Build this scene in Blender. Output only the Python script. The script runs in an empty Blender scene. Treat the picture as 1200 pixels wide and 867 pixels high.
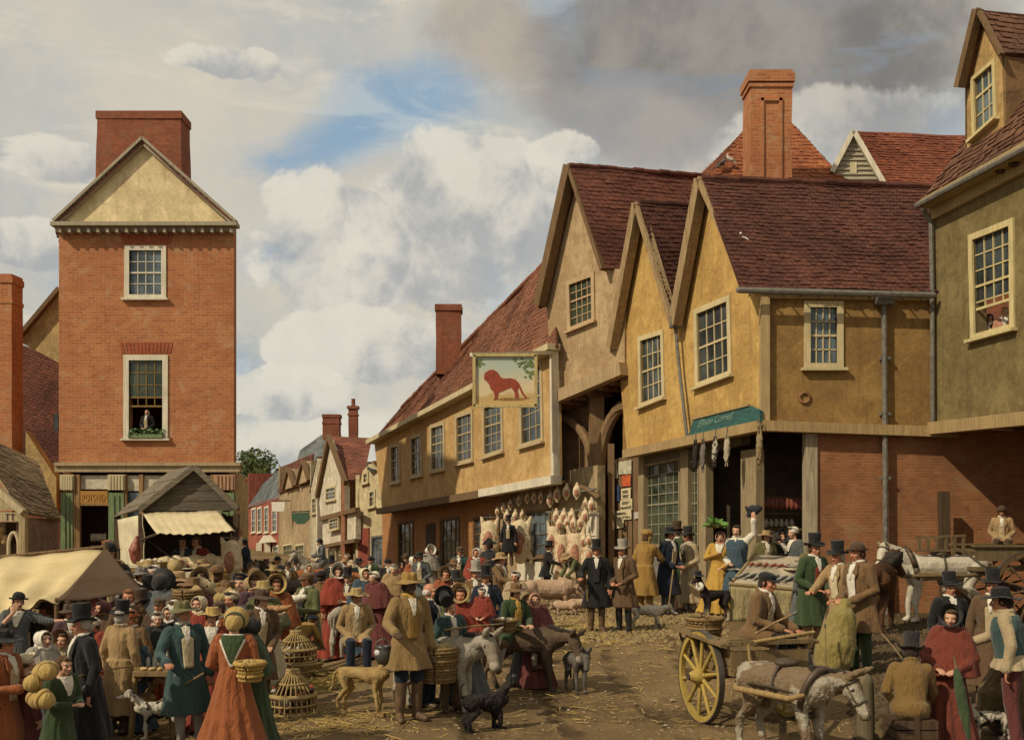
import bpy, bmesh, math, random
from mathutils import Vector, Matrix, Euler, noise, geometry
R = math.radians
rnd = random.Random(7)
sc = bpy.context.scene
COL = sc.collection
FOC, HC, HOR = 1200.0, 2.45, 605.0
WINV = {}

def P(px, py, Y):
    return Vector(((px - 600) / FOC * Y, Y, HC + (HOR - py) / FOC * Y))
def GY(py):
    return FOC * HC / (py - HOR)
def G(px, py):
    Y = GY(py); return Vector(((px - 600) / FOC * Y, Y, 0))

def tag(o, label=None, cat=None, group=None, kind=None):
    if label: o['label'] = label
    if cat: o['category'] = cat
    if group: o['group'] = group
    if kind: o['kind'] = kind
    return o
def thing(name, label, cat, loc=(0, 0, 0), rz=0, group=None, s=1.0):
    o = bpy.data.objects.new(name, None); COL.objects.link(o)
    o.empty_display_size = .2
    o.location = loc; o.rotation_euler = (0, 0, rz); o.scale = (s, s, s)
    return tag(o, label, cat, group)
def link(name, me, mat=None, parent=None, loc=None, rot=None, scl=None):
    o = bpy.data.objects.new(name, me); COL.objects.link(o)
    if parent:
        o.parent = parent
        if parent.name in WINV: o.matrix_parent_inverse = WINV[parent.name]
    if loc is not None: o.location = loc
    if rot is not None: o.rotation_euler = rot
    if scl is not None: o.scale = scl
    if mat is not None:
        if len(me.materials) == 0: me.materials.append(mat)
        elif me.materials[0] != mat:
            o.material_slots[0].link = 'OBJECT'; o.material_slots[0].material = mat
    return o

def wthing(name, label, cat, loc, group=None):
    """thing whose parts are given in world coordinates"""
    o = thing(name, label, cat, loc, 0, group); WINV[o.name] = Matrix.Translation(-Vector(loc)); return o

def sstep(a, b, x):
    t = min(1, max(0, (x - a) / (b - a))); return t * t * (3 - 2 * t)
def gz(x, y):
    """height of the ground: the market place dips a little to the left"""
    return -.55 * sstep(-1.8, -4.2, x) * sstep(12.6, 17, y)
def GT(px, py):
    """photograph point on the ground"""
    Y = 6.0
    while Y < 120:
        p = P(px, py, Y)
        if p.z <= gz(p.x, p.y): return Vector((p.x, p.y, gz(p.x, p.y)))
        Y += .02
    return G(px, py)

class MB:
    """collects shapes; build() makes ONE mesh object"""
    def __init__(s): s.v = []; s.f = []; s.m = []; s.mi = 0
    def add(s, vs, fs):
        b = len(s.v); s.v += [Vector(v) for v in vs]
        for f in fs: s.f.append([b + i for i in f]); s.m.append(s.mi)
    def box(s, c, d, rot=None):
        x, y, z = d[0] / 2, d[1] / 2, d[2] / 2; c = Vector(c)
        vs = [Vector((a * x, b * y, e * z)) for a in (-1, 1) for b in (-1, 1) for e in (-1, 1)]
        if rot is not None: vs = [rot @ v for v in vs]
        s.add([v + c for v in vs], [(0, 1, 3, 2), (4, 6, 7, 5), (0, 4, 5, 1), (2, 3, 7, 6), (0, 2, 6, 4), (1, 5, 7, 3)])
    def beam(s, a, b, w, h, up=(0, 0, 1)):
        a, b = Vector(a), Vector(b); d = (b - a).normalized(); up = Vector(up)
        x = d.cross(up)
        if x.length < 1e-4: x = d.cross(Vector((0, 1, 0)))
        x.normalize(); z = x.cross(d)
        vs = [p + x * (i * w / 2) + z * (j * h / 2) for p in (a, b) for i, j in ((-1, -1), (1, -1), (1, 1), (-1, 1))]
        s.add(vs, [(3, 2, 1, 0), (4, 5, 6, 7), (0, 1, 5, 4), (1, 2, 6, 5), (2, 3, 7, 6), (3, 0, 4, 7)])
    def prism(s, poly, d):
        """poly: list of 3D points, extruded by vector d"""
        n = len(poly); d = Vector(d); vs = [Vector(p) for p in poly] + [Vector(p) + d for p in poly]
        tri = geometry.tessellate_polygon([[Vector(p) for p in poly]])
        fs = [tuple(t) for t in tri] + [tuple(i + n for i in reversed(t)) for t in tri]
        fs += [(i, (i + 1) % n, (i + 1) % n + n, i + n) for i in range(n)]
        s.add(vs, fs)
    def slab(s, outer, holes, d):
        """polygon with holes, thickened by vector d"""
        d = Vector(d); loops = [[Vector(p) for p in outer]] + [[Vector(p) for p in h] for h in holes]
        flat = [p for l in loops for p in l]; n = len(flat)
        tri = geometry.tessellate_polygon(loops)
        fs = [tuple(t) for t in tri] + [tuple(i + n for i in reversed(t)) for t in tri]
        b = 0
        for l in loops:
            k = len(l); fs += [(b + i, b + (i + 1) % k, b + (i + 1) % k + n, b + i + n) for i in range(k)]; b += k
        s.add(flat + [p + d for p in flat], fs)
    def tube(s, pts, rad, n=10, cap=True, sq=None, tw=0):
        """swept round tube with round ends; rad scalar or list; sq=(sx,sy) list of section scales along world x / other"""
        pts = [Vector(p) for p in pts]
        if not hasattr(rad, '__len__'): rad = [rad] * len(pts)
        rings = []; L = len(pts)
        for i, p in enumerate(pts):
            if i == 0: t = pts[1] - p
            elif i == L - 1: t = p - pts[i - 1]
            else: t = (pts[i + 1] - p).normalized() + (p - pts[i - 1]).normalized()
            t.normalize()
            rings.append((p, t, rad[i]))
        if cap:
            p, t, r = rings[0]; q, u, w = rings[-1]
            a = [(p - t * r * .98, t, r * .2), (p - t * r * .8, t, r * .6), (p - t * r * .45, t, r * .89)]
            b = [(q + u * w * .45, u, w * .89), (q + u * w * .8, u, w * .6), (q + u * w * .98, u, w * .2)]
            rings = a + rings + b
        ref = Vector((1, 0, 0))
        if abs(rings[len(rings) // 2][1].x) > .9: ref = Vector((0, 1, 0))
        vs = []; fs = []
        for p, t, r in rings:
            x = (ref - t * ref.dot(t)).normalized(); y = t.cross(x)
            sx, sy = sq if sq else (1, 1)
            for k in range(n):
                a = 2 * math.pi * k / n
                vs.append(p + x * (math.cos(a) * r * sx) + y * (math.sin(a) * r * sy))
        for i in range(len(rings) - 1):
            for k in range(n):
                fs.append((i * n + k, i * n + (k + 1) % n, (i + 1) * n + (k + 1) % n, (i + 1) * n + k))
        fs.append(tuple(reversed(range(n)))); m = (len(rings) - 1) * n; fs.append(tuple(m + k for k in range(n)))
        s.add(vs, fs)
    def loft(s, secs, n=20, fold=0, nf=9, closed=True):
        """secs: (center, rx, ry) horizontal elliptical rings bottom->top"""
        vs = []; fs = []
        for i, (c, rx, ry) in enumerate(secs):
            c = Vector(c)
            for k in range(n):
                a = 2 * math.pi * k / n
                g = 1 + (fold[i] * math.sin(nf * a + i * .35) if fold else 0)
                vs.append(c + Vector((math.cos(a) * rx * g, math.sin(a) * ry * g, 0)))
        for i in range(len(secs) - 1):
            for k in range(n):
                fs.append((i * n + k, i * n + (k + 1) % n, (i + 1) * n + (k + 1) % n, (i + 1) * n + k))
        if closed:
            fs.append(tuple(reversed(range(n)))); m = (len(secs) - 1) * n; fs.append(tuple(m + k for k in range(n)))
        s.add(vs, fs)
    def ball(s, c, r, n=12, m=8):
        c = Vector(c); r = (r, r, r) if not hasattr(r, '__len__') else r
        vs = [c + Vector((0, 0, -r[2]))]; fs = []
        for i in range(1, m):
            p = -math.pi / 2 + math.pi * i / m
            for k in range(n):
                a = 2 * math.pi * k / n
                vs.append(c + Vector((math.cos(a) * math.cos(p) * r[0], math.sin(a) * math.cos(p) * r[1], math.sin(p) * r[2])))
        vs.append(c + Vector((0, 0, r[2])))
        for k in range(n):
            fs.append((0, 1 + (k + 1) % n, 1 + k))
            e = 1 + (m - 2) * n; fs.append((len(vs) - 1, e + k, e + (k + 1) % n))
        for i in range(m - 2):
            for k in range(n):
                a = 1 + i * n; fs.append((a + k, a + (k + 1) % n, a + n + (k + 1) % n, a + n + k))
        s.add(vs, fs)
    def lathe(s, prof, n=20, c=(0, 0, 0), warp=None, close=False):
        """prof: (r,z) list; open surface of revolution about z"""
        c = Vector(c); vs = []; fs = []; L = len(prof)
        for r, z in prof:
            for k in range(n):
                a = 2 * math.pi * k / n
                v = Vector((math.cos(a) * r, math.sin(a) * r, z))
                if warp: v = warp(v)
                vs.append(c + v)
        for i in range(L if close else L - 1):
            for k in range(n):
                j = (i + 1) % L
                fs.append((i * n + k, i * n + (k + 1) % n, j * n + (k + 1) % n, j * n + k))
        s.add(vs, fs)
    def xform(s, M):
        s.v = [M @ v for v in s.v]; return s
    def jitter(s, amp, sc_=1.5):
        s.v = [v + noise.noise_vector(v * sc_) * amp for v in s.v]; return s
    def mesh(s, name, mats=(), smooth=False, uv=True):
        me = bpy.data.meshes.new(name); me.from_pydata(s.v, [], s.f); me.validate(verbose=False)
        for m in mats: me.materials.append(m)
        if any(s.m) and len(me.polygons) == len(s.m): me.polygons.foreach_set('material_index', s.m)
        bm = bmesh.new(); bm.from_mesh(me); bmesh.ops.recalc_face_normals(bm, faces=bm.faces)
        if uv:
            ul = bm.loops.layers.uv.new('UVMap')
            for f in bm.faces:
                n = f.normal
                if abs(n.z) > .98: ux, vy = Vector((1, 0, 0)), Vector((0, 1, 0))
                else:
                    ux = Vector((0, 0, 1)).cross(n).normalized(); vy = n.cross(ux)
                for l in f.loops: l[ul].uv = (l.vert.co.dot(ux), l.vert.co.dot(vy))
        bm.to_mesh(me); bm.free()
        if smooth: me.polygons.foreach_set('use_smooth', [True] * len(me.polygons))
        me.update(); return me
    def build(s, name, mat, parent=None, smooth=False, auto=None, loc=None, rot=None):
        mats = mat if isinstance(mat, (list, tuple)) else [mat]
        me = s.mesh(name, mats, smooth)
        if auto:
            me.polygons.foreach_set('use_smooth', [True] * len(me.polygons)); me.set_sharp_from_angle(angle=R(auto))
        return link(name, me, None, parent, loc, rot)

def remesh(mb, name, vox=.012, smooth=2, disp=None):
    """one continuous skin round all the overlapping closed shapes in mb"""
    me = mb.mesh(name + '_src', uv=False)
    o = bpy.data.objects.new('tmp', me); COL.objects.link(o)
    m = o.modifiers.new('r', 'REMESH'); m.mode = 'VOXEL'; m.voxel_size = vox; m.use_smooth_shade = True
    if smooth:
        q = o.modifiers.new('s', 'SMOOTH'); q.factor = .5; q.iterations = smooth
    dg = bpy.context.evaluated_depsgraph_get(); dg.update()
    out = bpy.data.meshes.new_from_object(o.evaluated_get(dg)); out.name = name
    bpy.data.objects.remove(o); bpy.data.meshes.remove(me)
    if disp:
        nv = len(out.vertices); co = [0.] * (3 * nv); out.vertices.foreach_get('co', co)
        no = [0.] * (3 * nv); out.vertex_normals.foreach_get('vector', no)
        for i in range(nv):
            v = Vector(co[3 * i:3 * i + 3]); d = disp(v)
            co[3 * i] += no[3 * i] * d; co[3 * i + 1] += no[3 * i + 1] * d; co[3 * i + 2] += no[3 * i + 2] * d
        out.vertices.foreach_set('co', co); out.update()
    out.materials.clear()
    out.polygons.foreach_set('use_smooth', [True] * len(out.polygons))
    return out

class N:
    """tiny node-tree helper"""
    def __init__(s, tree): s.t = tree; s.n = tree.nodes; s.l = tree.links
    def node(s, typ, **k):
        x = s.n.new(typ)
        for a, b in k.items():
            if a.startswith('_'): setattr(x, a[1:], b)
            else:
                key = int(a[1:]) if a[0] == 'i' and a[1:].isdigit() else a.replace('__', ' ')
                s.put(x.inputs[key], b)
        return x
    def put(s, sock, val):
        if isinstance(val, bpy.types.NodeSocket): s.l.new(val, sock)
        elif isinstance(val, bpy.types.Node): s.l.new(val.outputs[0], sock)
        else:
            if hasattr(val, '__len__') and len(val) == 3 and sock.type == 'RGBA': val = (*val, 1)
            sock.default_value = val
    def math(s, op, a, b=0., c=None, clamp=False):
        x = s.n.new('ShaderNodeMath'); x.operation = op; x.use_clamp = clamp
        s.put(x.inputs[0], a); s.put(x.inputs[1], b)
        if c is not None: s.put(x.inputs[2], c)
        return x.outputs[0]
    def mix(s, f, a, b, blend='MIX'):
        x = s.n.new('ShaderNodeMix'); x.data_type = 'RGBA'; x.blend_type = blend
        s.put(x.inputs[0], f); s.put(x.inputs[6], a); s.put(x.inputs[7], b); return x.outputs[2]
    def ramp(s, f, lo, hi, a=0., b=1., smooth=True):
        x = s.n.new('ShaderNodeMapRange'); x.interpolation_type = 'SMOOTHSTEP' if smooth else 'LINEAR'
        s.put(x.inputs[0], f)
        for i, v in ((1, lo), (2, hi), (3, a), (4, b)): s.put(x.inputs[i], v)
        return x.outputs[0]
    def noise(s, vec, scale, detail=4, rough=.55, dist=0.):
        x = s.n.new('ShaderNodeTexNoise'); s.put(x.inputs['Scale'], scale); s.put(x.inputs['Detail'], detail)
        s.put(x.inputs['Roughness'], rough); s.put(x.inputs['Distortion'], dist)
        if vec is not None: s.put(x.inputs['Vector'], vec)
        return x.outputs[0]
    def scale(s, vec, v):
        x = s.n.new('ShaderNodeMapping'); s.put(x.inputs[0], vec); x.inputs['Scale'].default_value = v; return x.outputs[0]

MATS = {}
def newmat(name, rough=.9, spec=.2):
    m = bpy.data.materials.new(name); m.use_nodes = True
    b = m.node_tree.nodes['Principled BSDF']; b.inputs['Roughness'].default_value = rough
    b.inputs['Specular IOR Level'].default_value = spec
    return m, N(m.node_tree), b
def bump(h, b, height, strength=.5, dist=.02):
    x = h.node('ShaderNodeBump', Height=height, Strength=strength, Distance=dist); h.l.new(x.outputs[0], b.inputs['Normal'])
def mul(c, k): return tuple(max(0, x * k) for x in c[:3])

def m_plaster(name, c, c2=None, stain=None, rough=.92, sc_=1.0):
    if name in MATS: return MATS[name]
    m, h, b = newmat(name, rough)
    co = h.node('ShaderNodeTexCoord').outputs['Object']
    c2 = c2 or mul(c, .72); stain = stain or mul(c, .45)
    big = h.noise(co, .55 * sc_, 5, .6); fine = h.noise(co, 9 * sc_, 6, .65)
    strk = h.noise(h.scale(co, (2.6, 2.6, .28)), 1.6 * sc_, 6, .65)
    mid = h.noise(co, 2.3 * sc_, 6, .68, .6)
    col = h.mix(h.ramp(big, .32, .66), c, mul(c2, .86)); col = h.mix(h.ramp(mid, .46, .64, 0, .8), col, mul(stain, 1.1)); col = h.mix(h.ramp(mid, .46, .33, 0, .6), col, mul(c, 1.25)); sp = h.noise(co, 6.5 * sc_, 5, .7, 1.); col = h.mix(h.ramp(sp, .55, .68, 0, .5), col, mul(stain, .9))
    col = h.mix(h.ramp(strk, .47, .74, 0, .85), col, stain)
    col = h.mix(h.ramp(fine, .3, .75, 0, .32), col, mul(c, 1.3))
    crk = h.node('ShaderNodeTexVoronoi', Vector=co, Scale=1.3, _feature='DISTANCE_TO_EDGE')
    col = h.mix(h.math('MULTIPLY', h.ramp(crk.outputs[0], 0, .02, .45, 0), h.ramp(big, .45, .6)), col, stain)
    h.put(b.inputs['Base Color'], col)
    bump(h, b, h.math('ADD', fine, h.math('MULTIPLY', big, 2.)), .55, .025)
    MATS[name] = m; return m

def m_brick(name, c1, c2, mortar, w=.24, hh=.085, soot=None, blotch=.5):
    if name in MATS: return MATS[name]
    m, h, b = newmat(name, .92)
    uv = h.node('ShaderNodeTexCoord').outputs['UV']; ob = h.node('ShaderNodeTexCoord').outputs['Object']
    wob = h.node('ShaderNodeMix', _data_type='VECTOR')
    nz = h.node('ShaderNodeTexNoise', Vector=ob, Scale=6.0)
    off = h.node('ShaderNodeVectorMath', _operation='MULTIPLY_ADD', i0=nz.outputs[1], i1=(.02, .02, 0), i2=uv)
    br = h.node('ShaderNodeTexBrick', Vector=off.outputs[0], Color1=(*c1, 1), Color2=(*c2, 1), Mortar=(*mortar, 1), Scale=1.0,
                Mortar__Size=.009, Mortar__Smooth=.3, Bias=-.1, Brick__Width=w, Row__Height=hh)
    br.offset = .5
    big = h.noise(ob, .7, 6, .62); mid = h.noise(ob, 4.5, 5, .7); pt = h.noise(ob, 1.7, 6, .7, .8)
    col = h.mix(h.ramp(big, .3, .7, 0, blotch), br.outputs[0], soot or mul(c1, .5)); col = h.mix(h.ramp(pt, .5, .68, 0, .6), col, mul(mortar, .95)); col = h.mix(h.ramp(pt, .42, .3, 0, .55), col, soot or mul(c1, .5))
    col = h.mix(h.ramp(mid, .45, .75, 0, .5), col, mul(c2, 1.35))
    strk = h.noise(h.scale(ob, (3, 3, .22)), 1.5, 5, .6)
    col = h.mix(h.ramp(strk, .55, .8, 0, .5), col, soot or mul(c1, .5))
    h.put(b.inputs['Base Color'], col)
    bump(h, b, h.math('ADD', h.math('MULTIPLY', br.outputs[1], -1.), h.math('MULTIPLY', mid, .7)), .7, .02)
    MATS[name] = m; return m

def m_tile(name, c, c2, moss=None):
    if name in MATS: return MATS[name]
    m, h, b = newmat(name, .88)
    ob = h.node('ShaderNodeTexCoord').outputs['Object']
    isl = h.node('ShaderNodeNewGeometry').outputs['Random Per Island']
    big = h.noise(ob, .5, 6, .65); mid = h.noise(ob, 7, 5, .7)
    col = h.mix(isl, c, c2)
    col = h.mix(h.ramp(big, .36, .68, 0, .8), col, mul(c2, .55))
    col = h.mix(h.ramp(mid, .5, .8, 0, .55), col, moss or mul(c, 1.6))
    h.put(b.inputs['Base Color'], col); bump(h, b, mid, .5, .02)
    MATS[name] = m; return m

def m_wood(name, c, c2=None, rough=.85, grain=(14, 14, .9)):
    if name in MATS: return MATS[name]
    m, h, b = newmat(name, rough)
    ob = h.node('ShaderNodeTexCoord').outputs['Object']
    g = h.noise(h.scale(ob, grain), 1.8, 5, .6); big = h.noise(ob, 1.4, 4)
    col = h.mix(h.ramp(g, .3, .7), c, c2 or mul(c, .5)); col = h.mix(h.ramp(big, .4, .75, 0, .6), col, mul(c, .6))
    h.put(b.inputs['Base Color'], col); bump(h, b, g, .5, .012)
    MATS[name] = m; return m

def m_cloth(c, name=None, rough=.95, var=.45, fine=70):
    key = name or 'cloth_%d_%d_%d' % tuple(int(x * 255) for x in c)
    if key in MATS: return MATS[key]
    m, h, b = newmat(key, rough, .1)
    ob = h.node('ShaderNodeTexCoord').outputs['Object']
    big = h.noise(ob, 4, 4); fol = h.noise(h.scale(ob, (10, 10, 3.2)), 1.3, 3, .55, .3); f = h.noise(ob, fine, 3, .7)
    col = h.mix(h.ramp(big, .3, .7, 0, var), c, mul(c, .62)); col = h.mix(h.ramp(f, .4, .8, 0, .35), col, mul(c, 1.55))
    h.put(b.inputs['Base Color'], col)
    b.inputs['Sheen Weight'].default_value = .12
    bump(h, b, h.math('ADD', h.math('MULTIPLY', fol, 3.), h.math('MULTIPLY', f, .35)), .6, .03)
    MATS[key] = m; return m

def m_plain(name, c, rough=.6, spec=.3, metal=0, var=.3, scale=8, bmp=.2):
    if name in MATS: return MATS[name]
    m, h, b = newmat(name, rough, spec); b.inputs['Metallic'].default_value = metal
    ob = h.node('ShaderNodeTexCoord').outputs['Object']; n = h.noise(ob, scale, 5, .6)
    h.put(b.inputs['Base Color'], h.mix(h.ramp(n, .3, .75, 0, 1), mul(c, 1 + var), mul(c, 1 - var)))
    if bmp: bump(h, b, n, bmp, .01)
    MATS[name] = m; return m

def m_glass(name, c, c2):
    if name in MATS: return MATS[name]
    m, h, b = newmat(name, .12, .5)
    ob = h.node('ShaderNodeTexCoord').outputs['Object']
    isl = h.node('ShaderNodeNewGeometry').outputs['Random Per Island']; n = h.noise(ob, 1.1, 4)
    h.put(b.inputs['Base Color'], h.mix(h.ramp(n, .35, .68), c, c2)); 
    bump(h, b, h.noise(ob, 3.5, 2), .12, .02)
    MATS[name] = m; return m

def m_canvas(name, c):
    m, h, b = newmat(name, .95, .1); ob = h.node('ShaderNodeTexCoord').outputs['Object']; n = h.noise(ob, 1.6, 5, .6); st = h.noise(h.scale(ob, (1, 1, 4)), 1.2, 5, .6)
    col = h.mix(h.ramp(n, .35, .7, 0, .6), c, mul(c, .68)); h.put(b.inputs['Base Color'], h.mix(h.ramp(st, .5, .75, 0, .5), col, (c[0] * .7, c[1] * .6, c[2] * .45))); bump(h, b, h.noise(ob, 5, 3), .2, .02); MATS[name] = m; return m
def m_spots(name, base, spot, scale=3., lo=.5, hi=.56, third=None, rough=.85, fur=60, ax=None):
    """animal coat: base with large irregular patches of another colour"""
    if name in MATS: return MATS[name]
    m, h, b = newmat(name, rough, .15)
    ob = h.node('ShaderNodeTexCoord').outputs['Object']
    n = h.noise(ob, scale, 3, .5); f = h.noise(h.scale(ob, (1, .35, .6)), fur, 4, .7); mid = h.noise(ob, 9, 4)
    col = h.mix(h.ramp(n, lo, hi), base, spot)
    if third: 
        sep = h.node('ShaderNodeSeparateXYZ', Vector=ob)
        col = h.mix(h.ramp(h.math('ADD', sep.outputs[2], h.math('MULTIPLY', mid, .12)), third[1], third[2], 1, 0), col, third[0])
    dark = h.mix(h.ramp(f, .3, .75, 0, .6), col, (0, 0, 0)); 
    col = h.mix(.45, col, dark); col = h.mix(h.ramp(mid, .45, .8, 0, .3), col, mul(base, .6))
    h.put(b.inputs['Base Color'], col); bump(h, b, f, .7, .012)
    MATS[name] = m; return m

class Facade:
    """vertical plane through two ground points; pt() puts a photograph point onto that wall"""
    def __init__(s, pxa, Ya, pxb, Yb):
        s.a = Vector(((pxa - 600) / FOC * Ya, Ya, 0)); s.b = Vector(((pxb - 600) / FOC * Yb, Yb, 0))
        s.u = (s.b - s.a).normalized(); n = Vector((s.u.y, -s.u.x, 0))
        if n.dot(-s.a) < 0: n = -n
        s.n = n
    def pt(s, px, py, off=0.0):
        d = Vector(((px - 600) / FOC, 1, (HOR - py) / FOC)); o = Vector((0, 0, HC))
        a = s.a + s.n * off
        t = (a - o).dot(s.n) / d.dot(s.n); return o + d * t
    def pts(s, l, off=0.0): return [s.pt(x, y, off) for x, y in l]
    def ground(s, px, off=0.0):
        p = s.pt(px, HOR, off); return Vector((p.x, p.y, 0))

def lerp(a, b, t): return a + (b - a) * t
def bil(q, u, v):   # q: TL TR BR BL
    return lerp(lerp(q[0], q[1], u), lerp(q[3], q[2], u), v)

def window(fac, quad, parent, mats, cols=3, rows=4, fr=.12, sash=True, depth=.1, proud=.05, sill=True, name='window', glass=True, bars=.03, open_from=None, bartop=0.):
    """quad: outer pixel corners TL,TR,BR,BL. returns inner hole (on plane) so the wall can be cut"""
    q = fac.pts(quad); n = fac.n
    w = (q[1] - q[0]).length; hgt = (q[3] - q[0]).length
    fu, fv = fr / w, fr / hgt
    inn = [bil(q, fu, fv), bil(q, 1 - fu, fv), bil(q, 1 - fu, 1 - fv), bil(q, fu, 1 - fv)]
    f = MB(); f.slab([p + n * proud for p in q], [[p + n * proud for p in inn]], -n * (proud + depth * .9))
    fo = f.build(name, mats['frame'], parent)
    if sill:
        a, b = q[3], q[2]; s = MB(); e = (b - a).normalized()
        s.beam(a - e * .08 + n * (proud + .03), b + e * .08 + n * (proud + .03), .17, .075); s.build('sill', mats['frame'], fo)
    gb = MB(); c = -n * (depth * .5)
    vmax = 1. if open_from is None else open_from
    for i in range(1, cols):
        u = i / cols; gb.beam(bil(inn, u, 0) + c, bil(inn, u, vmax) + c, bars, bars, n)
    for j in range(1, rows):
        v = j / rows
        if v > vmax + .01: continue
        t = bars * (1.9 if sash and j == rows // 2 else 1)
        gb.beam(bil(inn, 0, v) + c, bil(inn, 1, v) + c, t, t, n)
    if vmax < 1: gb.beam(bil(inn, 0, vmax) + c, bil(inn, 1, vmax) + c, .06, .05, n)
    gb.build('glazing_bars', mats.get('bar', mats['frame']), fo)
    if glass:
        g = MB()
        for i in range(cols):
            for j in range(rows):
                if (j + 1) / rows > vmax + .01: continue
                d = -n * (depth * .62)
                pq = [bil(inn, (i + a) / cols, (j + b) / rows) + d + n * rnd.uniform(-.012, .012) for a, b in ((0, 0), (1, 0), (1, 1), (0, 1))]
                g.add(pq, [(0, 1, 2, 3)])
        g.build('pane', mats['glass'], fo)
    return inn

def tile_roof(q, mat, name, parent, course=.2, tw=.24, sag=.06, thick=.03, edge=.06, amp=1.0, seed=1):
    """q: ridge-left, ridge-right, eave-right, eave-left. real overlapping tiles laid in courses"""
    rr = random.Random(seed); q = [Vector(p) for p in q]
    sl = max((q[3] - q[0]).length, (q[2] - q[1]).length); wd = max((q[1] - q[0]).length, (q[2] - q[3]).length)
    nc = max(3, int(sl / course)); nt = max(3, int(wd / tw))
    nrm = (q[1] - q[0]).cross(q[3] - q[0]).normalized()
    if nrm.z < 0: nrm = -nrm
    mb = MB()
    def pt(u, v):
        p = bil(q, u, v); w = noise.noise(p * .45) * sag + math.sin(math.pi * u) * -.04 * sag * 10 * math.sin(math.pi * min(1, max(0, v)) * .5 + .8)
        return p + nrm * w
    for j in range(nc):
        v0 = (j - .35) / nc; v1 = (j + 1) / nc; off = .5 if j % 2 else 0
        k = -1
        for i in range(-1, nt + 1):
            u0 = (i + off) / nt; u1 = (i + 1 + off) / nt
            u0 = max(0, u0); u1 = min(1, u1)
            if u1 - u0 < .1 / nt: continue
            a = rr.uniform(-.012, .016) * amp; dv = rr.uniform(-.12, .14) / nc * amp; g = .006 / wd * 1.0
            lift = nrm * (thick + a)
            p = [pt(u0 + g, max(0, v0)) + nrm * .004, pt(u1 - g, max(0, v0)) + nrm * .004, pt(u1 - g, v1 + dv) + lift, pt(u0 + g, v1 + dv) + lift + nrm * rr.uniform(-.008, .008)]
            mb.add(p + [p[3] - nrm * thick * 1.2, p[2] - nrm * thick * 1.2], [(0, 1, 2, 3), (3, 2, 5, 4)])
    nu, nv = 12, 6
    vs = [pt(i / nu, j / nv) - nrm * .012 for j in range(nv + 1) for i in range(nu + 1)]
    m = len(vs); vs += [v - nrm * edge for v in vs]
    fs = []
    for j in range(nv):
        for i in range(nu):
            a = j * (nu + 1) + i; fs.append((a, a + 1, a + nu + 2, a + nu + 1)); fs.append((m + a, m + a + nu + 1, m + a + nu + 2, m + a + 1))
    def rim(ids):
        for a, b in zip(ids, ids[1:]): fs.append((a, b, m + b, m + a))
    rim([i for i in range(nu + 1)]); rim([nv * (nu + 1) + i for i in range(nu + 1)])
    rim([j * (nu + 1) for j in range(nv + 1)]); rim([j * (nu + 1) + nu for j in range(nv + 1)])
    mb.add(vs, fs)
    return mb.build(name, mat, parent)

def ridge_tiles(a, b, mat, parent, r=.11, step=.35, seed=3):
    rr = random.Random(seed); a, b = Vector(a), Vector(b); L = (b - a).length; n = max(2, int(L / step)); mb = MB()
    for i in range(n):
        p, q = lerp(a, b, i / n), lerp(a, b, (i + 1.08) / n); z = Vector((0, 0, rr.uniform(-.02, .02)))
        mb.tube([p + z, q + z], [r, r * .92], 8, cap=False)
    return mb.build('ridge_tiles', mat, parent, auto=40)

def chimney(name, base, w, d, top, mat, parent, bands=((.0, .06, .25),), rz=0, pots=0, panel=False, taper=0):
    """rectangular stack from base (centre of its foot) to height top"""
    base = Vector(base); mb = MB(); M = Matrix.Rotation(rz, 4, 'Z')
    H = top - base.z; 
    vs = []
    rows = 10
    for j in range(rows + 1):
        t = j / rows
        for sx, sy in ((-1, -1), (1, -1), (1, 1), (-1, 1)):
            v = Vector((sx * (w / 2 - taper * t), sy * (d / 2 - taper * t), H * t)); v += noise.noise_vector(v * 1.1 + base) * .03
            vs.append(v)
    fs = [(j * 4 + k, j * 4 + (k + 1) % 4, j * 4 + 4 + (k + 1) % 4, j * 4 + 4 + k) for j in range(rows) for k in range(4)] + [tuple(rows * 4 + k for k in range(4))]
    mb.add(vs, fs)
    for z0, out, hh in bands:   # from the top down
        mb.box((0, 0, H - z0 - hh / 2), (w - 2 * taper + out * 2, d - 2 * taper + out * 2, hh))
    if panel:
        for sx in (-1, 1): mb.box((sx * w * .22, -d / 2 - .03, H * .45), (.1, .07, H * .66))
        mb.box((0, -d / 2 - .03, H * .77), (w * .44 + .098, .07, .1))
    mb.xform(Matrix.Translation(base) @ M)
    o = mb.build(name, mat, parent)
    if pots:
        for i in range(pots):
            pb = MB(); pb.lathe([(.0, 0), (.16, 0), (.13, .1), (.12, .45), (.15, .5), (.1, .5), (.09, .3)], 12)
            pb.xform(Matrix.Translation(base + (M @ Vector(((i - (pots - 1) / 2) * .4, 0, H - .02)))))
            pb.build('chimney_pot', MATS.get('tile_orange', mat), o, smooth=True)
    return o

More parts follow.
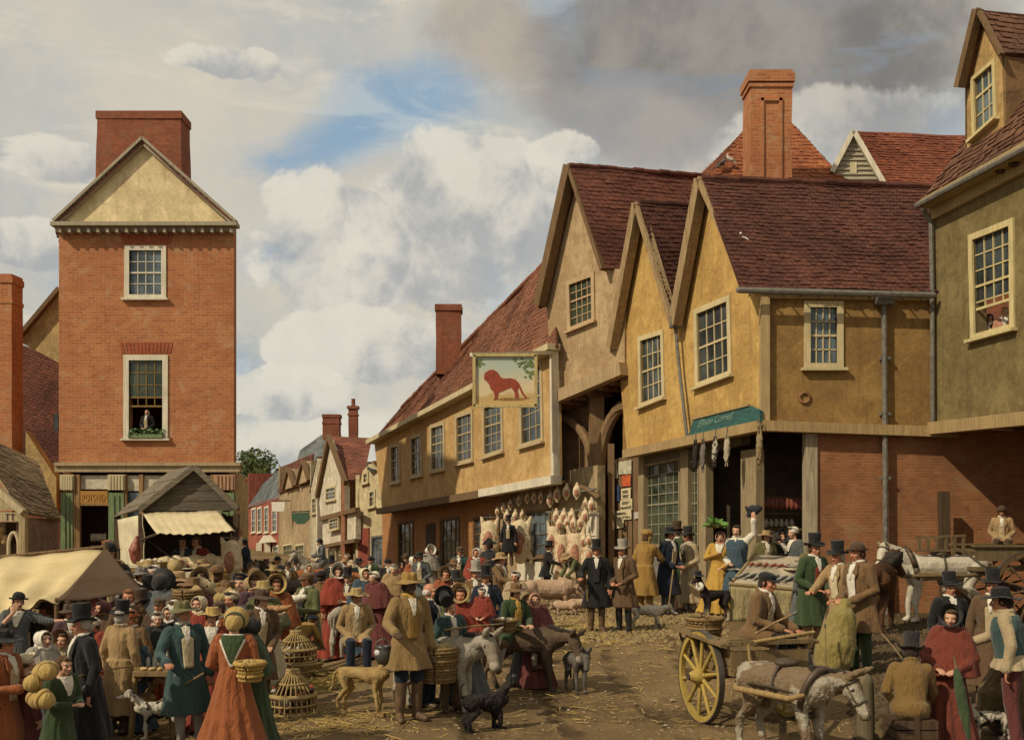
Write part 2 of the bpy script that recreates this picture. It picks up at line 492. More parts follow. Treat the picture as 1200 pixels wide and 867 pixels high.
def text(s, parent, name, mat, origin, xdir, ydir, height, width=None, ext=.006, spacing=1.0, shear=0.):
    """raised lettering as a mesh of its own"""
    cu = bpy.data.curves.new('t', 'FONT'); cu.body = s; cu.size = 1; cu.extrude = 0.01; cu.resolution_u = 3; cu.space_character = spacing; cu.shear = shear
    o = bpy.data.objects.new('t', cu); COL.objects.link(o)
    dg = bpy.context.evaluated_depsgraph_get(); dg.update()
    me = bpy.data.meshes.new_from_object(o.evaluated_get(dg)); bpy.data.objects.remove(o)
    xs = [v.co.x for v in me.vertices]; ys = [v.co.y for v in me.vertices]
    x0, x1, y0, y1 = min(xs), max(xs), min(ys), max(ys); zd = Vector(xdir).cross(Vector(ydir)).normalized()
    kx = (width / (x1 - x0)) if width else height / (y1 - y0); ky = height / (y1 - y0)
    for v in me.vertices:
        c = v.co.copy(); v.co = Vector(origin) + Vector(xdir) * ((c.x - x0) * kx) + Vector(ydir) * ((c.y - y0) * ky) + zd * (c.z * ext / .01)
    me.materials.clear(); me.name = name
    return link(name, me, mat, parent)
cam = bpy.data.cameras.new('camera'); co_ = bpy.data.objects.new('camera', cam); COL.objects.link(co_)
co_.location = (0, 0, HC); co_.rotation_euler = (R(90), 0, 0)
cam.sensor_fit = 'HORIZONTAL'; cam.sensor_width = 36; cam.lens = 36; cam.shift_y = (HOR - 433.5) / 1200; cam.clip_end = 2000; cam.clip_start = .1
sc.camera = co_
SUN_AZ, SUN_EL = -127.0, 41.0      # azimuth from +Y towards +X: the sun stands to the left and a little behind
sd = Vector((math.sin(R(SUN_AZ)) * math.cos(R(SUN_EL)), math.cos(R(SUN_AZ)) * math.cos(R(SUN_EL)), math.sin(R(SUN_EL))))
sun = bpy.data.lights.new('sun', 'SUN'); so = bpy.data.objects.new('sun', sun); COL.objects.link(so)
sun.energy = 3.1; sun.angle = R(.9); sun.color = (1, .88, .68)
so.rotation_euler = sd.to_track_quat('Z', 'Y').to_euler(); so.location = sd * 60

wd = bpy.data.worlds.new('World'); sc.world = wd; wd.use_nodes = True
h = N(wd.node_tree); bg = h.n['Background']
sky = h.node('ShaderNodeTexSky', _sky_type='NISHITA', _sun_disc=False, _sun_elevation=R(SUN_EL), _sun_rotation=R(SUN_AZ))
SK = .1
dirv = h.node('ShaderNodeTexCoord').outputs['Generated']
sep = h.node('ShaderNodeSeparateXYZ', Vector=dirv)
az = h.math('ARCTAN2', sep.outputs[0], sep.outputs[1])
el = h.math('ARCSINE', sep.outputs[2])
def dcoord(px, py):
    v = Vector(((px - 600) / FOC, 1, (HOR - py) / FOC)).normalized(); return math.atan2(v.x, v.y), math.asin(v.z)
n_big = h.noise(dirv, 3.2, 8, .58, .4); n_mid = h.noise(dirv, 8.5, 8, .6, .25); n_fine = h.noise(dirv, 24, 6, .62, .2)
mpw = h.scale(dirv, (3, 3, 11)); n_wisp = h.noise(mpw, 2.4, 8, .62, .8)
def blob(px, py, rx, ry, soft=.5, amp=.9, nz=None, tilt=0):
    a0, e0 = dcoord(px, py)
    dx = h.math('SUBTRACT', az, a0); dy = h.math('SUBTRACT', el, e0)
    c, s_ = math.cos(R(tilt)), math.sin(R(tilt))
    ux = h.math('ADD', h.math('MULTIPLY', dx, c), h.math('MULTIPLY', dy, s_)); uy = h.math('SUBTRACT', h.math('MULTIPLY', dy, c), h.math('MULTIPLY', dx, s_))
    x = h.math('DIVIDE', ux, rx / FOC); y = h.math('DIVIDE', uy, ry / FOC)
    d = h.math('SQRT', h.math('ADD', h.math('MULTIPLY', x, x), h.math('MULTIPLY', y, y)))
    n = h.math('MULTIPLY', h.math('SUBTRACT', nz if nz is not None else n_mid, .5), amp * 2)
    v = h.math('ADD', h.math('SUBTRACT', 1., d), n)
    return h.ramp(v, 0., soft)
def K(c): return tuple(x / SK for x in c)
sky_s = h.mix(1., sky.outputs[0], (.55, .62, .62), 'MULTIPLY')
veil = h.mix(h.ramp(n_big, .34, .72), K((.62, .56, .45)), K((.40, .42, .41)))
veil = h.mix(h.ramp(n_wisp, .48, .72, 0, .75), veil, K((.70, .63, .50)))
veil = h.mix(h.ramp(n_mid, .5, .72, 0, .55), veil, K((.37, .42, .46)))
col = veil
blue = h.mix(h.ramp(n_wisp, .42, .6), K((.25, .37, .49)), K((.42, .49, .53)))
for b_ in ((500, 118, 190, 74, .9, .9, n_mid, 24), (330, 190, 110, 30, 1., 1., n_wisp, 12), (120, 330, 90, 40, 1., 1., n_wisp, 0), (240, 430, 80, 40, 1., 1., n_wisp, 0), (880, 150, 90, 40, 1., 1., n_mid, 0), (690, 300, 40, 60, 1., .8, n_mid, 0), (400, 160, 120, 40, .8, .7, n_wisp, 20), (630, 20, 70, 40, .5, .6, n_mid, 0), (1105, 150, 40, 60, .7, .5, n_mid, 0), (330, 300, 60, 40, 1., .8, n_wisp, 0), (590, 330, 60, 60, 1., .7, n_mid, 0)):
    col = h.mix(h.math('MULTIPLY', blob(*b_), .95), col, blue)
peach = h.mix(h.ramp(n_mid, .32, .66), K((.48, .41, .32)), K((.31, .30, .29)))
col = h.mix(blob(590, 45, 175, 75, .55, .75, n_mid, -25), col, peach)
dark = h.mix(h.ramp(n_mid, .36, .64), K((.19, .175, .155)), K((.33, .295, .245)))
dark = h.mix(h.ramp(n_wisp, .47, .66, 0, .9), dark, K((.235, .25, .27)))
dark = h.mix(h.ramp(n_fine, .5, .75, 0, .5), dark, K((.34, .30, .25)))
col = h.mix(blob(930, 60, 310, 140, .5, .8, n_big, 0), col, dark)
col = h.mix(h.math('MULTIPLY', blob(760, 150, 130, 60, .6, .8, n_mid, -12), .8), col, peach)
def heap(*b_):
    m = blob(*b_[:4], b_[4] * .5, *b_[5:])
    a0, e0 = dcoord(b_[0], b_[1]); sh = h.math('ADD', h.math('DIVIDE', h.math('SUBTRACT', el, e0), b_[3] / FOC), h.math('DIVIDE', h.math('SUBTRACT', a0, az), b_[2] / FOC))
    lit = h.ramp(h.math('ADD', h.math('MULTIPLY', sh, .32), h.math('ADD', h.math('MULTIPLY', h.math('SUBTRACT', n_mid, .5), 3.2), h.math('MULTIPLY', h.math('SUBTRACT', n_fine, .5), 1.7))), -.42, .45)
    c = h.mix(lit, K((.37, .375, .375)), K((.74, .685, .565)))
    return m, h.mix(h.ramp(n_fine, .35, .72, 0, .4), c, K((.60, .555, .47)))
for b_ in ((530, 262, 125, 105, .22, .85, n_mid), (390, 285, 95, 75, .25, .95, n_mid), (650, 290, 90, 90, .5, .8, n_mid), (430, 405, 120, 40, .25, .9, n_mid), (60, 290, 100, 30, .3, .9, n_mid), (270, 75, 70, 18, .35, .9, n_fine),
           (55, 180, 60, 22, .4, .9, n_wisp), (1000, 165, 150, 62, .3, .8, n_mid), (660, 195, 45, 35, .3, .8, n_mid), (500, 520, 300, 40, .8, .7, n_mid), (330, 460, 80, 30, .3, .9, n_mid)):
    m_, c_ = heap(*b_); f_ = .6 if b_[0] == 1000 else .84
    col = h.mix(h.math('MULTIPLY', m_, f_), col, c_)
col = h.mix(.10, col, sky_s)
h.put(bg.inputs['Color'], col); bg.inputs['Strength'].default_value = SK

sc.view_settings.view_transform = 'Standard'; sc.view_settings.look = 'None'; sc.view_settings.exposure = 0.18; sc.view_settings.gamma = 1; sc.view_settings.use_curve_mapping = False
sc.cycles.max_bounces = 6; sc.cycles.diffuse_bounces = 3; sc.cycles.glossy_bounces = 2; sc.cycles.transmission_bounces = 2
sc.cycles.use_denoising = True; sc.cycles.use_adaptive_sampling = True
try: sc.cycles.denoiser = 'OPENIMAGEDENOISE'
except Exception: pass

def m_ground():
    m, h, b = newmat('earth', .95, .12)
    ob = h.node('ShaderNodeTexCoord').outputs['Object']
    big = h.noise(ob, .22, 6, .6, .4); mid = h.noise(h.scale(ob, (1, .55, 1)), 1.7, 7, .65, .3); fine = h.noise(ob, 16, 6, .7); pat = h.noise(ob, .55, 5, .6)
    col = h.mix(h.ramp(big, .35, .66), (.215, .142, .066), (.105, .066, .03))
    col = h.mix(h.ramp(mid, .46, .72, 0, .75), col, (.275, .185, .088))
    col = h.mix(h.ramp(pat, .53, .7, 0, .85), col, (.075, .046, .02))
    col = h.mix(h.ramp(fine, .42, .75, 0, .55), col, (.30, .215, .115))
    s0 = h.node('ShaderNodeSeparateXYZ', Vector=ob); rut = None
    for a_, k_ in ((-.9, .0), (.25, .0), (2.1, .8), (3.3, .8)):
        ln_ = h.math('ADD', h.math('MULTIPLY', h.math('SINE', h.math('ADD', h.math('MULTIPLY', s0.outputs[1], .22), k_)), .8), h.math('ADD', a_ - .06 * 12, h.math('MULTIPLY', s0.outputs[1], .06)))
        w_ = h.ramp(h.math('ABSOLUTE', h.math('ADD', h.math('SUBTRACT', s0.outputs[0], ln_), h.math('MULTIPLY', h.math('SUBTRACT', mid, .5), .5))), .02, .16, 1, 0); rut = w_ if rut is None else h.math('MAXIMUM', rut, w_)
    rut = h.math('MULTIPLY', rut, h.ramp(pat, .36, .56))
    col = h.mix(h.math('MULTIPLY', rut, .72), col, (.07, .044, .02))
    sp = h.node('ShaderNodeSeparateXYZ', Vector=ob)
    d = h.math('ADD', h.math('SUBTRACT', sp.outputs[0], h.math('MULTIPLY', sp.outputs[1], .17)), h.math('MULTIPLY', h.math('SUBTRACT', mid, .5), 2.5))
    col = h.mix(h.ramp(d, .4, 3.2, 0, .62), col, (.060, .036, .015))  # earth darkens to the right: the corner's dimness is painted into its colour
    h.put(b.inputs['Base Color'], col); bump(h, b, h.math('ADD', h.math('MULTIPLY', fine, .6), h.math('SUBTRACT', h.math('MULTIPLY', mid, 1.6), h.math('MULTIPLY', rut, 1.2))), .9, .07)
    return m
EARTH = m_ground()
def ground():
    xs = [-400, -150, -70, -40] + [-30 + i * .35 for i in range(172)] + [34, 50, 90, 200, 400]
    ys = [-30, -8, 0, 4] + [6 + i * .3 for i in range(150)] + [54, 60, 75, 100, 150, 250, 500, 900]
    vs = []; fs = []
    for y in ys:
        for x in xs:
            p = Vector((x, y, 0)); r = noise.noise(p * .5) * .035 + noise.noise(p * 1.7) * .018 if 4 < y < 52 and -30 < x < 31 else 0
            vs.append((x, y, gz(x, y) + r))
    w = len(xs)
    for j in range(len(ys) - 1):
        for i in range(w - 1): fs.append((j * w + i, j * w + i + 1, (j + 1) * w + i + 1, (j + 1) * w + i))
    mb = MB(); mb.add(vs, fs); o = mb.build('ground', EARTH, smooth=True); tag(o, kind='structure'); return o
ground()
def cobbles(name, quad, mat, size=.13, seed=1, fall=.25):
    """rounded stones let into the earth"""
    rr = random.Random(seed); q = [GT(*p) for p in quad]; mb = MB()
    L = max((q[1] - q[0]).length, (q[2] - q[3]).length); D = max((q[3] - q[0]).length, (q[2] - q[1]).length)
    nu, nv = int(L / size), int(D / size)
    for i in range(nu):
        for j in range(nv):
            u = (i + .5 * (j % 2) + rr.uniform(-.2, .2)) / nu; v = (j + rr.uniform(-.2, .2)) / nv
            e = min(u, 1 - u, v, 1 - v)
            if e < 0 or rr.random() > .25 + e / fall + noise.noise(Vector((u * 9, v * 9, seed))) * .8: continue
            p = bil(q, u, v); p.z = gz(p.x, p.y) + noise.noise(p * .5 * Vector((1, 1, 0)).length) * .0
            r = size * rr.uniform(.36, .52); hh = rr.uniform(.03, .06); a = rr.uniform(0, 6.3); n = 7
            vs = [p + Vector((math.cos(a + k * 6.283 / n) * r * rr.uniform(.85, 1.1), math.sin(a + k * 6.283 / n) * r * rr.uniform(.7, .95), -.03)) for k in range(n)]
            vs += [lerp(p, x, .72) + Vector((0, 0, hh + .028 * .28)) for x in vs]
            vs.append(p + Vector((0, 0, hh * 1.35)))
            mb.add(vs, [(k, (k + 1) % n, n + (k + 1) % n, n + k) for k in range(n)] + [(n + k, n + (k + 1) % n, 2 * n) for k in range(n)])
    o = mb.build(name, mat, smooth=True); tag(o, kind='structure'); return o
def m_stone(name, c, c2):
    m, h, b = newmat(name, .9, .2); isl = h.node('ShaderNodeNewGeometry').outputs['Random Per Island']
    ob = h.node('ShaderNodeTexCoord').outputs['Object']; n = h.noise(ob, 22, 5, .6); big = h.noise(ob, .8, 4)
    col = h.mix(isl, c, c2); col = h.mix(h.ramp(n, .4, .75, 0, .5), col, mul(c2, .6)); col = h.mix(h.ramp(big, .45, .7, 0, .5), col, mul(c, .6))
    h.put(b.inputs['Base Color'], col); bump(h, b, n, .4, .01); return m
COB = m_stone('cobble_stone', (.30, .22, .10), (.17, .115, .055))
COBD = m_stone('dark_cobble_stone', (.11, .075, .04), (.06, .04, .02))  # right-corner stones, with the shade there put into their dark colour
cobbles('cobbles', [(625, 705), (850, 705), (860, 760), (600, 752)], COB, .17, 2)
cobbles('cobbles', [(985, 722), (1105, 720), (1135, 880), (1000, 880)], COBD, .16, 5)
CREAM = m_wood('cream_paint', (.62, .52, .32), (.40, .32, .18), .7)
WHITEP = m_wood('white_paint', (.70, .64, .50), (.52, .45, .31), .65)
DARKWOOD = m_wood('dark_timber', (.10, .062, .035), (.05, .03, .017))
OAK = m_wood('brown_timber', (.21, .13, .065), (.11, .065, .03))
GREYWOOD = m_wood('weathered_board', (.20, .165, .115), (.10, .08, .055), grain=(2, 2, 12))
GLASSD = m_glass('dark_window_glass', (.018, .022, .024), (.06, .075, .075))
GLASSB = m_glass('blue_window_glass', (.035, .05, .06), (.13, .17, .19))
GLASSG = m_glass('green_window_glass', (.02, .028, .016), (.07, .085, .05))
LEAD = m_plain('lead_grey', (.14, .125, .10), .6, .3)
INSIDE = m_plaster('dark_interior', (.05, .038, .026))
WM = dict(frame=CREAM, glass=GLASSD); WMW = dict(frame=WHITEP, glass=GLASSB)

def rest_of_house(root, outline, depth, mat, name='side_wall', d=None):
    """back and side walls behind a front: outline = front base points (left,right), height z"""
    a, b, z0, z1 = outline; a, b = Vector(a), Vector(b); n = Vector(d).normalized() * depth
    mb = MB(); t = .3
    for p, q in ((a, a + n), (b, b + n), (a + n, b + n)):
        e = (q - p).normalized() * .0
        mb.beam(Vector((p.x, p.y, (z0 + z1) / 2)), Vector((q.x, q.y, (z0 + z1) / 2)), t, z1 - z0)
    return mb.build(name, mat, root)

BR1 = m_brick('orange_brick', (.46, .175, .066), (.32, .112, .045), (.48, .31, .17), blotch=.4, soot=(.24, .08, .038), w=.3, hh=.105)
BRD = m_brick('red_brick', (.25, .07, .035), (.30, .10, .05), (.22, .12, .07), soot=(.10, .035, .022))
GABY = m_plaster('yellow_gable_plaster', (.70, .57, .33), (.60, .48, .26), (.42, .32, .17))
house = wthing('brick_house', 'tall narrow orange brick house with yellow gable, broad chimney and green pilastered shopfront', 'house', P(172, 690, 38))
fb = Facade(68, 38, 275, 38)
h1 = window(fb, [(146, 288), (195, 288), (195, 351), (146, 351)], house, WMW, 4, 4, .18)
h2 = window(fb, [(145, 416), (197, 416), (197, 515), (145, 515)], house, dict(frame=WHITEP, bar=m_wood('ochre_sash', (.30, .2, .06)), glass=GLASSG), 4, 6, .2, open_from=.62)
mb = MB(); mb.slab(fb.pts([(69, 266), (274, 266), (274, 545), (69, 545)]), [h1, h2], (0, .35, 0)); mb.build('front_wall', BR1, house)
for x0, x1, y0, y1 in ((144, 200, 272, 286), (142, 200, 401, 414)):
    lint = MB()
    for i in range(14):
        t = (i + .5) / 14; x = x0 + (x1 - x0) * t; k = (t - .5) * 7
        lint.prism(fb.pts([(x - 1.7 + k * .9, y0), (x + 1.7 + k * .9, y0), (x + 1.7, y1), (x - 1.7, y1)], .02), (0, .02, 0))
    lint.build('brick_lintel', m_brick('lintel_brick', (.36, .08, .04), (.42, .11, .05), (.3, .15, .08)), house)
bw = MB(); pl = [fb.ground(69) + Vector((0, .35, 0)), fb.ground(274) + Vector((0, .35, 0))]
bl, brr = pl[0] * (46 / 38.35), pl[1] * (46 / 38.35); brr.x += -.35; bl.x += .4
zt = fb.pt(100, 266).z
for a, b in ((pl[0] + Vector((.16, 0, 0)), bl), (pl[1] - Vector((.16, 0, 0)), brr), (bl, brr)): bw.beam(Vector((a.x, a.y, zt / 2 - .3)), Vector((b.x, b.y, zt / 2 - .3)), .3, zt + .6)
bw.build('side_wall', BR1, house)
gb_ = MB(); gb_.prism(fb.pts([(70, 264), (168, 170), (271, 264)], -.05), (0, .3, 0)); go = gb_.build('gable', GABY, house)
vm = MB()
for a, b in (((64, 264), (168, 167)), ((168, 167), (277, 264))):
    A, B = fb.pt(*a, .06), fb.pt(*b, .06); vm.beam(A, B, .2, .2); vm.beam(A + Vector((0, -.04, .12)), B + Vector((0, -.04, .12)), .3, .1)
vm.build('verge_moulding', m_wood('stone_paint', (.40, .35, .25), (.28, .23, .15)), go)
cn = MB(); cn.beam(fb.pt(62, 264, .25), fb.pt(279, 264, .25), .5, .14); cn.beam(fb.pt(66, 269, .1), fb.pt(275, 269, .1), .2, .2)
for i in range(19): cn.box(fb.pt(72 + i * 11.1, 271, .26), (.1, .28, .16))
cn.build('cornice', MATS['stone_paint'], house)
rid0, rid1 = fb.pt(168, 165, .2), fb.pt(168, 165, .2) + Vector((-1.6, 8, 0))
for e, nm in ((63, 1), (278, 2)):
    e0 = fb.pt(e, 263, .2); e1 = e0 * (46 / 38); e1.z = e0.z; e1.x = lerp(e0.x, e1.x, .8 if nm == 1 else 1.35)
    tile_roof([rid0, rid1, e1, e0], m_tile('old_red_tile', (.20, .07, .04), (.13, .05, .032)), 'roof', house, .28, .32, seed=nm)
cb = fb.pt(168, 240); chimney('chimney', (cb.x * 41 / 38 + .03, 41, cb.z), 3.45, 1.3, P(168, 137, 41).z, BRD, house, bands=((0, .05, .3),), taper=.08)
sf = MB(); sf.beam(fb.pt(66, 549, .08), fb.pt(282, 549, .08), .3, .26); sf.beam(fb.pt(66, 544, .12), fb.pt(283, 544, .12), .4, .12); sf.build('fascia', m_wood('dun_paint', (.44, .34, .19), (.3, .22, .12)), house)
pil = MB(); cap = MB()
GREENP = m_wood('green_paint', (.22, .26, .13), (.10, .15, .065), .6)
for x0, x1, m2 in ((71, 85, 0), (127, 145, 0), (252, 274, 1)):
    pp = MB(); pp.slab(fb.pts([(x0, 577), (x1, 577), (x1, 700), (x0, 700)], .22), [], (0, .3, 0))
    for k in range(1, 3): pp.beam(fb.pt(lerp(x0, x1, k / 3), 580, .23), fb.pt(lerp(x0, x1, k / 3), 698, .23), .06, .06)
    pp.build('pilaster', GREENP, house)
    cc = MB(); cc.slab(fb.pts([(x0 - 1, 556), (x1 + 1, 556), (x1 + 1, 574), (x0 - 1, 574)], .26), [], (0, .4, 0))
    for k in range(5): cc.beam(fb.pt(lerp(x0, x1, (k + .5) / 5), 557, .27), fb.pt(lerp(x0, x1, (k + .5) / 5), 574, .27), .07, .06)
    cc.build('capital', CREAM if not m2 else m_wood('salmon_paint', (.52, .30, .17)), house)
tr = MB()
for q in ([(90, 557), (126, 557), (126, 573), (90, 573)], [(148, 557), (250, 557), (250, 575), (148, 575)]): tr.slab(fb.pts(q, .05), [], (0, .2, 0))
tr.build('transom_panel', m_plaster('cream_panel', (.66, .58, .42)), house)
fr = MB()
for x in (87, 92, 147, 166, 250): fr.beam(fb.pt(x, 556, .1), fb.pt(x, 700, .1), .14, .16)
fr.beam(fb.pt(87, 591, .1), fb.pt(250, 591, .1), .12, .08); fr.build('shop_frame', m_wood('ochre_frame', (.36, .21, .09)), house)
sg = MB(); sg.slab(fb.pts([(93, 575), (126, 575), (126, 590), (93, 590)], .16), [], (0, .12, 0)); sgo = sg.build('sign_board', m_wood('orange_board', (.46, .24, .06), (.38, .19, .05)), house)
text('PUISND', sgo, 'lettering', m_plain('faded_red_paint', (.39, .19, .048)), fb.pt(96, 587.5, .175), (1, 0, 0), (0, 0, 1), .28, 27 / 1200 * 38, spacing=1.3)
bw = MB(); bw.slab(fb.pts([(148, 577), (166, 577), (166, 640), (148, 640)], 0), [], (0, .05, 0)); bw.build('shop_window', GLASSB, house)
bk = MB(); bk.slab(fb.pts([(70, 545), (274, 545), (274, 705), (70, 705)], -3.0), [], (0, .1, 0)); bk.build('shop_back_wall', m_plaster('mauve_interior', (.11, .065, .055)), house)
cr = MB(); fcr = Facade(276, 38, 291, 41); cr.slab(fcr.pts([(276, 553), (284, 556), (291, 570), (291, 700), (276, 700)]), [], -fcr.n * .2); cr.build('side_return', m_plaster('buff_return', (.58, .44, .22)), house)
sh = MB()
for r_ in range(2):
    sh.slab(fb.pts([(106, 632 + r_ * 14), (124, 632 + r_ * 14), (124, 634 + r_ * 14), (106, 634 + r_ * 14)], -.6), [], (0, .5, 0))
    for i in range(7): p = fb.pt(107.5 + i * 2.6, 629 + r_ * 14, -.4); sh.ball(p, (.05, .05, .14), 8, 6)
sh.build('shop_shelf', m_plain('pale_ware', (.42, .34, .25)), house)

oldh = wthing('old_house', 'dark red roofed old house with brick chimney behind the small shop', 'house', P(20, 690, 43))
TILED = m_tile('dark_red_tile', (.17, .058, .035), (.105, .042, .03), (.22, .12, .06))
mb = MB(); mb.prism([P(20, 399, 42.6), P(69, 340, 42.6), P(69, 425, 42.6)], (0, .3, 0)); mb.build('gable', m_plaster('ochre_shingle', (.52, .37, .17), (.36, .25, .11), sc_=2), oldh)
vb = MB(); vb.beam(P(18, 400, 42.4), P(70, 338, 42.4), .3, .16); vb.build('bargeboard', OAK, oldh)
tile_roof([P(-40, 380, 44.5), P(72, 420, 44.5), P(72, 612, 41.5), P(-40, 575, 41.5)], TILED, 'roof', oldh, .16, .19, seed=4)
mb = MB(); mb.slab([P(-60, 420, 45), P(70, 420, 45), P(70, 690, 45), P(-60, 690, 45)], [], (0, .4, 0)); mb.build('wall', BRD, oldh)
mb = MB(); mb.prism([P(30, 505, 40), P(66, 560, 40), P(66, 612, 40), P(30, 600, 40)], (0, .5, 0)); mb.build('gable_end', m_plaster('ochre_wedge', (.45, .31, .13)), oldh)
chimney('chimney', P(7, 600, 40.5), .9, .9, P(9, 324, 40.5).z, BR1, oldh, bands=((.1, .04, .25), (1.0, .03, .15)))
mb = MB(); mb.slab([P(63, 485, 41), P(68, 485, 41), P(68, 505, 41), P(63, 505, 41)], [], (0, .1, 0)); mb.build('window', GLASSD, oldh)

shopl = wthing('small_shop', 'low mauve shop with weathered tiled roof and a board lettered TT at the left edge', 'shop', P(35, 690, 34))
tile_roof([P(-40, 500, 37), P(44, 540, 38), P(71, 607, 35.5), P(25, 600, 33)], m_tile('grey_lichen_tile', (.27, .19, .11), (.20, .15, .09), (.36, .32, .2)), 'roof', shopl, .24, .3, seed=5, amp=1.6)
fs_ = Facade(27, 33.2, 70, 36)
mb = MB(); mb.slab(fs_.pts([(28, 606), (69, 608), (69, 720), (28, 720)]), [], -fs_.n * .25); mb.build('side_wall', m_plaster('mauve_plaster', (.25, .15, .115), (.20, .16, .11)), shopl)
fs2 = Facade(-40, 33.2, 27, 33.2)
mb = MB(); mb.prism(fs2.pts([(-40, 545), (0, 572), (27, 598), (-40, 598)], .05), (0, .2, 0)); mb.build('gable', m_plaster('pale_gable', (.48, .38, .22)), shopl)
vb = MB(); vb.beam(fs2.pt(-40, 540, .2), fs2.pt(27, 600, .2), .25, .2); vb.build('bargeboard', CREAM, shopl)
mb = MB(); mb.slab(fs2.pts([(-40, 600), (23, 600), (23, 611), (-40, 611)], .15), [], (0, .15, 0)); so_ = mb.build('sign_board', m_wood('cream_board', (.56, .45, .26)), shopl)
text('TT', so_, 'lettering', m_plain('black_paint', (.03, .025, .02)), fs2.pt(6, 609.5, .165), (1, 0, 0), (0, 0, 1), .21, 11 / 1200 * 33.2, spacing=1.3)
mb = MB(); mb.slab(fs2.pts([(22, 600), (29, 602), (29, 720), (22, 720)], .16), [], (0, .25, 0)); mb.build('corner_post', m_wood('buff_post', (.5, .38, .2)), shopl)
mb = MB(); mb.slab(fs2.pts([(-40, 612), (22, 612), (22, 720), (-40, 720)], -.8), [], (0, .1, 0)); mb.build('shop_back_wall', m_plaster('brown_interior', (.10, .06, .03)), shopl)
ar = MB(); ar.tube([fs2.pt(10 + 6 - 6 * math.cos(t), 640 - (0 if t in (0, math.pi) else 16 * math.sin(t)) , .05) for t in [math.pi * i / 10 for i in range(11)]], .06, 8); ar.tube([fs2.pt(10, 640, .05), fs2.pt(10, 720, .05)], .06, 8); ar.tube([fs2.pt(22, 640, .05), fs2.pt(22, 720, .05)], .06, 8)
ar.build('arched_frame', CREAM, shopl)
gd = MB()
for i in range(14): gd.ball(fs2.pt(rnd.uniform(-10, 9), rnd.uniform(618, 634), -.4), rnd.uniform(.09, .18), 8, 6)
gd.build('window_goods', m_plain('tan_goods', (.40, .27, .11)), shopl)

TILER = m_tile('far_red_tile', (.26, .095, .055), (.18, .07, .045))
SLATE = m_tile('slate', (.17, .18, .17), (.115, .125, .125))
def wall(root, name, fac, px, mat, holes=(), th=.3, off=0):
    mb = MB(); mb.slab(fac.pts(px, off), list(holes), -fac.n * th); return mb.build(name, mat, root)
redh = wthing('red_house', 'far red brick house with slate roof and white pedimented door', 'house', P(310, 660, 92))
f = Facade(327, 84, 291, 96)
hs = [window(f, [(x0, 596 - i), (x1, 594 - i), (x1, 624), (x0, 625)], redh, dict(frame=WHITEP, glass=GLASSB), 2, 4, .16, depth=.06) for i, (x0, x1) in enumerate(((295, 300), (302, 307), (310, 315), (319, 325)))]
hs.append(window(f, [(320, 640), (327, 638), (327, 660), (320, 662)], redh, dict(frame=WHITEP, glass=GLASSB), 2, 4, .16, depth=.06))
wall(redh, 'front_wall', f, [(291, 592), (327, 582), (327, 672), (291, 668)], m_plaster('far_red_wall', (.32, .10, .06), (.25, .075, .05)), hs)
dm = MB(); 
for x in (304, 314): dm.beam(f.pt(x, 636, .3), f.pt(x, 675, .3), .5, .4)
dm.prism(f.pts([(302, 637), (309, 627), (316, 635)], .6), -f.n * .6); dm.build('door_porch', WHITEP, redh)
tile_roof([P(303, 571, 98), P(333, 545, 88), P(329, 583, 83.5), P(290, 595, 96)], SLATE, 'roof', redh, .5, .6, seed=6)
rest_of_house(redh, (f.ground(327), f.ground(291), -.5, 6.5), 5, MATS['far_red_wall'], d=-f.n)
chimney('chimney', P(294, 596, 99), .9, .9, P(294, 560, 99).z, BRD, redh)

tanh = wthing('gabled_house', 'far tan house with a row of dark tiled gables beside the red house', 'house', P(340, 660, 82))
f = Facade(364, 74, 327, 83)
hs = [window(f, [(x, 638), (x + 11, 636), (x + 11, 662), (x, 664)], tanh, dict(frame=CREAM, glass=GLASSG), 3, 4, .14, depth=.06) for x in (332, 346)]
wall(tanh, 'front_wall', f, [(327, 575), (364, 562), (364, 680), (327, 680)], m_plaster('far_tan_wall', (.40, .29, .16)), hs)
tile_roof([P(334, 545, 84.5), P(367, 531, 78), P(365.5, 565, 73.4), P(326, 578, 82.6)], TILED, 'roof', tanh, .3, .35, seed=7)
for g_ in ([(332, 574), (338, 549), (345, 570)], [(348, 568), (355, 540), (362, 563)]):
    gm2 = MB(); gm2.prism(f.pts(g_, .35), -f.n * 1.6); go2 = gm2.build('gable', MATS['far_tan_wall'], tanh); vb = MB(); vb.beam(f.pt(*g_[0], .4), f.pt(*g_[1], .4), .3, .2); vb.beam(f.pt(*g_[1], .4), f.pt(*g_[2], .4), .3, .2); vb.build('bargeboard', OAK, go2)
rest_of_house(tanh, (f.ground(364), f.ground(327), -.5, 6.5), 6, MATS['far_tan_wall'], d=-f.n)
tile_roof([P(352, 527, 92), P(384, 504, 88), P(388, 540, 84), P(346, 547, 88)], SLATE, 'slate_roof', tanh, .5, .6, seed=9)
dm = MB(); dm.prism([P(349, 546, 82), P(349, 536, 82), P(356, 529, 82), P(365, 536, 82), P(365, 546, 82)], (0, 1, 0)); dm.build('dormer', m_plaster('grey_dormer', (.34, .34, .3)), tanh)

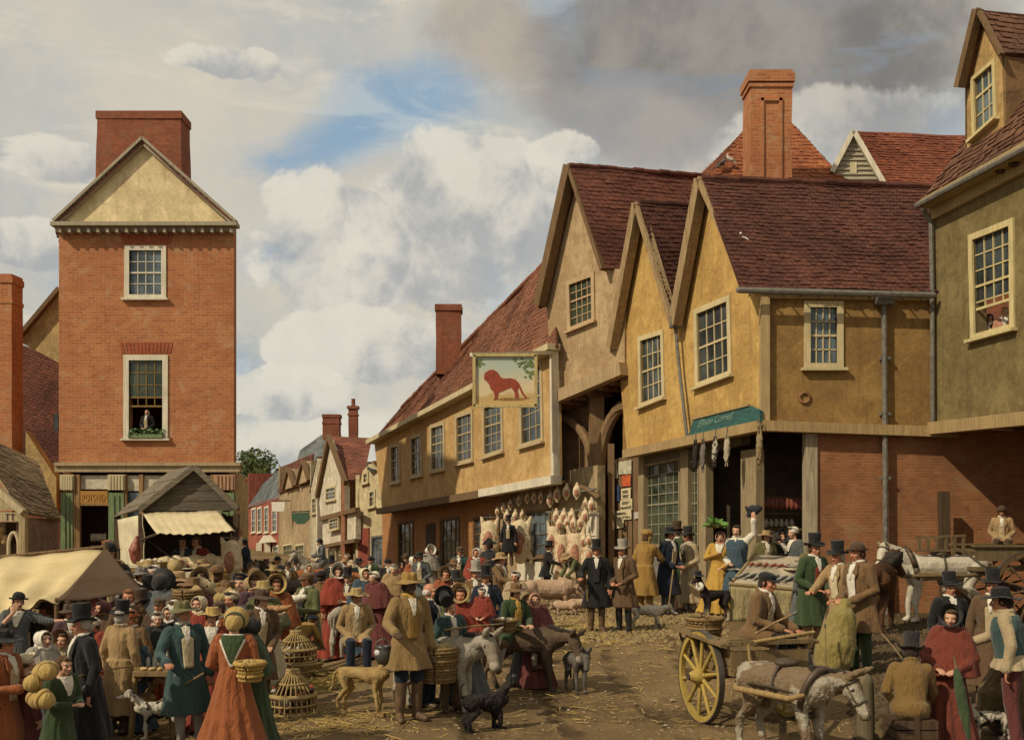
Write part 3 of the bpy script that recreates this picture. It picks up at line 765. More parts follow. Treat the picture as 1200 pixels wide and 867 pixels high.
narr = wthing('narrow_house', 'narrow cream plastered gabled house left of the white gabled one', 'house', P(372, 660, 70))
f = Facade(380, 66, 364, 71)
hs = [window(f, [(366, 583), (371, 582), (371, 602), (366, 603)], narr, WM, 2, 3, .12, depth=.06)]
wall(narr, 'front_wall', f, [(364, 575), (372, 537), (380, 568), (380, 690), (364, 690)], m_plaster('far_cream_wall', (.52, .44, .29)), hs)
tile_roof([P(372, 535, 70), P(386, 533, 74), P(386, 575, 70), P(380, 570, 66)], TILED, 'roof', narr, .4, .45, seed=11)
tile_roof([P(372, 535, 70), P(380, 535, 76), P(363, 577, 77), P(363, 577, 71)], TILED, 'roof', narr, .4, .45, seed=12)
rest_of_house(narr, (f.ground(380), f.ground(364), -.5, 6.0), 6, MATS['far_cream_wall'], d=-f.n)

whh = wthing('white_gabled_house', 'whitewashed jettied gabled house with red tile roof and two brick stacks', 'house', P(392, 665, 62))
f = Facade(404, 59, 371, 65)
WHW = m_plaster('whitewash', (.62, .55, .41), (.52, .44, .31))
hs = [window(f, [(382, 571), (394, 568), (394, 586), (382, 588)], whh, WM, 3, 3, .13, depth=.06)]
wall(whh, 'front_wall', f, [(373, 578), (385, 515), (404, 562), (404, 599), (376, 607)], WHW, hs)
vb = MB(); vb.beam(f.pt(371, 582, .15), f.pt(385, 511, .15), .2, .35); vb.beam(f.pt(385, 511, .15), f.pt(405, 566, .15), .2, .35); vb.build('bargeboard', OAK, whh)
f2 = Facade(404, 59, 419, 60)
wall(whh, 'side_wall', f2, [(404, 561), (423, 560), (421, 690), (404, 690)], m_brick('far_brick', (.28, .11, .06), (.33, .14, .07), (.3, .2, .12)))
hs = [window(f, [(386, 607), (397, 604), (397, 620), (386, 623)], whh, WM, 3, 3, .13, depth=.06)]
f3 = Facade(417, 57.5, 376, 64.5)
wall(whh, 'lower_wall', f3, [(378, 608), (417, 597), (417, 632), (378, 640)], WHW)
wall(whh, 'shopfront', f3, [(378, 640), (416, 633), (416, 690), (378, 690)], m_plaster('far_shop_wall', (.34, .27, .18)), off=-.4)
jb = MB(); jb.beam(f3.pt(376, 608, .1), f3.pt(419, 597, .1), .3, .25); jb.beam(f3.pt(376, 641, .1), f3.pt(418, 633, .1), .3, .2); jb.build('jetty_beam', OAK, whh)
hs2 = [window(f3, [(x, 644 - (x - 380) * .2), (x + 9, 642 - (x - 380) * .2), (x + 9, 668), (x, 668)], whh, dict(frame=CREAM, glass=GLASSG), 3, 3, .12, depth=.06, proud=-.2) for x in (383, 396)]
tile_roof([P(385, 511, 63), P(436, 513, 64), P(426, 561, 58.5), P(403, 563, 58.5)], TILER, 'roof', whh, .35, .4, seed=13)
tile_roof([P(385, 511, 63), P(400, 511, 68), P(380, 578, 69), P(371, 581, 65)], TILER, 'roof', whh, .35, .4, seed=14)
rest_of_house(whh, (f2.ground(419), f.ground(371), -.5, 5.0), 5, WHW, d=-f.n)
chimney('chimney', P(389, 515, 66), 1.05, .8, P(389, 486, 66).z, BRD, whh, bands=((0, .05, .2), (.5, .04, .12)))
chimney('chimney', P(414, 514, 66), .55, .55, P(414, 476, 66).z, BRD, whh, bands=((0, .08, .18), (.5, .05, .12)), pots=1)

crm = wthing('cream_house', 'small cream house with blue-grey roofed dormer at the left end of the long inn', 'house', P(436, 668, 58))
f = Facade(457, 56.5, 419, 58)
CRW = m_plaster('cream_wall', (.60, .50, .29), (.5, .4, .22))
hs = [window(f, [(425, 554), (432, 552), (432, 566), (425, 568)], crm, WM, 2, 2, .12, depth=.06), window(f, [(432, 575), (440, 573), (440, 594), (432, 596)], crm, WM, 2, 3, .12, depth=.06), window(f, [(435, 628), (453, 626), (453, 664), (435, 664)], crm, dict(frame=LEAD, glass=GLASSB), 4, 5, .12, depth=.06)]
wall(crm, 'front_wall', f, [(419, 582), (425, 552), (433, 543), (440, 549), (457, 560), (457, 690), (419, 690)], CRW, hs)
mb = MB(); mb.slab(f.pts([(420, 620), (432, 618), (432, 690), (420, 690)], .08), [], -f.n * .06); mb.build('door', m_wood('red_door', (.30, .08, .05)), crm)
tile_roof([P(432, 541, 60), P(446, 541, 61), P(440, 551, 57), P(430, 549, 57)], SLATE, 'roof', crm, .3, .35, seed=15)
rest_of_house(crm, (f.ground(457), f.ground(419), -.5, 4.8), 4, CRW, d=-f.n)
def hang_sign(name, label, px, Y, mat, shape):
    w_ = wthing(name, label, 'sign', P(px[0][0], px[0][1], Y)); mb = MB(); mb.prism([P(x, y, Y) for x, y in px], (.02, .12, 0)); mb.build('board', mat, w_)
    b = MB(); a = P(px[0][0] + 2, px[0][1], Y + .06); c = P(px[1][0] + 5, px[1][1] - 4, Y + 1.5)
    b.tube([P(px[0][0], px[0][1] - 1.5, Y + .06), P(px[1][0] + 6, px[1][1] - 1.5, Y + 1.2)], .05, 6); b.build('bracket', LEAD, w_)
hang_sign('shop_sign', 'blank white board hanging over the far street by the red house', [(318, 588), (334, 588), (333, 599), (319, 599)], 78, m_plain('white_board', (.68, .64, .54)), 0)
hang_sign('shop_sign', 'dark green board with tapered foot hanging over the far street', [(342, 601), (362, 600), (362, 608), (356, 614), (348, 614), (342, 608)], 71, m_plain('green_board', (.05, .10, .06)), 0)

INNP = m_plaster('inn_plaster', (.50, .335, .145), (.42, .26, .10), (.30, .17, .065))
INNB = m_brick('inn_brick', (.36, .15, .055), (.44, .21, .08), (.34, .2, .09), blotch=.5)
inn = wthing('inn', 'long ochre jettied inn with great red tiled roof and butcher shop below', 'inn', P(560, 690, 45))
fi = Facade(650, 35.5, 437, 55)
wq = [[(457.5, 521), (469, 519), (469.5, 566), (458, 568)], [(481, 511), (494.5, 507), (495, 558), (481.5, 561)], [(504.5, 498), (521.5, 493), (522, 551), (505, 555)], [(534, 486), (554.5, 479), (555, 541), (534.5, 546)], [(566, 474), (589.5, 468), (590.5, 530), (566.5, 538)], [(609, 436), (635.5, 421), (637.5, 518), (610, 526)]]
hs = [window(fi, q, inn, dict(frame=m_wood('buff_frame', (.52, .42, .25), (.36, .27, .14)), glass=GLASSD), 3, 5, .17) for q in wq]
wall(inn, 'upper_wall', fi, [(438, 514), (648, 404), (650, 559), (448, 596)], INNP, hs)
ev = MB(); ev.beam(fi.pt(434, 518, .25), fi.pt(649, 406, .25), .5, .22); ev.build('eaves_board', CREAM, inn)
jb = MB(); jb.beam(fi.pt(445, 599, .12), fi.pt(570, 578, .12), .4, .3); jb.build('jetty_beam', OAK, inn)
jb = MB(); jb.beam(fi.pt(566, 578, .14), fi.pt(652, 562, .14), .42, .3); jb.beam(fi.pt(649, 410, .1), fi.pt(651, 562, .1), .25, .2); jb.build('corner_board', WHITEP, inn)
INNT = m_tile('inn_tile', (.275, .115, .06), (.19, .078, .044), (.35, .19, .11))
tile_roof([P(471, 478, 59), P(652, 296, 39.5), P(652, 405, 34.9), P(433, 518, 54.6)], INNT, 'roof', inn, .24, .27, sag=.12, seed=16)
tile_roof([P(652, 296, 39.5), P(471, 478, 59), P(455, 520, 68), P(655, 405, 45)], INNT, 'roof', inn, .5, .5, seed=17)
ridge_tiles(P(471, 477, 59), P(652, 295, 39.5), INNT, inn)
fl = Facade(650, 35.5, 437, 55)
so2 = MB(); A = fi.pt(446, 601, -.02); B = fi.pt(651, 566, -.02); so2.add([A, B, B - fi.n * .9, A - fi.n * .9], [(0, 1, 2, 3)]); so2.v = so2.v; so2.build('jetty_soffit', OAK, inn)
lh = [window(fi, q, inn, dict(frame=OAK, glass=GLASSD), 3, 5, .1, proud=-.66, depth=.75, bars=.035) for q in ()]
OFFL = -.65
class Off:      # the same plane set back under the jetty
    def __init__(s, f, o): s.f = f; s.o = o; s.n = f.n; s.u = f.u
    def pt(s, x, y, off=0): return s.f.pt(x, y, off + s.o)
    def pts(s, l, off=0): return [s.pt(x, y, off) for x, y in l]
    def ground(s, x, off=0): return s.f.ground(x, off + s.o)
fo = Off(fi, OFFL)
lh = [window(fo, q, inn, dict(frame=OAK, glass=GLASSD), c, 5, .12) for q, c in (([(467, 612), (485, 609), (485, 668), (467, 668)], 3), ([(516, 608), (539, 604), (539, 672), (516, 672)], 4), ([(555, 606), (573, 603), (573, 655), (555, 655)], 3))]
wall(inn, 'lower_wall', fo, [(448, 592), (584, 565), (584, 720), (448, 720)], INNB, lh)
mb = MB(); mb.slab(fo.pts([(499, 614), (510, 612), (510, 700), (499, 700)], .02), [], -fo.n * .04); mb.build('door', DARKWOOD, inn)
sw = window(fo, [(617, 598), (646, 596), (646, 652), (617, 655)], inn, dict(frame=OAK, bar=LEAD, glass=GLASSB), 4, 4, .12)
SANDW = m_plaster('buff_shop_wall', (.36, .27, .15), (.30, .2, .1))
wall(inn, 'shop_wall', fo, [(584, 565), (700, 545), (700, 720), (584, 720)], SANDW, [sw])
mb = MB(); mb.slab(fo.pts([(589, 605), (601, 603), (601, 650), (589, 651)], .01), [], -fo.n * .03); mb.build('dark_doorway_panel', INSIDE, inn)  # flat panel on the solid wall; dark colour stands in for the unlit opening
for x0, x1, y0, y1 in ((606, 634, 658, 720), (640, 648, 640, 720), (684, 699, 600, 660)):
    pb = MB(); pb.slab(fo.pts([(x0, y0), (x1, y0), (x1, y1), (x0, y1)], .09), [], -fo.n * .09); pb.build('white_boarding', WHITEP, inn)
hd = MB(); hd.tube([fo.pt(586 + i * 11.5, 588 - 20 * math.sin(math.pi * i / 10) ** .7 - i * .6, .25) for i in range(11)], .09, 8); hd.build('shop_arch', OAK, inn)
mr = MB(); mr.beam(fo.pt(588, 590, .3), fo.pt(640, 583, .3), .06, .06); mr.beam(fo.pt(640, 581, .3), fo.pt(698, 573, .3), .06, .06); mr.beam(fo.pt(640, 600, .3), fo.pt(698, 596, .3), .06, .06); mr.build('meat_rail', LEAD, inn)
rest_of_house(inn, (fi.ground(650, -.9), fi.ground(437, -.9), -.5, 5.6), 6, INNB, d=-fi.n)
chimney('chimney', P(526, 440, 50), 1.2, 1.0, P(526, 359, 50).z, BRD, inn, bands=((.0, .05, .3),))

sign = wthing('pub_sign', 'large framed inn sign with a red lion in a landscape', 'sign', P(600, 445, 33))
SY = 33
def sp(x, y, d=0): return P(x, y, SY + d)
pn = MB(); pn.prism([sp(557, 418), sp(627, 418), sp(627, 474), sp(557, 474)], (0, .06, 0))
m, h, b = newmat('sign_landscape', .6); ob = h.node('ShaderNodeTexCoord').outputs['Object']; sx_ = h.node('ShaderNodeSeparateXYZ', Vector=ob); nn = h.noise(ob, 3.5, 5)
zz = h.math('ADD', sx_.outputs[2], h.math('MULTIPLY', h.math('SUBTRACT', nn, .5), .55))
z_h, z_l, z_t = P(600, 458, SY).z, P(600, 464, SY).z, P(600, 425, SY).z
c_ = h.mix(h.ramp(zz, z_l, z_h), (.50, .34, .14), (.62, .50, .30)); c_ = h.mix(h.ramp(zz, z_h, z_t), c_, (.40, .46, .38))
h.put(b.inputs['Base Color'], c_)
pn.build('painted_panel', m, sign)
fm = MB()
for a, c in (((555, 416), (629, 416)), ((555, 475.5), (629, 475.5)), ((555.5, 416), (555.5, 476)), ((628, 416), (628, 476))): fm.beam(sp(*a, -.03), sp(*c, -.03), .1, .1, (0, -1, 0))
fm.build('frame', m_wood('gilt_frame', (.56, .45, .22), (.4, .28, .1)), sign)
bm_ = MB(); bm_.beam(sp(552, 415.5, .05), sp(648, 413, 2.2), .14, .12); bm_.build('bracket', WHITEP, sign)
ln = [(567, 441), (568, 437), (573, 433.5), (578, 433), (583, 436), (587, 442), (590, 443.5), (598, 443), (604, 444.5), (608, 448.5), (611, 455), (614, 461), (618, 466), (616, 466.5), (611, 461), (608, 453.5), (606.5, 458), (608, 462), (607.5, 466.5), (603.5, 466), (603, 460), (599, 454), (594, 456), (588, 458.5), (584, 460), (583, 466), (583.5, 468), (578.5, 468.5), (580, 465), (578.5, 459), (575, 456), (573, 450), (570, 446.5), (567.5, 444.5)]
lm = MB(); lm.prism([sp(x, y, -.012) for x, y in ln], (0, .012, 0)); lm.build('lion', m_plain('red_lion_paint', (.26, .05, .025), .6, var=.25, scale=4), sign)
tm = MB()
for i in range(70):
    x, y = rnd.choice(((610, 424), (618, 430), (623, 426), (561, 425), (604, 421), (622, 438))); tm.ball(sp(x + rnd.gauss(0, 3.2), y + rnd.gauss(0, 2.6), -.008), (.05, .006, .035), 6, 4)
tm.v = [Vector((min(max(v.x, sp(557.5, 0).x), sp(626.5, 0).x), v.y, min(v.z, sp(0, 418.5).z))) for v in tm.v]
tm.build('painted_leaves', m_plain('painted_leaf', (.12, .16, .05), .7, var=.4, scale=9), sign)
gm = MB(); gm.prism([sp(580, 467.5, -.006), sp(592, 466, -.006), sp(622, 466, -.006), sp(612, 469, -.006), sp(590, 469.5, -.006)], (0, .006, 0)); gm.build('painted_shadow', m_plain('painted_ground', (.25, .14, .04)), sign)

HP = m_plaster('dun_plaster', (.42, .30, .165), (.33, .22, .115), (.24, .15, .075))
TILEM = m_tile('maroon_tile', (.165, .058, .036), (.105, .040, .028), (.22, .10, .05))
gate = wthing('gatehouse', 'tall gabled house jettied over the timber gateway next to the inn', 'house', P(690, 695, 35.5))
fh = Facade(732, 33, 645, 36)
hs = [window(fh, [(664, 330), (697, 318), (698, 377), (666, 390)], gate, dict(frame=m_wood('pinkish_frame', (.50, .36, .21), (.38, .25, .13)), glass=GLASSG), 4, 5, .16)]
wall(gate, 'upper_wall', fh, [(640, 350), (668, 203), (711, 314), (732, 316), (732, 428), (648, 466)], HP, hs)
vb = MB(); vb.beam(fh.pt(632, 358, .32), fh.pt(668, 194, .32), .34, .34); vb.beam(fh.pt(668, 194, .32), fh.pt(708, 316, .32), .3, .14); vb.build('bargeboard', OAK, gate)
r0, r1 = fh.pt(668, 194, .4), P(842, 208, 37)
tile_roof([r0, r1, P(842, 322, 34.4), fh.pt(706, 314, .4)], TILEM, 'roof', gate, .2, .25, seed=18)
tile_roof([r1, r0, fh.pt(631, 360, .4), P(760, 330, 46)], TILEM, 'roof', gate, .4, .4, seed=19)
ridge_tiles(r0, r1, TILEM, gate)
jb = MB(); jb.beam(fh.pt(648, 468, .12), fh.pt(731, 432, .12), .35, .42); jb.build('jetty_beam', m_wood('pale_beam', (.44, .32, .18), (.28, .19, .1)), gate)
fg = Off(fh, -.9)
sofa = MB(); A, B = fh.pt(650, 471, 0), fh.pt(731, 436, 0)
for i in range(7):
    p = lerp(A, B, i / 6); sofa.beam(p - Vector((0, 0, .15)), p - fh.n * 1.0 - Vector((0, 0, .15)), .22, .2)
sofa.add([A, B, B - fh.n * 1.0, A - fh.n * 1.0], [(0, 1, 2, 3)]); sofa.build('jetty_joists', m_wood('ruddy_timber', (.22, .11, .065), (.1, .05, .03)), gate)
wall(gate, 'brick_nogging', fg, [(645, 470), (690, 455), (690, 720), (645, 720)], m_brick('dull_brick', (.26, .15, .08), (.30, .18, .10), (.2, .13, .075), blotch=.6))
ps = MB(); ps.beam(fg.pt(699, 450, .2), fg.pt(699, 720, .2), .5, .4); ps.beam(fg.pt(652, 480, .2), fg.pt(652, 720, .2), .3, .3); ps.beam(fg.pt(716, 520, .2), fg.pt(716, 720, .2), .2, .25)
ps.tube([fg.pt(655 + 40 * math.sin(t), 490 + 62 * (1 - math.cos(t)), .25) for t in [i * math.pi / 2 / 8 for i in range(9)]], .16, 8)
ps.tube([fg.pt(703 + 32 * (1 - math.cos(t)), 560 - 85 * math.sin(t), .25) for t in [i * math.pi / 2 / 8 for i in range(9)]], .2, 8)
ps.build('gate_posts', m_wood('gate_timber', (.27, .17, .085), (.15, .09, .045)), gate)
wall(gate, 'gate_door', fg, [(712, 540), (752, 530), (752, 720), (712, 720)], m_wood('plank_door', (.22, .135, .07), (.12, .07, .035)), th=.1)
db = MB()
for x in (717, 723, 729, 735, 741): db.beam(fg.pt(x, 540, .02), fg.pt(x, 720, .02), .03, .03)
db.build('door_battens', DARKWOOD, gate)
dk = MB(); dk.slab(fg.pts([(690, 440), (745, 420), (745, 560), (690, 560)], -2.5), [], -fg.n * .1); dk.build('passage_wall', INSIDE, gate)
rest_of_house(gate, (fh.ground(732, -1.6), fh.ground(645, -1.8), 7, 10), 6, HP, d=-fh.n)
INK = m_plain('printing_ink', (.04, .03, .025)); PAPER = m_plain('bill_paper', (.56, .47, .29), .9, .1, var=.15, scale=4)
bills = [([(714, 540), (723, 538), (724, 560), (714, 561)], PAPER, ['~', '~'], 'tattered buff bill at the top left of the gate'), ([(725, 541), (740, 539), (740, 555), (725, 556)], m_plain('grey_paper', (.40, .36, .25), .9), [], 'blank greyish bill at the top of the gate'),
         ([(729, 557), (739, 556), (739, 569), (729, 570)], m_plain('red_paper', (.45, .09, .03), .9), [], 'small red bill on the gate'), ([(714, 570), (726, 568), (726, 587), (714, 588)], m_plain('blue_paper', (.03, .05, .10), .9), [], 'dark blue bill on the gate'),
         ([(728, 573), (739, 571), (739, 584), (728, 585)], PAPER, ['~', '~'], 'buff bill beside the dark blue one'), ([(727, 586), (741, 584), (741, 597), (727, 599)], PAPER, ['~', 'MARKS'], 'buff bill lettered MARKS'),
         ([(719, 599), (740, 597), (740, 608), (719, 610)], PAPER, ['~', 'STANTON'], 'broad buff bill lettered STANTON'), ([(722, 610), (731, 609), (731, 618), (722, 619)], PAPER, [], 'small torn buff bill lowest on the gate'),
         ([(743, 600), (751, 599), (751, 607), (743, 608)], m_plain('pale_grey_paper', (.42, .38, .30), .9), [], 'pale grey bill nearest the shop window')]
for q, mt, lines, lb in bills:
    bo = wthing('poster', lb, 'poster', fg.pt(*q[3], .05), 'bills pasted on the gate')
    mb = MB(); c = fg.pts(q, .055); nn_ = 6
    g = [bil(c, i / nn_, j / nn_) + fg.n * (rnd.uniform(0, .012)) for j in range(nn_ + 1) for i in range(nn_ + 1)]
    mb.add(g, [(j * 7 + i, j * 7 + i + 1, j * 7 + i + 8, j * 7 + i + 7) for j in range(6) for i in range(6)]); po = mb.build('paper', mt, bo)
    for k, s in enumerate(lines):
        v = .3 + .42 * k; hgt = (c[3] - c[0]).length; xd = (c[1] - c[0]).normalized(); wq_ = (c[1] - c[0]).length
        if s == '~':
            ru = MB()
            for t_ in range(3): ru.beam(bil(c, .15, v - .1 + t_ * .1) + fg.n * .02, bil(c, .6 + .25 * rnd.random(), v - .1 + t_ * .1) + fg.n * .02, .012, .01)
            ru.build('print_lines', INK, po)
        else: text(s, po, 'lettering', INK, bil(c, .06, v + .14) + fg.n * .022, xd, (0, 0, 1), hgt * .25, wq_ * .88)

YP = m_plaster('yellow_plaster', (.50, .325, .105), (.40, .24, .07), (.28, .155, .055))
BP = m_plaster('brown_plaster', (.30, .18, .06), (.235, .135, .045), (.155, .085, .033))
twin = wthing('twin_gabled_house', 'ochre house with twin pointed gables, long dark tiled roof and open shop at the corner', 'house', P(893, 718, 26))
fi2 = Facade(893, 26, 735, 33)
WMC = dict(frame=m_wood('ivory_frame', (.60, .50, .29), (.46, .36, .18)), glass=GLASSD)
hs = [window(fi2, [(748.5, 395), (778, 386), (780, 467), (750, 479)], twin, WMC, 4, 4, .15), window(fi2, [(814, 363), (856.5, 345), (858.5, 440), (816, 456)], twin, WMC, 4, 4, .16)]
wall(twin, 'gable_wall', fi2, [(722, 398), (748, 250), (790, 375), (822, 224), (890, 340), (893, 340), (893, 497), (735, 530)], YP, hs)
vb = MB()
for a, b, w_ in (((717, 408), (748, 239), .34), ((748, 239), (789, 374), .16), ((791, 380), (822, 210), .34), ((822, 210), (878, 334), .16)): vb.beam(fi2.pt(*a, .3), fi2.pt(*b, .3), .3, w_)
vb.build('bargeboard', m_wood('weathered_barge', (.40, .29, .15), (.2, .12, .06)), twin)
TILEJ = m_tile('dark_maroon_tile', (.135, .05, .032), (.085, .034, .025), (.20, .10, .055))
rj0, rj1 = fi2.pt(822, 209, .35), P(1135, 221, 28.9)
tile_roof([rj0, rj1, P(1125, 341, 25.7), P(868, 337, 25.7)], TILEJ, 'roof', twin, .17, .2, sag=.1, seed=20)
tile_roof([rj1, rj0, P(850, 330, 33), P(1100, 335, 33)], TILEJ, 'roof', twin, .4, .4, seed=21)
vl = fi2.pt(790, 376, .35); 
tile_roof([fi2.pt(748, 238, .35), P(850, 243, 33.6), P(850, 372, 31.2), vl], TILEJ, 'roof', twin, .18, .21, seed=22)
tile_roof([P(800, 240, 36), fi2.pt(748, 238, .35), fi2.pt(716, 410, .35), P(770, 400, 38)], TILEJ, 'roof', twin, .3, .3, seed=23)
tile_roof([P(860, 212, 33), rj0, vl, P(840, 372, 33)], TILEJ, 'roof', twin, .3, .3, seed=24)
ridge_tiles(rj0, rj1, TILEJ, twin); ridge_tiles(fi2.pt(748, 237, .35), P(850, 243, 33.6), TILEJ, twin)
fj = Facade(893, 26, 1095, 26)
hs = [window(fj, [(942, 353), (988, 353), (988, 433), (942, 433)], twin, dict(frame=WMC['frame'], glass=GLASSB), 4, 4, .16)]
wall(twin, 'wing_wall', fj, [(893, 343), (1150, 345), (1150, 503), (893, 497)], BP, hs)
tb = MB(); tb.beam(fj.pt(900, 346, .05), fj.pt(1092, 349, .05), .12, .16); tb.beam(fj.pt(896, 343, .06), fj.pt(896, 498, .06), .22, .2); tb.build('trim_board', m_wood('buff_trim', (.46, .34, .17), (.32, .22, .1)), twin)
gt = MB(); gt.tube([P(866, 340, 25.55), P(1094, 346, 25.55)], .08, 8)
for i in range(11): gt.beam(P(880 + i * 20, 340.5 + i * .5, 25.6), P(878 + i * 20, 347 + i * .5, 25.98), .03, .03)
gt.build('gutter', LEAD, twin)
jb = MB(); jb.beam(fj.pt(892, 499, .1), fj.pt(1120, 507, .1), .35, .26); jb.beam(fi2.pt(735, 532, .1), fi2.pt(894, 499, .1), .35, .26); jb.build('jetty_beam', m_wood('tan_beam', (.40, .28, .13), (.27, .18, .08)), twin)
dp = MB(); dp.tube([fj.pt(1036, 352, .15), fj.pt(1038, 640, .15), fj.pt(1039, 719, .2)], .07, 8); dp.box(fj.pt(1036, 352, .16), (.42, .3, .25))
for y in (420, 485, 560): dp.box(fj.pt(1037, y, .1), (.25, .16, .07))
dp.build('downpipe', LEAD, twin)
dp = MB(); dp.tube([fi2.pt(791, 380, .25), fi2.pt(796, 430, .2), fi2.pt(805, 512, .2)], .05, 8); dp.box(fi2.pt(791, 378, .28), (.3, .3, .3)); dp.build('downpipe', LEAD, twin)
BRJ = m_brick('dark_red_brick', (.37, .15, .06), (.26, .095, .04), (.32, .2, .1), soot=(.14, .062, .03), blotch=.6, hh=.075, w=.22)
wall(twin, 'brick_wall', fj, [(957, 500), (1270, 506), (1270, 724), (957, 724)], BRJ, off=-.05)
fq = Off(fi2, -.45)
POST = m_wood('pale_post', (.34, .26, .15), (.22, .16, .085))
st = MB()
for x0, x1 in ((748, 754), (797, 806), (819, 827), (868, 886)): st.slab(fq.pts([(x0, 528), (x1, 526), (x1, 724), (x0, 724)], .12), [], -fq.n * .25)
st.build('shop_post', POST, twin)
st = MB(); st.slab(fj.pts([(944, 500), (958, 500), (958, 724), (944, 724)], .02), [], (0, .3, 0)); st.build('corner_post', m_wood('door_post', (.42, .34, .22)), twin)
bar_green = dict(frame=POST, bar=m_wood('sage_bar', (.30, .28, .18)), glass=GLASSG)
w1_ = window(fq, [(753, 545), (798, 536), (798, 640), (753, 640)], twin, bar_green, 5, 8, .07, bars=.03)
w2_ = window(fq, [(805, 541), (820, 538), (820, 640), (805, 640)], twin, bar_green, 2, 8, .06, bars=.03)
wall(twin, 'stall_riser', fq, [(752, 640), (820, 640), (820, 724), (752, 724)], m_plaster('slate_riser', (.20, .18, .155)))
wall(twin, 'shop_header', fq, [(752, 528), (868, 503), (868, 520), (752, 546)], m_wood('header_board', (.25, .2, .13)))
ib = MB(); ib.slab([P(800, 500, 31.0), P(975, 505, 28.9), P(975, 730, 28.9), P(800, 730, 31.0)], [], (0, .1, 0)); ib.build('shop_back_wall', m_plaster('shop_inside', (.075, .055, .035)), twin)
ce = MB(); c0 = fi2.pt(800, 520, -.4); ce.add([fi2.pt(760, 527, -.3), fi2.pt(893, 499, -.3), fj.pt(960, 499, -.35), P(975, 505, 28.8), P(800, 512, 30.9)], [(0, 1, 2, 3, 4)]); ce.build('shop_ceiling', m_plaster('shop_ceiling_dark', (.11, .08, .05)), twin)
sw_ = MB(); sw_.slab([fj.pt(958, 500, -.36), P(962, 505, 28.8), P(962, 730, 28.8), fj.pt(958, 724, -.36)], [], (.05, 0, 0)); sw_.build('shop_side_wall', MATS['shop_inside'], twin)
rl = MB(); rl.beam(P(893, 582, 27.6), P(945, 585, 27.6), .06, .06); rl.beam(P(890, 601, 27.8), P(945, 602, 27.8), .25, .05); rl.beam(P(890, 619, 27.8), P(945, 620, 27.8), .25, .05); rl.build('shop_shelf', OAK, twin)
jg = MB()
for i in range(6):
    p = P(898 + i * 6, 612, 27.75); jg.lathe([(0, -.12), (.05, -.11), (.07, -.02), (.035, .07), (.05, .1)], 8, p)
jg.build('jug', m_plain('pale_crockery', (.45, .38, .27), .4), twin)
mt_ = MB()
for i in range(9): p = P(895 + i * 5.5, 590, 27.5); mt_.ball(p, (.09, .06, .16), 8, 6)
mt_.build('hung_meat', m_plain('raw_meat', (.20, .055, .035), .5, var=.4), twin)
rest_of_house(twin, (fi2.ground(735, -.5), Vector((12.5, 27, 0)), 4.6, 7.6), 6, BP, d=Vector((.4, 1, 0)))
tl = wthing('shop_sign', 'long teal board with faded handwritten lettering under the yellow gable', 'sign', fi2.pt(850, 512, .2))
tq = [(806, 512), (813, 492), (879, 476), (891, 482), (891, 496), (806, 514)]
mb = MB(); mb.prism(fi2.pts([(806.5, 511), (812, 492.5), (878, 475.5), (890, 481), (890.5, 494)], .2), -fi2.n * .1); tlo = mb.build('board', m_wood('teal_paint', (.045, .13, .115), (.03, .08, .07), .6, grain=(2, 2, 9)), tl)
sc1 = fi2.pt(817, 502, .205); xd = (fi2.pt(880, 486.5, .205) - sc1).normalized(); LETT = m_plain('worn_lettering', (.17, .25, .19))
text('Ellison Cornell', tlo, 'lettering', LETT, fi2.pt(818, 500.5, .206), xd, (0, 0, 1), .19, 1.8, .004, shear=.5)
sq = MB(); o_ = fi2.pt(822, 508, .208); sq.tube([o_ + xd * (i * .04) + Vector((0, 0, .035 * math.sin(i * 2.1) + .02 * math.sin(i * .9))) for i in range(46)], .008, 5); sq.build('worn_script', LETT, tlo)
mb = MB(); mb.beam(fi2.pt(804, 515, .2), fi2.pt(892, 497, .2), .12, .07); mb.beam(fi2.pt(812, 491, .2), fi2.pt(878, 474.5, .2), .08, .05); mb.build('trim', MATS['tan_beam'], tl)
mb = MB(); mb.lathe([(.1, -.02), (.16, -.02), (.16, .02), (.1, .02)], 14, close=True); mb.xform(Matrix.Translation(fj.pt(943, 466, .03)) @ Matrix.Rotation(R(90), 4, 'X')); mb.build('fire_mark', m_plain('rusty_iron', (.22, .10, .04)), twin, smooth=True)

ORT = m_tile('tile_orange', (.36, .125, .05), (.26, .085, .04), (.42, .2, .09))
back = wthing('chimneyed_house', 'orange hipped roof with a massive panelled brick stack behind the long wing', 'house', P(915, 700, 35))
ap = P(922, 140, 36)
tile_roof([ap + Vector((-1.2, 0, 0)), ap, P(1000, 222, 34), P(822, 216, 34)], ORT, 'roof', back, .2, .24, seed=25)
tile_roof([ap, ap + Vector((0, .8, 0)), P(1005, 225, 42), P(1000, 222, 34)], ORT, 'roof', back, .3, .3, seed=26)
tile_roof([ap + Vector((-1.2, .8, 0)), ap + Vector((-1.2, 0, 0)), P(822, 216, 34), P(800, 225, 42)], ORT, 'roof', back, .3, .3, seed=27)
mb = MB(); z = P(822, 220, 34).z; mb.box((P(911, 0, 34).x, 38, z / 2 - .1), (5, 7.5, z)); mb.build('wall', BRD, back)
chimney('chimney', P(899, 240, 32.5), 1.3, 1.0, P(899, 90, 32.5).z, BR1, back, bands=((0, .02, .1), (.1, .08, .28), (.42, .04, .12)), panel=True)
wb = wthing('weatherboarded_house', 'pale weatherboarded gable with red tiled roof at the back, right of the big stack', 'house', P(1060, 700, 36))
f = Facade(979, 34.4, 1040, 34)
mb = MB()
gq = f.pts([(977, 198), (1000, 157), (1042, 226), (977, 226)]); mb.prism(gq, -f.n * .3); wo = mb.build('gable', m_wood('pale_boards', (.46, .41, .30), (.34, .3, .2), grain=(2, 2, 16)), wb)
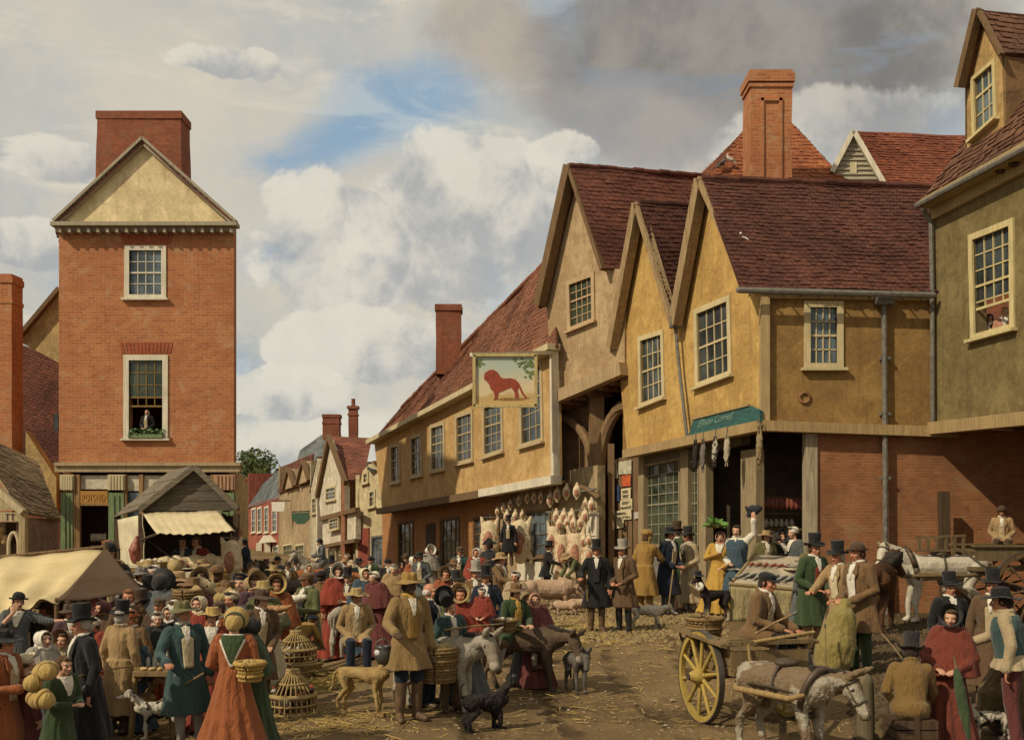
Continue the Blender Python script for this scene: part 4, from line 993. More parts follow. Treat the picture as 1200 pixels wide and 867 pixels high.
sl_ = MB()
for i in range(11):
    y = 165 + i * 5.6; xl = max(978, 1000 - (y - 157) * .55); xr = 1000 + (y - 157) * .61
    sl_.beam(f.pt(xl, y, .03), f.pt(xr, y, .03), .05, .035)
sl_.build('weatherboards', MATS['pale_boards'], wo)
vb = MB(); vb.beam(f.pt(975, 202, .15), f.pt(1000, 154, .15), .2, .16); vb.beam(f.pt(1000, 154, .15), f.pt(1044, 230, .15), .2, .16); vb.build('bargeboard', WHITEP, wb)
mb = MB(); mb.slab(f.pts([(996, 190), (1004, 190), (1004, 203), (996, 203)], .06), [], -f.n * .05); mb.build('shutter', MATS['cream_paint'], wb)
tile_roof([f.pt(999, 153, .2), P(1160, 160, 36), P(1160, 232, 32.5), f.pt(1043, 230, .2)], m_tile('russet_tile', (.27, .085, .04), (.19, .06, .035)), 'roof', wb, .2, .24, seed=28)
z = P(1000, 226, 34).z; mb = MB(); mb.box((P(1075, 0, 36).x, 37.6, z / 2 - .2), (5.5, 6, z)); mb.build('wall', BRD, wb)

LP = m_plaster('olive_plaster', (.215, .165, .068), (.165, .122, .05), (.10, .07, .03))
near = wthing('near_house', 'olive plastered house with cream sash window and gabled dormer at the right edge', 'house', P(1150, 740, 23))
fn = Facade(1092, 26, 1200, 22.6)
nh = window(fn, [(1136, 276), (1189, 255), (1190, 386), (1139, 400)], near, dict(frame=m_wood('yellow_cream_frame', (.62, .52, .27), (.46, .36, .16)), glass=GLASSD), 4, 6, .15, open_from=.74)
wall(near, 'front_wall', fn, [(1092, 250), (1420, 55), (1420, 480), (1092, 500)], LP, [nh])
tb = MB(); tb.beam(fn.pt(1088, 240, .22), fn.pt(1400, 70, .22), .5, .2); tb.beam(fn.pt(1092, 252, .06), fn.pt(1400, 90, .06), .14, .3); tb.build('eaves_board', m_wood('tan_eaves', (.42, .32, .15), (.28, .2, .09)), near)
jb = MB(); jb.beam(fn.pt(1094, 502, .05), fn.pt(1400, 470, .05), .35, .3); jb.build('jetty_beam', MATS['tan_beam'], near)
for px in (1172, 1188):
    bk_ = MB(); p = fn.pt(px, 196 - (px - 1172) * .5, .2); bk_.ball(p, (.13, .13, .16), 10, 6); bk_.build('eaves_bracket', DARKWOOD, near)
NT = m_tile('brown_tile', (.165, .08, .045), (.11, .052, .032), (.30, .17, .08))
e0, e1 = fn.pt(1077, 238, .42), fn.pt(1400, 66, .42); upv = Vector((2.6, .5, 3.4))
tile_roof([e0 + upv, e1 + upv, e1, e0], NT, 'roof', near, .2, .24, seed=29, amp=1.7)
tile_roof([e1 + upv, e0 + upv, e0 + upv + Vector((3, .5, -3.4)), e1 + upv + Vector((3, .5, -3.4))], NT, 'roof', near, .4, .4, seed=30)
gt = MB(); gt.tube([fn.pt(1075, 241, .5), fn.pt(1400, 69, .5)], .08, 8); gt.build('gutter', LEAD, near)
dp = MB(); dp.tube([fn.pt(1080, 242, .3), fn.pt(1091, 262, .12), fn.pt(1092.5, 345, .12), fn.pt(1093, 500, .12)], .06, 8); dp.build('downpipe', LEAD, near)
fd = Off(fn, -.55)
dq = [(1139, 92), (1167, 68), (1169, 140), (1141, 165)]
dh = window(fd, dq, near, dict(frame=MATS['yellow_cream_frame'], glass=GLASSB), 3, 3, .1)
ds_ = wall(near, 'dormer', fd, [(1131, 100), (1146, 25), (1174, 65), (1177, 150), (1132, 186)], m_plaster('amber_plaster', (.46, .30, .12)), [dh])
dpk = fd.pt(1146, 12, .2); dd = -fn.n * 2.6
tile_roof([dpk, dpk + dd, fd.pt(1172, 62, .2) + dd, fd.pt(1172, 62, .2)], NT, 'dormer_roof', near, .2, .24, seed=31)
tile_roof([dpk + dd, dpk, fd.pt(1124, 102, .25), fd.pt(1124, 102, .25) + dd], NT, 'dormer_roof', near, .2, .24, seed=32)
vb = MB(); vb.beam(fd.pt(1124, 103, .25), fd.pt(1146, 11, .25), .2, .2); vb.beam(fd.pt(1146, 11, .25), fd.pt(1174, 64, .25), .12, .08); vb.build('bargeboard', OAK, near)
ck = MB()
for px, ya, yb in ((1176, 66, 150), (1131, 100, 186)):
    a, b = fd.pt(px, ya), fd.pt(px, yb); ck.slab([a, b, b + dd, a + dd], [], fn.u * .08)
ck.build('dormer_cheek', m_plaster('brown_cheek', (.22, .13, .06)), near)
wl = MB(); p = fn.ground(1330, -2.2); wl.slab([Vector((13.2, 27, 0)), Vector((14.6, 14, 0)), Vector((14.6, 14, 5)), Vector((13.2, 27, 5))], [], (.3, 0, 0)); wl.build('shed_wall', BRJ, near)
fl_ = MB(); A, B = fn.pt(1092, 503, -.1), fn.pt(1400, 472, -.1); fl_.slab([A, B, B + Vector((4, 0, 0)), A + Vector((4, 0, 0))], [], (0, 0, .1)); fl_.build('shed_ceiling', DARKWOOD, near)
po_ = MB(); b0 = fn.ground(1280, -.1); po_.beam(b0, b0 + Vector((0, 0, 4.6)), .3, .3); po_.build('shed_post', OAK, near)

yp = wthing('yard_post', 'rough timber post standing against the brick wall behind the white horse', 'post', P(1107, 705, 25.5))
mb = MB(); mb.beam(P(1106, 576, 25.5), P(1108, 722, 25.5), .22, .22); mb.jitter(.03, 2); mb.build('post', DARKWOOD, yp)
hp = GT(1014, 872); 
bo = wthing('bollard_post', 'rounded weathered oak post at the donkey cart head', 'post', hp)
mb = MB(); mb.tube([hp + Vector((0, 0, -.2)), hp + Vector((0, 0, .3)), P(1013, 800, hp.y)], [.09, .095, .1], 12); mb.jitter(.02, 5); mb.build('post', m_wood('mossy_post', (.20, .16, .09), (.1, .08, .045)), bo, smooth=True)

tree = wthing('broad_tree', 'round green tree rising behind the brick house over the far street', 'tree', P(296, 640, 105))
mb = MB(); c0 = P(296, 640, 105); 
mb.tube([c0 + Vector((0, 0, -1)), c0 + Vector((.2, 0, 3)), P(296, 575, 105)], [.5, .4, .25], 8)
for i in range(7): mb.tube([P(296, 590, 105), P(296 + rnd.uniform(-16, 16), rnd.uniform(535, 565), 105 + rnd.uniform(-2, 2))], [.2, .06], 6)
mb.build('trunk', OAK, tree, smooth=True)
cl = MB(); rr = random.Random(5)
for k in range(46):
    c = P(296 + rr.gauss(0, 12), 556 + rr.gauss(0, 13), 105 + rr.gauss(0, 1.6)); r0 = rr.uniform(.6, 1.2)
    if c.z > P(0, 522, 105).z: continue
    for i in range(90):
        d = Vector((rr.gauss(0, 1), rr.gauss(0, 1), rr.gauss(0, 1))).normalized() * r0 * rr.uniform(.6, 1.1); p = c + d; s_ = rr.uniform(.1, .2)
        a = Vector((rr.gauss(0, 1), rr.gauss(0, 1), rr.gauss(0, 1))).normalized(); b = a.orthogonal().normalized(); e = a.cross(b)
        cl.add([p - b * s_, p + e * s_ * .7, p + b * s_, p - e * s_ * .7], [(0, 1, 2, 3)])
m, h, b = newmat('leaves', .8, .2); isl = h.node('ShaderNodeNewGeometry').outputs['Random Per Island']; h.put(b.inputs['Base Color'], h.mix(isl, (.05, .075, .025), (.12, .14, .045)))
cl.build('crown', m, tree)
ARMS = {  # elbow, wrist, palm direction for the +x side; mirrored for -x
    'down': ((.255, .03, 1.12), (.265, -.05, .88), (0, -.15, -1)),
    'low': ((.26, .01, 1.11), (.11, -.25, .99), (-.5, -.8, -.1)),
    'front': ((.25, -.02, 1.12), (.08, -.29, 1.13), (-.6, -.7, .25)),
    'fwd': ((.235, -.2, 1.19), (.15, -.45, 1.13), (-.1, -1, .05)),
    'side': ((.43, -.06, 1.30), (.66, -.13, 1.33), (1, -.2, .1)),
    'hip': ((.42, .08, 1.13), (.215, -.09, 1.0), (-.8, -.6, 0)),
    'chin': ((.24, -.15, 1.17), (.05, -.17, 1.43), (-.3, .1, 1)),
    'up': ((.34, -.06, 1.55), (.33, -.14, 1.80), (0, -.1, 1)),
    'chest': ((.27, -.03, 1.13), (.03, -.21, 1.26), (-.9, -.2, .3)),
    'out': ((.31, -.1, 1.16), (.30, -.36, 1.08), (.1, -1, -.1)),
    'rein': ((.24, -.1, 1.14), (.09, -.38, 1.12), (-.2, -1, 0)),
}
POSES = {  # right(-x) arm, left(+x) arm, legs, lean, head turn
    'stand': ('down', 'down', 'stand', 0, 0), 'hold': ('low', 'low', 'stand', 3, 0), 'carry': ('front', 'front', 'stand', 4, 0),
    'point': ('chin', 'side', 'stand', 3, 20), 'stick': ('down', 'out', 'stand', 0, 0), 'stickr': ('out', 'down', 'stand', 0, 0), 'reach': ('fwd', 'down', 'stand', 5, 0), 'reachl': ('down', 'fwd', 'stand', 5, 0),
    'shake': ('fwd', 'low', 'stand', 6, 0), 'lift': ('low', 'up', 'stand', 0, 0), 'hips': ('hip', 'down', 'stand', 0, 0), 'chest': ('chest', 'low', 'stand', 4, 0), 'look': ('down', 'low', 'stand', 8, 25), 'lookr': ('low', 'down', 'stand', 6, -25),
    'ride': ('rein', 'rein', 'ride', 8, 0), 'sit': ('low', 'low', 'sit', 6, 0), 'drive': ('rein', 'out', 'sit', 14, 0), 'bend': ('fwd', 'fwd', 'stand', 52, 0), 'walk': ('low', 'down', 'walk', 5, 0), 'crouch': ('fwd', 'low', 'crouch', 38, 0), 'perch': ('fwd', 'low', 'sit', 26, 0), 'sell': ('side', 'low', 'stand', 4, -15),
}
HIPZ = {'stand': .90, 'walk': .89, 'ride': .50, 'sit': .50, 'crouch': .42}
class Sk: pass
def skeleton(pose):
    ra, la, lg, lean, turn = POSES[pose]
    k = Sk(); hz = HIPZ[lg]; dz = hz - .90; k.hz = hz; k.legs = lg; k.lean = lean; k.turn = turn; k.pose = pose
    M = Matrix.Translation((0, 0, .95)) @ Matrix.Rotation(R(lean), 4, 'X') @ Matrix.Translation((0, 0, -.95))
    k.M = Matrix.Translation((0, 0, dz)) @ M
    T = lambda p: k.M @ Vector(p)
    k.T = T
    k.sh = {s: T((s * .17, .0, 1.40)) for s in (-1, 1)}; k.el = {}; k.wr = {}; k.pd = {}
    for s, a in ((-1, ra), (1, la)):
        e, w, d = ARMS[a]; m = lambda p: (s * p[0], p[1], p[2])
        if lean > 30:   # arms hang from a bent back
            k.el[s] = k.sh[s] + Vector((s * .04, -.1, -.26)); k.wr[s] = k.el[s] + Vector((-s * .06, -.16, -.17)); k.pd[s] = Vector((0, -.6, -.8))
        else: k.el[s] = T(m(e)); k.wr[s] = T(m(w)); k.pd[s] = (k.M.to_3x3() @ Vector(m(d))).normalized()
    k.hip = {s: Vector((s * .09, 0, hz)) for s in (-1, 1)}; k.kn = {}; k.an = {}; k.toe = {}
    for s in (-1, 1):
        if lg == 'stand': k.kn[s] = Vector((s * .10, -.02, .49)); k.an[s] = Vector((s * .105, .02, .09)); t = Vector((s * .05, -.17, -.045))
        elif lg == 'walk': y = s * .24; k.kn[s] = Vector((s * .1, -.04 + y * .55, .49)); k.an[s] = Vector((s * .1, .03 + y, .1 + (.05 if s > 0 else 0))); t = Vector((s * .03, -.16, -.05))
        elif lg == 'ride': k.kn[s] = Vector((s * .30, -.22, .33)); k.an[s] = Vector((s * .34, -.12, -.06)); t = Vector((s * .05, -.16, -.01))
        elif lg == 'sit': k.kn[s] = Vector((s * .13, -.43, .50)); k.an[s] = Vector((s * .13, -.40, .09)); t = Vector((s * .04, -.17, -.045))
        else: k.kn[s] = Vector((s * .2, -.36, .47)); k.an[s] = Vector((s * .15, -.06, .09)); t = Vector((s * .05, -.17, -.045))
        k.toe[s] = k.an[s] + t
    k.neck = T((0, .01, 1.47)); hc = T((0, -.015, 1.585)); k.hc = hc
    k.HM = Matrix.Translation(hc) @ Matrix.Rotation(R(turn), 4, 'Z') @ Matrix.Rotation(R(lean * .55), 4, 'X')
    return k
SKC = {}
def sk_of(pose):
    if pose not in SKC: SKC[pose] = skeleton(pose)
    return SKC[pose]

def ring(c, rx, ry): return (c, rx, ry)
def torso_loft(mb, k, prof, g=0.0, n=20, fold=0, nf=9):
    """prof: (z, rx, ry, y) upright rings carried along by the lean"""
    vs = []; fs = []
    for i, (z, rx, ry, y) in enumerate(prof):
        for a in range(n):
            t = 2 * math.pi * a / n; f = 1 + (fold[i] * math.sin(nf * t + i * .4) if fold else 0)
            p = Vector((math.cos(t) * (rx + g) * f, y + math.sin(t) * (ry + g) * f, z)); vs.append(k.T(p))
    for i in range(len(prof) - 1):
        for a in range(n): fs.append((i * n + a, i * n + (a + 1) % n, (i + 1) * n + (a + 1) % n, (i + 1) * n + a))
    fs.append(tuple(reversed(range(n)))); m = (len(prof) - 1) * n; fs.append(tuple(m + a for a in range(n)))
    mb.add(vs, fs)
TORSO = [(.84, .15, .10, .01), (.93, .165, .115, .005), (1.05, .145, .105, 0), (1.18, .16, .115, -.005), (1.30, .175, .12, 0), (1.38, .165, .10, .005), (1.43, .11, .075, .01), (1.48, .06, .06, .01)]

MESHC = {}
def cached(key, fn):
    if key not in MESHC: MESHC[key] = fn()
    return MESHC[key]

def finger_chain(mb, w, d, side, up, curl, hero):
    pass
def add_hand(mb, k, s):
    w = k.wr[s]; d = k.pd[s]; o = Vector((0, 0, 1)) if abs(d.z) < .8 else Vector((0, -1, 0))
    x = d.cross(o).normalized(); nrm = x.cross(d).normalized()     # x across the palm, nrm off the back of the hand
    if s < 0: x = -x
    for t in (-1.5, -.5, .5, 1.5): mb.tube([w + d * .0, w + d * .05 + x * (t * .017), w + d * .088 + x * (t * .0215)], [.026, .0155, .0125], 8)
    for i, (t, L) in enumerate(((-1.5, .058), (-.5, .074), (.5, .08), (1.5, .068))):
        b = w + d * .088 + x * (t * .0215); dd = (d + x * (t * .06)).normalized()
        p1 = b + dd * L * .42; p2 = p1 + (dd * .75 - nrm * .62).normalized() * L * .36; p3 = p2 + (dd * .2 - nrm * .95).normalized() * L * .3
        mb.tube([b - dd * .01, b, p1, p2, p3], [.0105, .0105, .0098, .009, .0078], 7)
    b = w + d * .028 + x * .026; t1 = b + (x * .75 + d * .6 - nrm * .2).normalized() * .04; t2 = t1 + (d * .9 + x * .1 - nrm * .35).normalized() * .036
    mb.tube([w + d * .015 + x * .012, b, t1, t2], [.018, .0155, .012, .0095], 7)

def body_mesh(pose, hero):
    k = sk_of(pose); mb = MB()
    torso_loft(mb, k, TORSO, -.022)
    for s in (-1, 1):
        mb.ball(k.sh[s], .05); mb.tube([k.sh[s], lerp(k.sh[s], k.el[s], .5), k.el[s], lerp(k.el[s], k.wr[s], .35), k.wr[s]], [.054, .048, .037, .039, .026], 10)
        add_hand(mb, k, s)
        mb.tube([k.hip[s], lerp(k.hip[s], k.kn[s], .5), k.kn[s], lerp(k.kn[s], k.an[s], .35), k.an[s]], [.085, .075, .053, .054, .036], 10)
        mb.tube([k.an[s] + Vector((0, .03, -.04)), k.an[s] * .5 + k.toe[s] * .5 + Vector((0, 0, -.01)), k.toe[s]], [.036, .038, .028], 8)
    mb.ball((0, 0, k.hz), (.15, .11, .1))
    H = MB()
    H.ball((0, .012, .03), (.074, .094, .088), 16, 12); H.ball((0, -.03, -.045), (.053, .058, .062), 14, 10); H.ball((0, -.066, -.088), (.026, .024, .02))
    H.tube([(0, -.088, .018), (0, -.104, -.008), (0, -.112, -.026)], [.009, .012, .0165], 8)
    for s in (-1, 1):
        H.ball((s * .014, -.098, -.028), .0115); H.tube([(s * .012, -.085, .034), (s * .05, -.07, .034)], .0125, 8)
        H.ball((s * .038, -.062, -.022), .026); H.ball((s * .076, .012, -.004), (.012, .022, .032)); H.ball((s * .033, -.077, .01), .0135)
    H.tube([(-.022, -.086, -.055), (0, -.095, -.053), (.022, -.086, -.055)], .009, 8); H.tube([(-.016, -.086, -.066), (0, -.092, -.067), (.016, -.086, -.066)], .009, 8)
    H.xform(k.HM); mb.add(H.v, H.f)
    mb.tube([k.T((0, .015, 1.42)), k.HM @ Vector((0, .012, -.05))], [.058, .052], 12)
    me = remesh(mb, 'body', .0085 if hero else .013, 1)
    for m in (None, EYE, LIP): me.materials.append(m)
    IM = k.HM.inverted(); mi = [0] * len(me.polygons)
    for p in me.polygons:
        c = p.center
        if (c - k.hc).length > .13: continue
        q = IM @ c
        if q.y < -.045:
            if min((q - Vector((s * .033, -.088, .011))).length for s in (-1, 1)) < .0108: mi[p.index] = 1
            elif abs(q.x) < .022 and -.069 < q.z < -.05 and q.y < -.085: mi[p.index] = 2
    me.polygons.foreach_set('material_index', mi); return me

def sleeve(mb, k, s, r, upto=1.0, cuff=False):
    w = lerp(k.el[s], k.wr[s], upto)
    mb.ball(k.sh[s] + (k.M.to_3x3() @ Vector((-s * .012, 0, -.012))), r * 1.06); mb.tube([k.sh[s] + Vector((0, 0, -.02)), lerp(k.sh[s], k.el[s], .5), k.el[s], w], [r * .98, r * .9, r * .82, r * .66], 12)
    if cuff: mb.tube([lerp(k.el[s], w, .8), w], [r * .74, r * .76], 12)
def foldd(amp, vert=9.0, seed=0):
    def f(v):
        a = math.atan2(v.y, v.x)
        return amp * (noise.noise(Vector((a * 2.6, v.z * 1.6 + seed, 3 + seed))) + .6 * noise.noise(Vector((v.x * 14, v.y * 14, v.z * 6 + seed))))
    return f
def coat_mesh(pose, length=.5, hero=True, open_=True, wide=1.0):
    """tailored coat: body, collar, sleeves, skirts down to `length` (height of hem)"""
    k = sk_of(pose); mb = MB(); g = .022
    up = [(z, rx * wide, ry * wide, y) for z, rx, ry, y in TORSO]
    torso_loft(mb, k, up, g)
    for s in (-1, 1): sleeve(mb, k, s, .078, .97, True)
    mb.tube([k.T((math.cos(t) * .075, .02 + math.sin(t) * .072, 1.475 + .012 * math.sin(t))) for t in [math.pi * (-.32 + 1.64 * i / 12) for i in range(13)]], .024, 8)
    if k.legs in ('stand', 'walk'):
        if k.lean < 30:
            pr = [(z, lerp(.275, .172, (z - length) / (1.02 - length)) * wide, lerp(.22, .125, (z - length) / (1.02 - length)) * wide, .015) for z in [length + (1.02 - length) * i / 6 for i in range(7)]]
            fo = [.10 * (1 - i / 6.5) for i in range(7)]
            vs_k = Sk(); vs_k.T = lambda p: Vector((p[0], p[1] + (.0 if p[2] > .9 else 0), p[2]))
            torso_loft(mb, vs_k, pr, .018, 36, fo, 7)
            if open_ and length < .75:   # front vent
                for z in range(12): pass
        else: mb.tube([k.hip[-1] + Vector((0, .02, .06)), k.hip[1] + Vector((0, .02, .06))], .15, 12)
    else:
        for s in (-1, 1): mb.tube([k.hip[s] + Vector((0, .03, .02)), lerp(k.hip[s], k.kn[s], .62) + Vector((0, 0, .0))], [.125, .11], 12)
        mb.ball((0, .05, k.hz + .02), (.2, .16, .13))
    return remesh(mb, 'coat', .011 if hero else .016, 2, foldd(.008, seed=len(pose) * 1.3 + length * 9))
def btn_mesh(s):
    mb = MB(); mb.ball((s * .06, .158, 1.0), (.014, .008, .014), 8, 6); return mb.mesh('button', smooth=True, uv=False)
def vest_mesh(pose):
    k = sk_of(pose); mb = MB(); torso_loft(mb, k, TORSO[:-1], .05); return remesh(mb, 'waistcoat', .012, 2, foldd(.006))
def trousers_mesh(pose, breeches, hero):
    k = sk_of(pose); mb = MB(); mb.ball((0, .005, k.hz + .03), (.175, .13, .14), 14, 10)
    for s in (-1, 1):
        if breeches: mb.tube([k.hip[s], lerp(k.hip[s], k.kn[s], .5), k.kn[s], lerp(k.kn[s], k.an[s], .12)], [.112, .1, .077, .066], 12)
        else: mb.tube([k.hip[s], lerp(k.hip[s], k.kn[s], .5), k.kn[s], lerp(k.kn[s], k.an[s], .5), k.an[s] + Vector((0, 0, .0))], [.112, .1, .08, .072, .066], 12)
    return remesh(mb, 'trousers', .011 if hero else .016, 2, foldd(.009, seed=2))
def shoe_mesh(pose, s, top, hero):
    """shoe (top=0) or boot reaching `top` of the way to the knee"""
    k = sk_of(pose); mb = MB(); a, t = k.an[s], k.toe[s]
    mb.tube([a + Vector((0, .035, -.042)), lerp(a, t, .5) + Vector((0, 0, -.012)), t], [.048, .047, .038], 10)
    mb.tube([a, a + Vector((0, .01, -.05))], [.052, .05], 10)
    if top: mb.tube([a, lerp(a, k.kn[s], .45), lerp(a, k.kn[s], top)], [.054, .068, .07], 12)
    return remesh(mb, 'shoe', .010 if hero else .016, 1)
def stocking_mesh(pose, s):
    k = sk_of(pose); mb = MB(); mb.tube([k.kn[s] - Vector((0, 0, .02)), lerp(k.kn[s], k.an[s], .35), k.an[s]], [.060, .061, .044], 10); return mb.mesh('stocking', uv=False, smooth=True)
def dress_mesh(pose, hem=.03, hero=True, full=1.0, sl=.97):
    k = sk_of(pose); mb = MB()
    torso_loft(mb, k, [(z, rx * .97, ry, y) for z, rx, ry, y in TORSO[1:-1]], .02)
    for s in (-1, 1): sleeve(mb, k, s, .08, sl)
    for s in (-1, 1): mb.ball(k.sh[s] + (k.el[s] - k.sh[s]) * .22 + Vector((0, 0, -.01)), .082)
    if k.legs == 'stand':
        q = Sk(); q.T = (lambda p: Vector(p)); n = 8
        pr = [(lerp(hem, 1.08, i / n), lerp(.40 * full, .14, (i / n) ** .8), lerp(.36 * full, .115, (i / n) ** .8), .03 * (1 - i / n)) for i in range(n + 1)]
        torso_loft(mb, q, pr, .012, 72, [.075 * (1 - i / (n + 1)) for i in range(n + 1)], 13)
        if k.lean > 30: mb.ball((0, .03, .98), (.19, .17, .14))
    else:
        for s in (-1, 1):
            mb.tube([k.hip[s] + Vector((0, .03, .04)), k.kn[s] + Vector((0, 0, .02)), lerp(k.kn[s], k.an[s], .85)], [.17, .16, .19], 14)
        mb.tube([(0, .02, k.hz + .03), (0, -.38, k.hz), (0, -.42, k.hz - .35)], [.19, .17, .2], 14); mb.ball((0, .06, k.hz + .02), (.23, .19, .16))
    return remesh(mb, 'dress', .012 if hero else .017, 2, foldd(.008, seed=len(pose) + full * 3))
def shawl_mesh(pose, low=.98, hero=True, spread=1.0):
    """cloak or shawl round the shoulders, over the arms"""
    k = sk_of(pose); mb = MB()
    pr = [(low, .36 * spread, .27 * spread, .01), (lerp(low, 1.42, .35), .325 * spread, .235, .01), (lerp(low, 1.42, .7), .27, .19, .01), (1.41, .20, .125, .01), (1.46, .10, .085, .015), (1.50, .075, .075, .02)]
    torso_loft(mb, k, pr, 0, 48, [.05, .035, .02, .01, 0, 0], 9)
    for s in (-1, 1): mb.tube([k.sh[s] + Vector((-s * .03, 0, 0)), k.el[s], lerp(k.el[s], k.wr[s], .55)], [.10, .10, .09], 12)
    return remesh(mb, 'shawl', .012 if hero else .017, 2, foldd(.008, seed=3 + len(pose)))
def patch_mesh(k, z0, z1, w0, w1, g, scale_skirt=False, th=.012, x0=0., back=False, ncol=10):
    """piece of cloth lying on the front (or back) of the trunk from height z0 to z1"""
    mb = MB(); rows = 14; vs = []
    def rad(z):
        P_ = TORSO
        if z < P_[0][0]: return (lerp(.215, .42, (P_[0][0] - z) / .84), lerp(.175, .375, (P_[0][0] - z) / .84), .01)
        for a, b in zip(P_, P_[1:]):
            if a[0] <= z <= b[0]:
                t = (z - a[0]) / (b[0] - a[0]); return tuple(lerp(a[i], b[i], t) for i in (1, 2, 3))
        return P_[-1][1:]
    for lay in (0, th):
        for j in range(rows + 1):
            t = j / rows; z = lerp(z0, z1, t); w = lerp(w0, w1, t); rx, ry, y = rad(z); rx += g + lay; ry += g + lay
            for i in range(ncol + 1):
                x = x0 + lerp(-w, w, i / ncol); x = max(-rx * .97, min(rx * .97, x)); yy = ry * math.sqrt(max(0, 1 - (x / rx) ** 2))
                vs.append(k.T((x, y - yy if not back else y + yy, z)))
    n = (ncol + 1) * (rows + 1); fs = []; c = ncol + 1
    for j in range(rows):
        for i in range(ncol):
            a = j * c + i; fs.append((n + a, n + a + 1, n + a + c + 1, n + a + c)); fs.append((a, a + c, a + c + 1, a + 1))
    rimi = [i for i in range(c)] + [j * c + ncol for j in range(1, rows + 1)] + [rows * c + i for i in range(ncol - 1, -1, -1)] + [j * c for j in range(rows - 1, 0, -1)]
    for a, b in zip(rimi, rimi[1:] + rimi[:1]): fs.append((a, b, n + b, n + a))
    mb.add(vs, fs); return mb.mesh('patch', uv=False, smooth=True)
def neckcloth_mesh(pose):
    k = sk_of(pose); mb = MB()
    mb.tube([k.T((math.cos(t) * .066, .005 + math.sin(t) * .066, 1.487)) for t in [2 * math.pi * i / 14 for i in range(15)]], .022, 8, cap=False)
    mb.tube([k.T((0, -.07, 1.48)), k.T((.005, -.10, 1.43)), k.T((-.01, -.125, 1.37))], [.022, .026, .02], 8); return remesh(mb, 'neckcloth', .01, 1)
def lapel_mesh(pose):
    k = sk_of(pose); mb = MB()
    for s in (-1, 1):
        a, b, c = k.T((s * .075, -.085, 1.46)), k.T((s * .105, -.140, 1.33)), k.T((s * .02, -.152, 1.16)); d = k.T((s * .035, -.14, 1.36))
        mb.prism([a, b, c, d], k.M.to_3x3() @ Vector((0, -.014, 0)))
    return mb.mesh('lapels', uv=False)

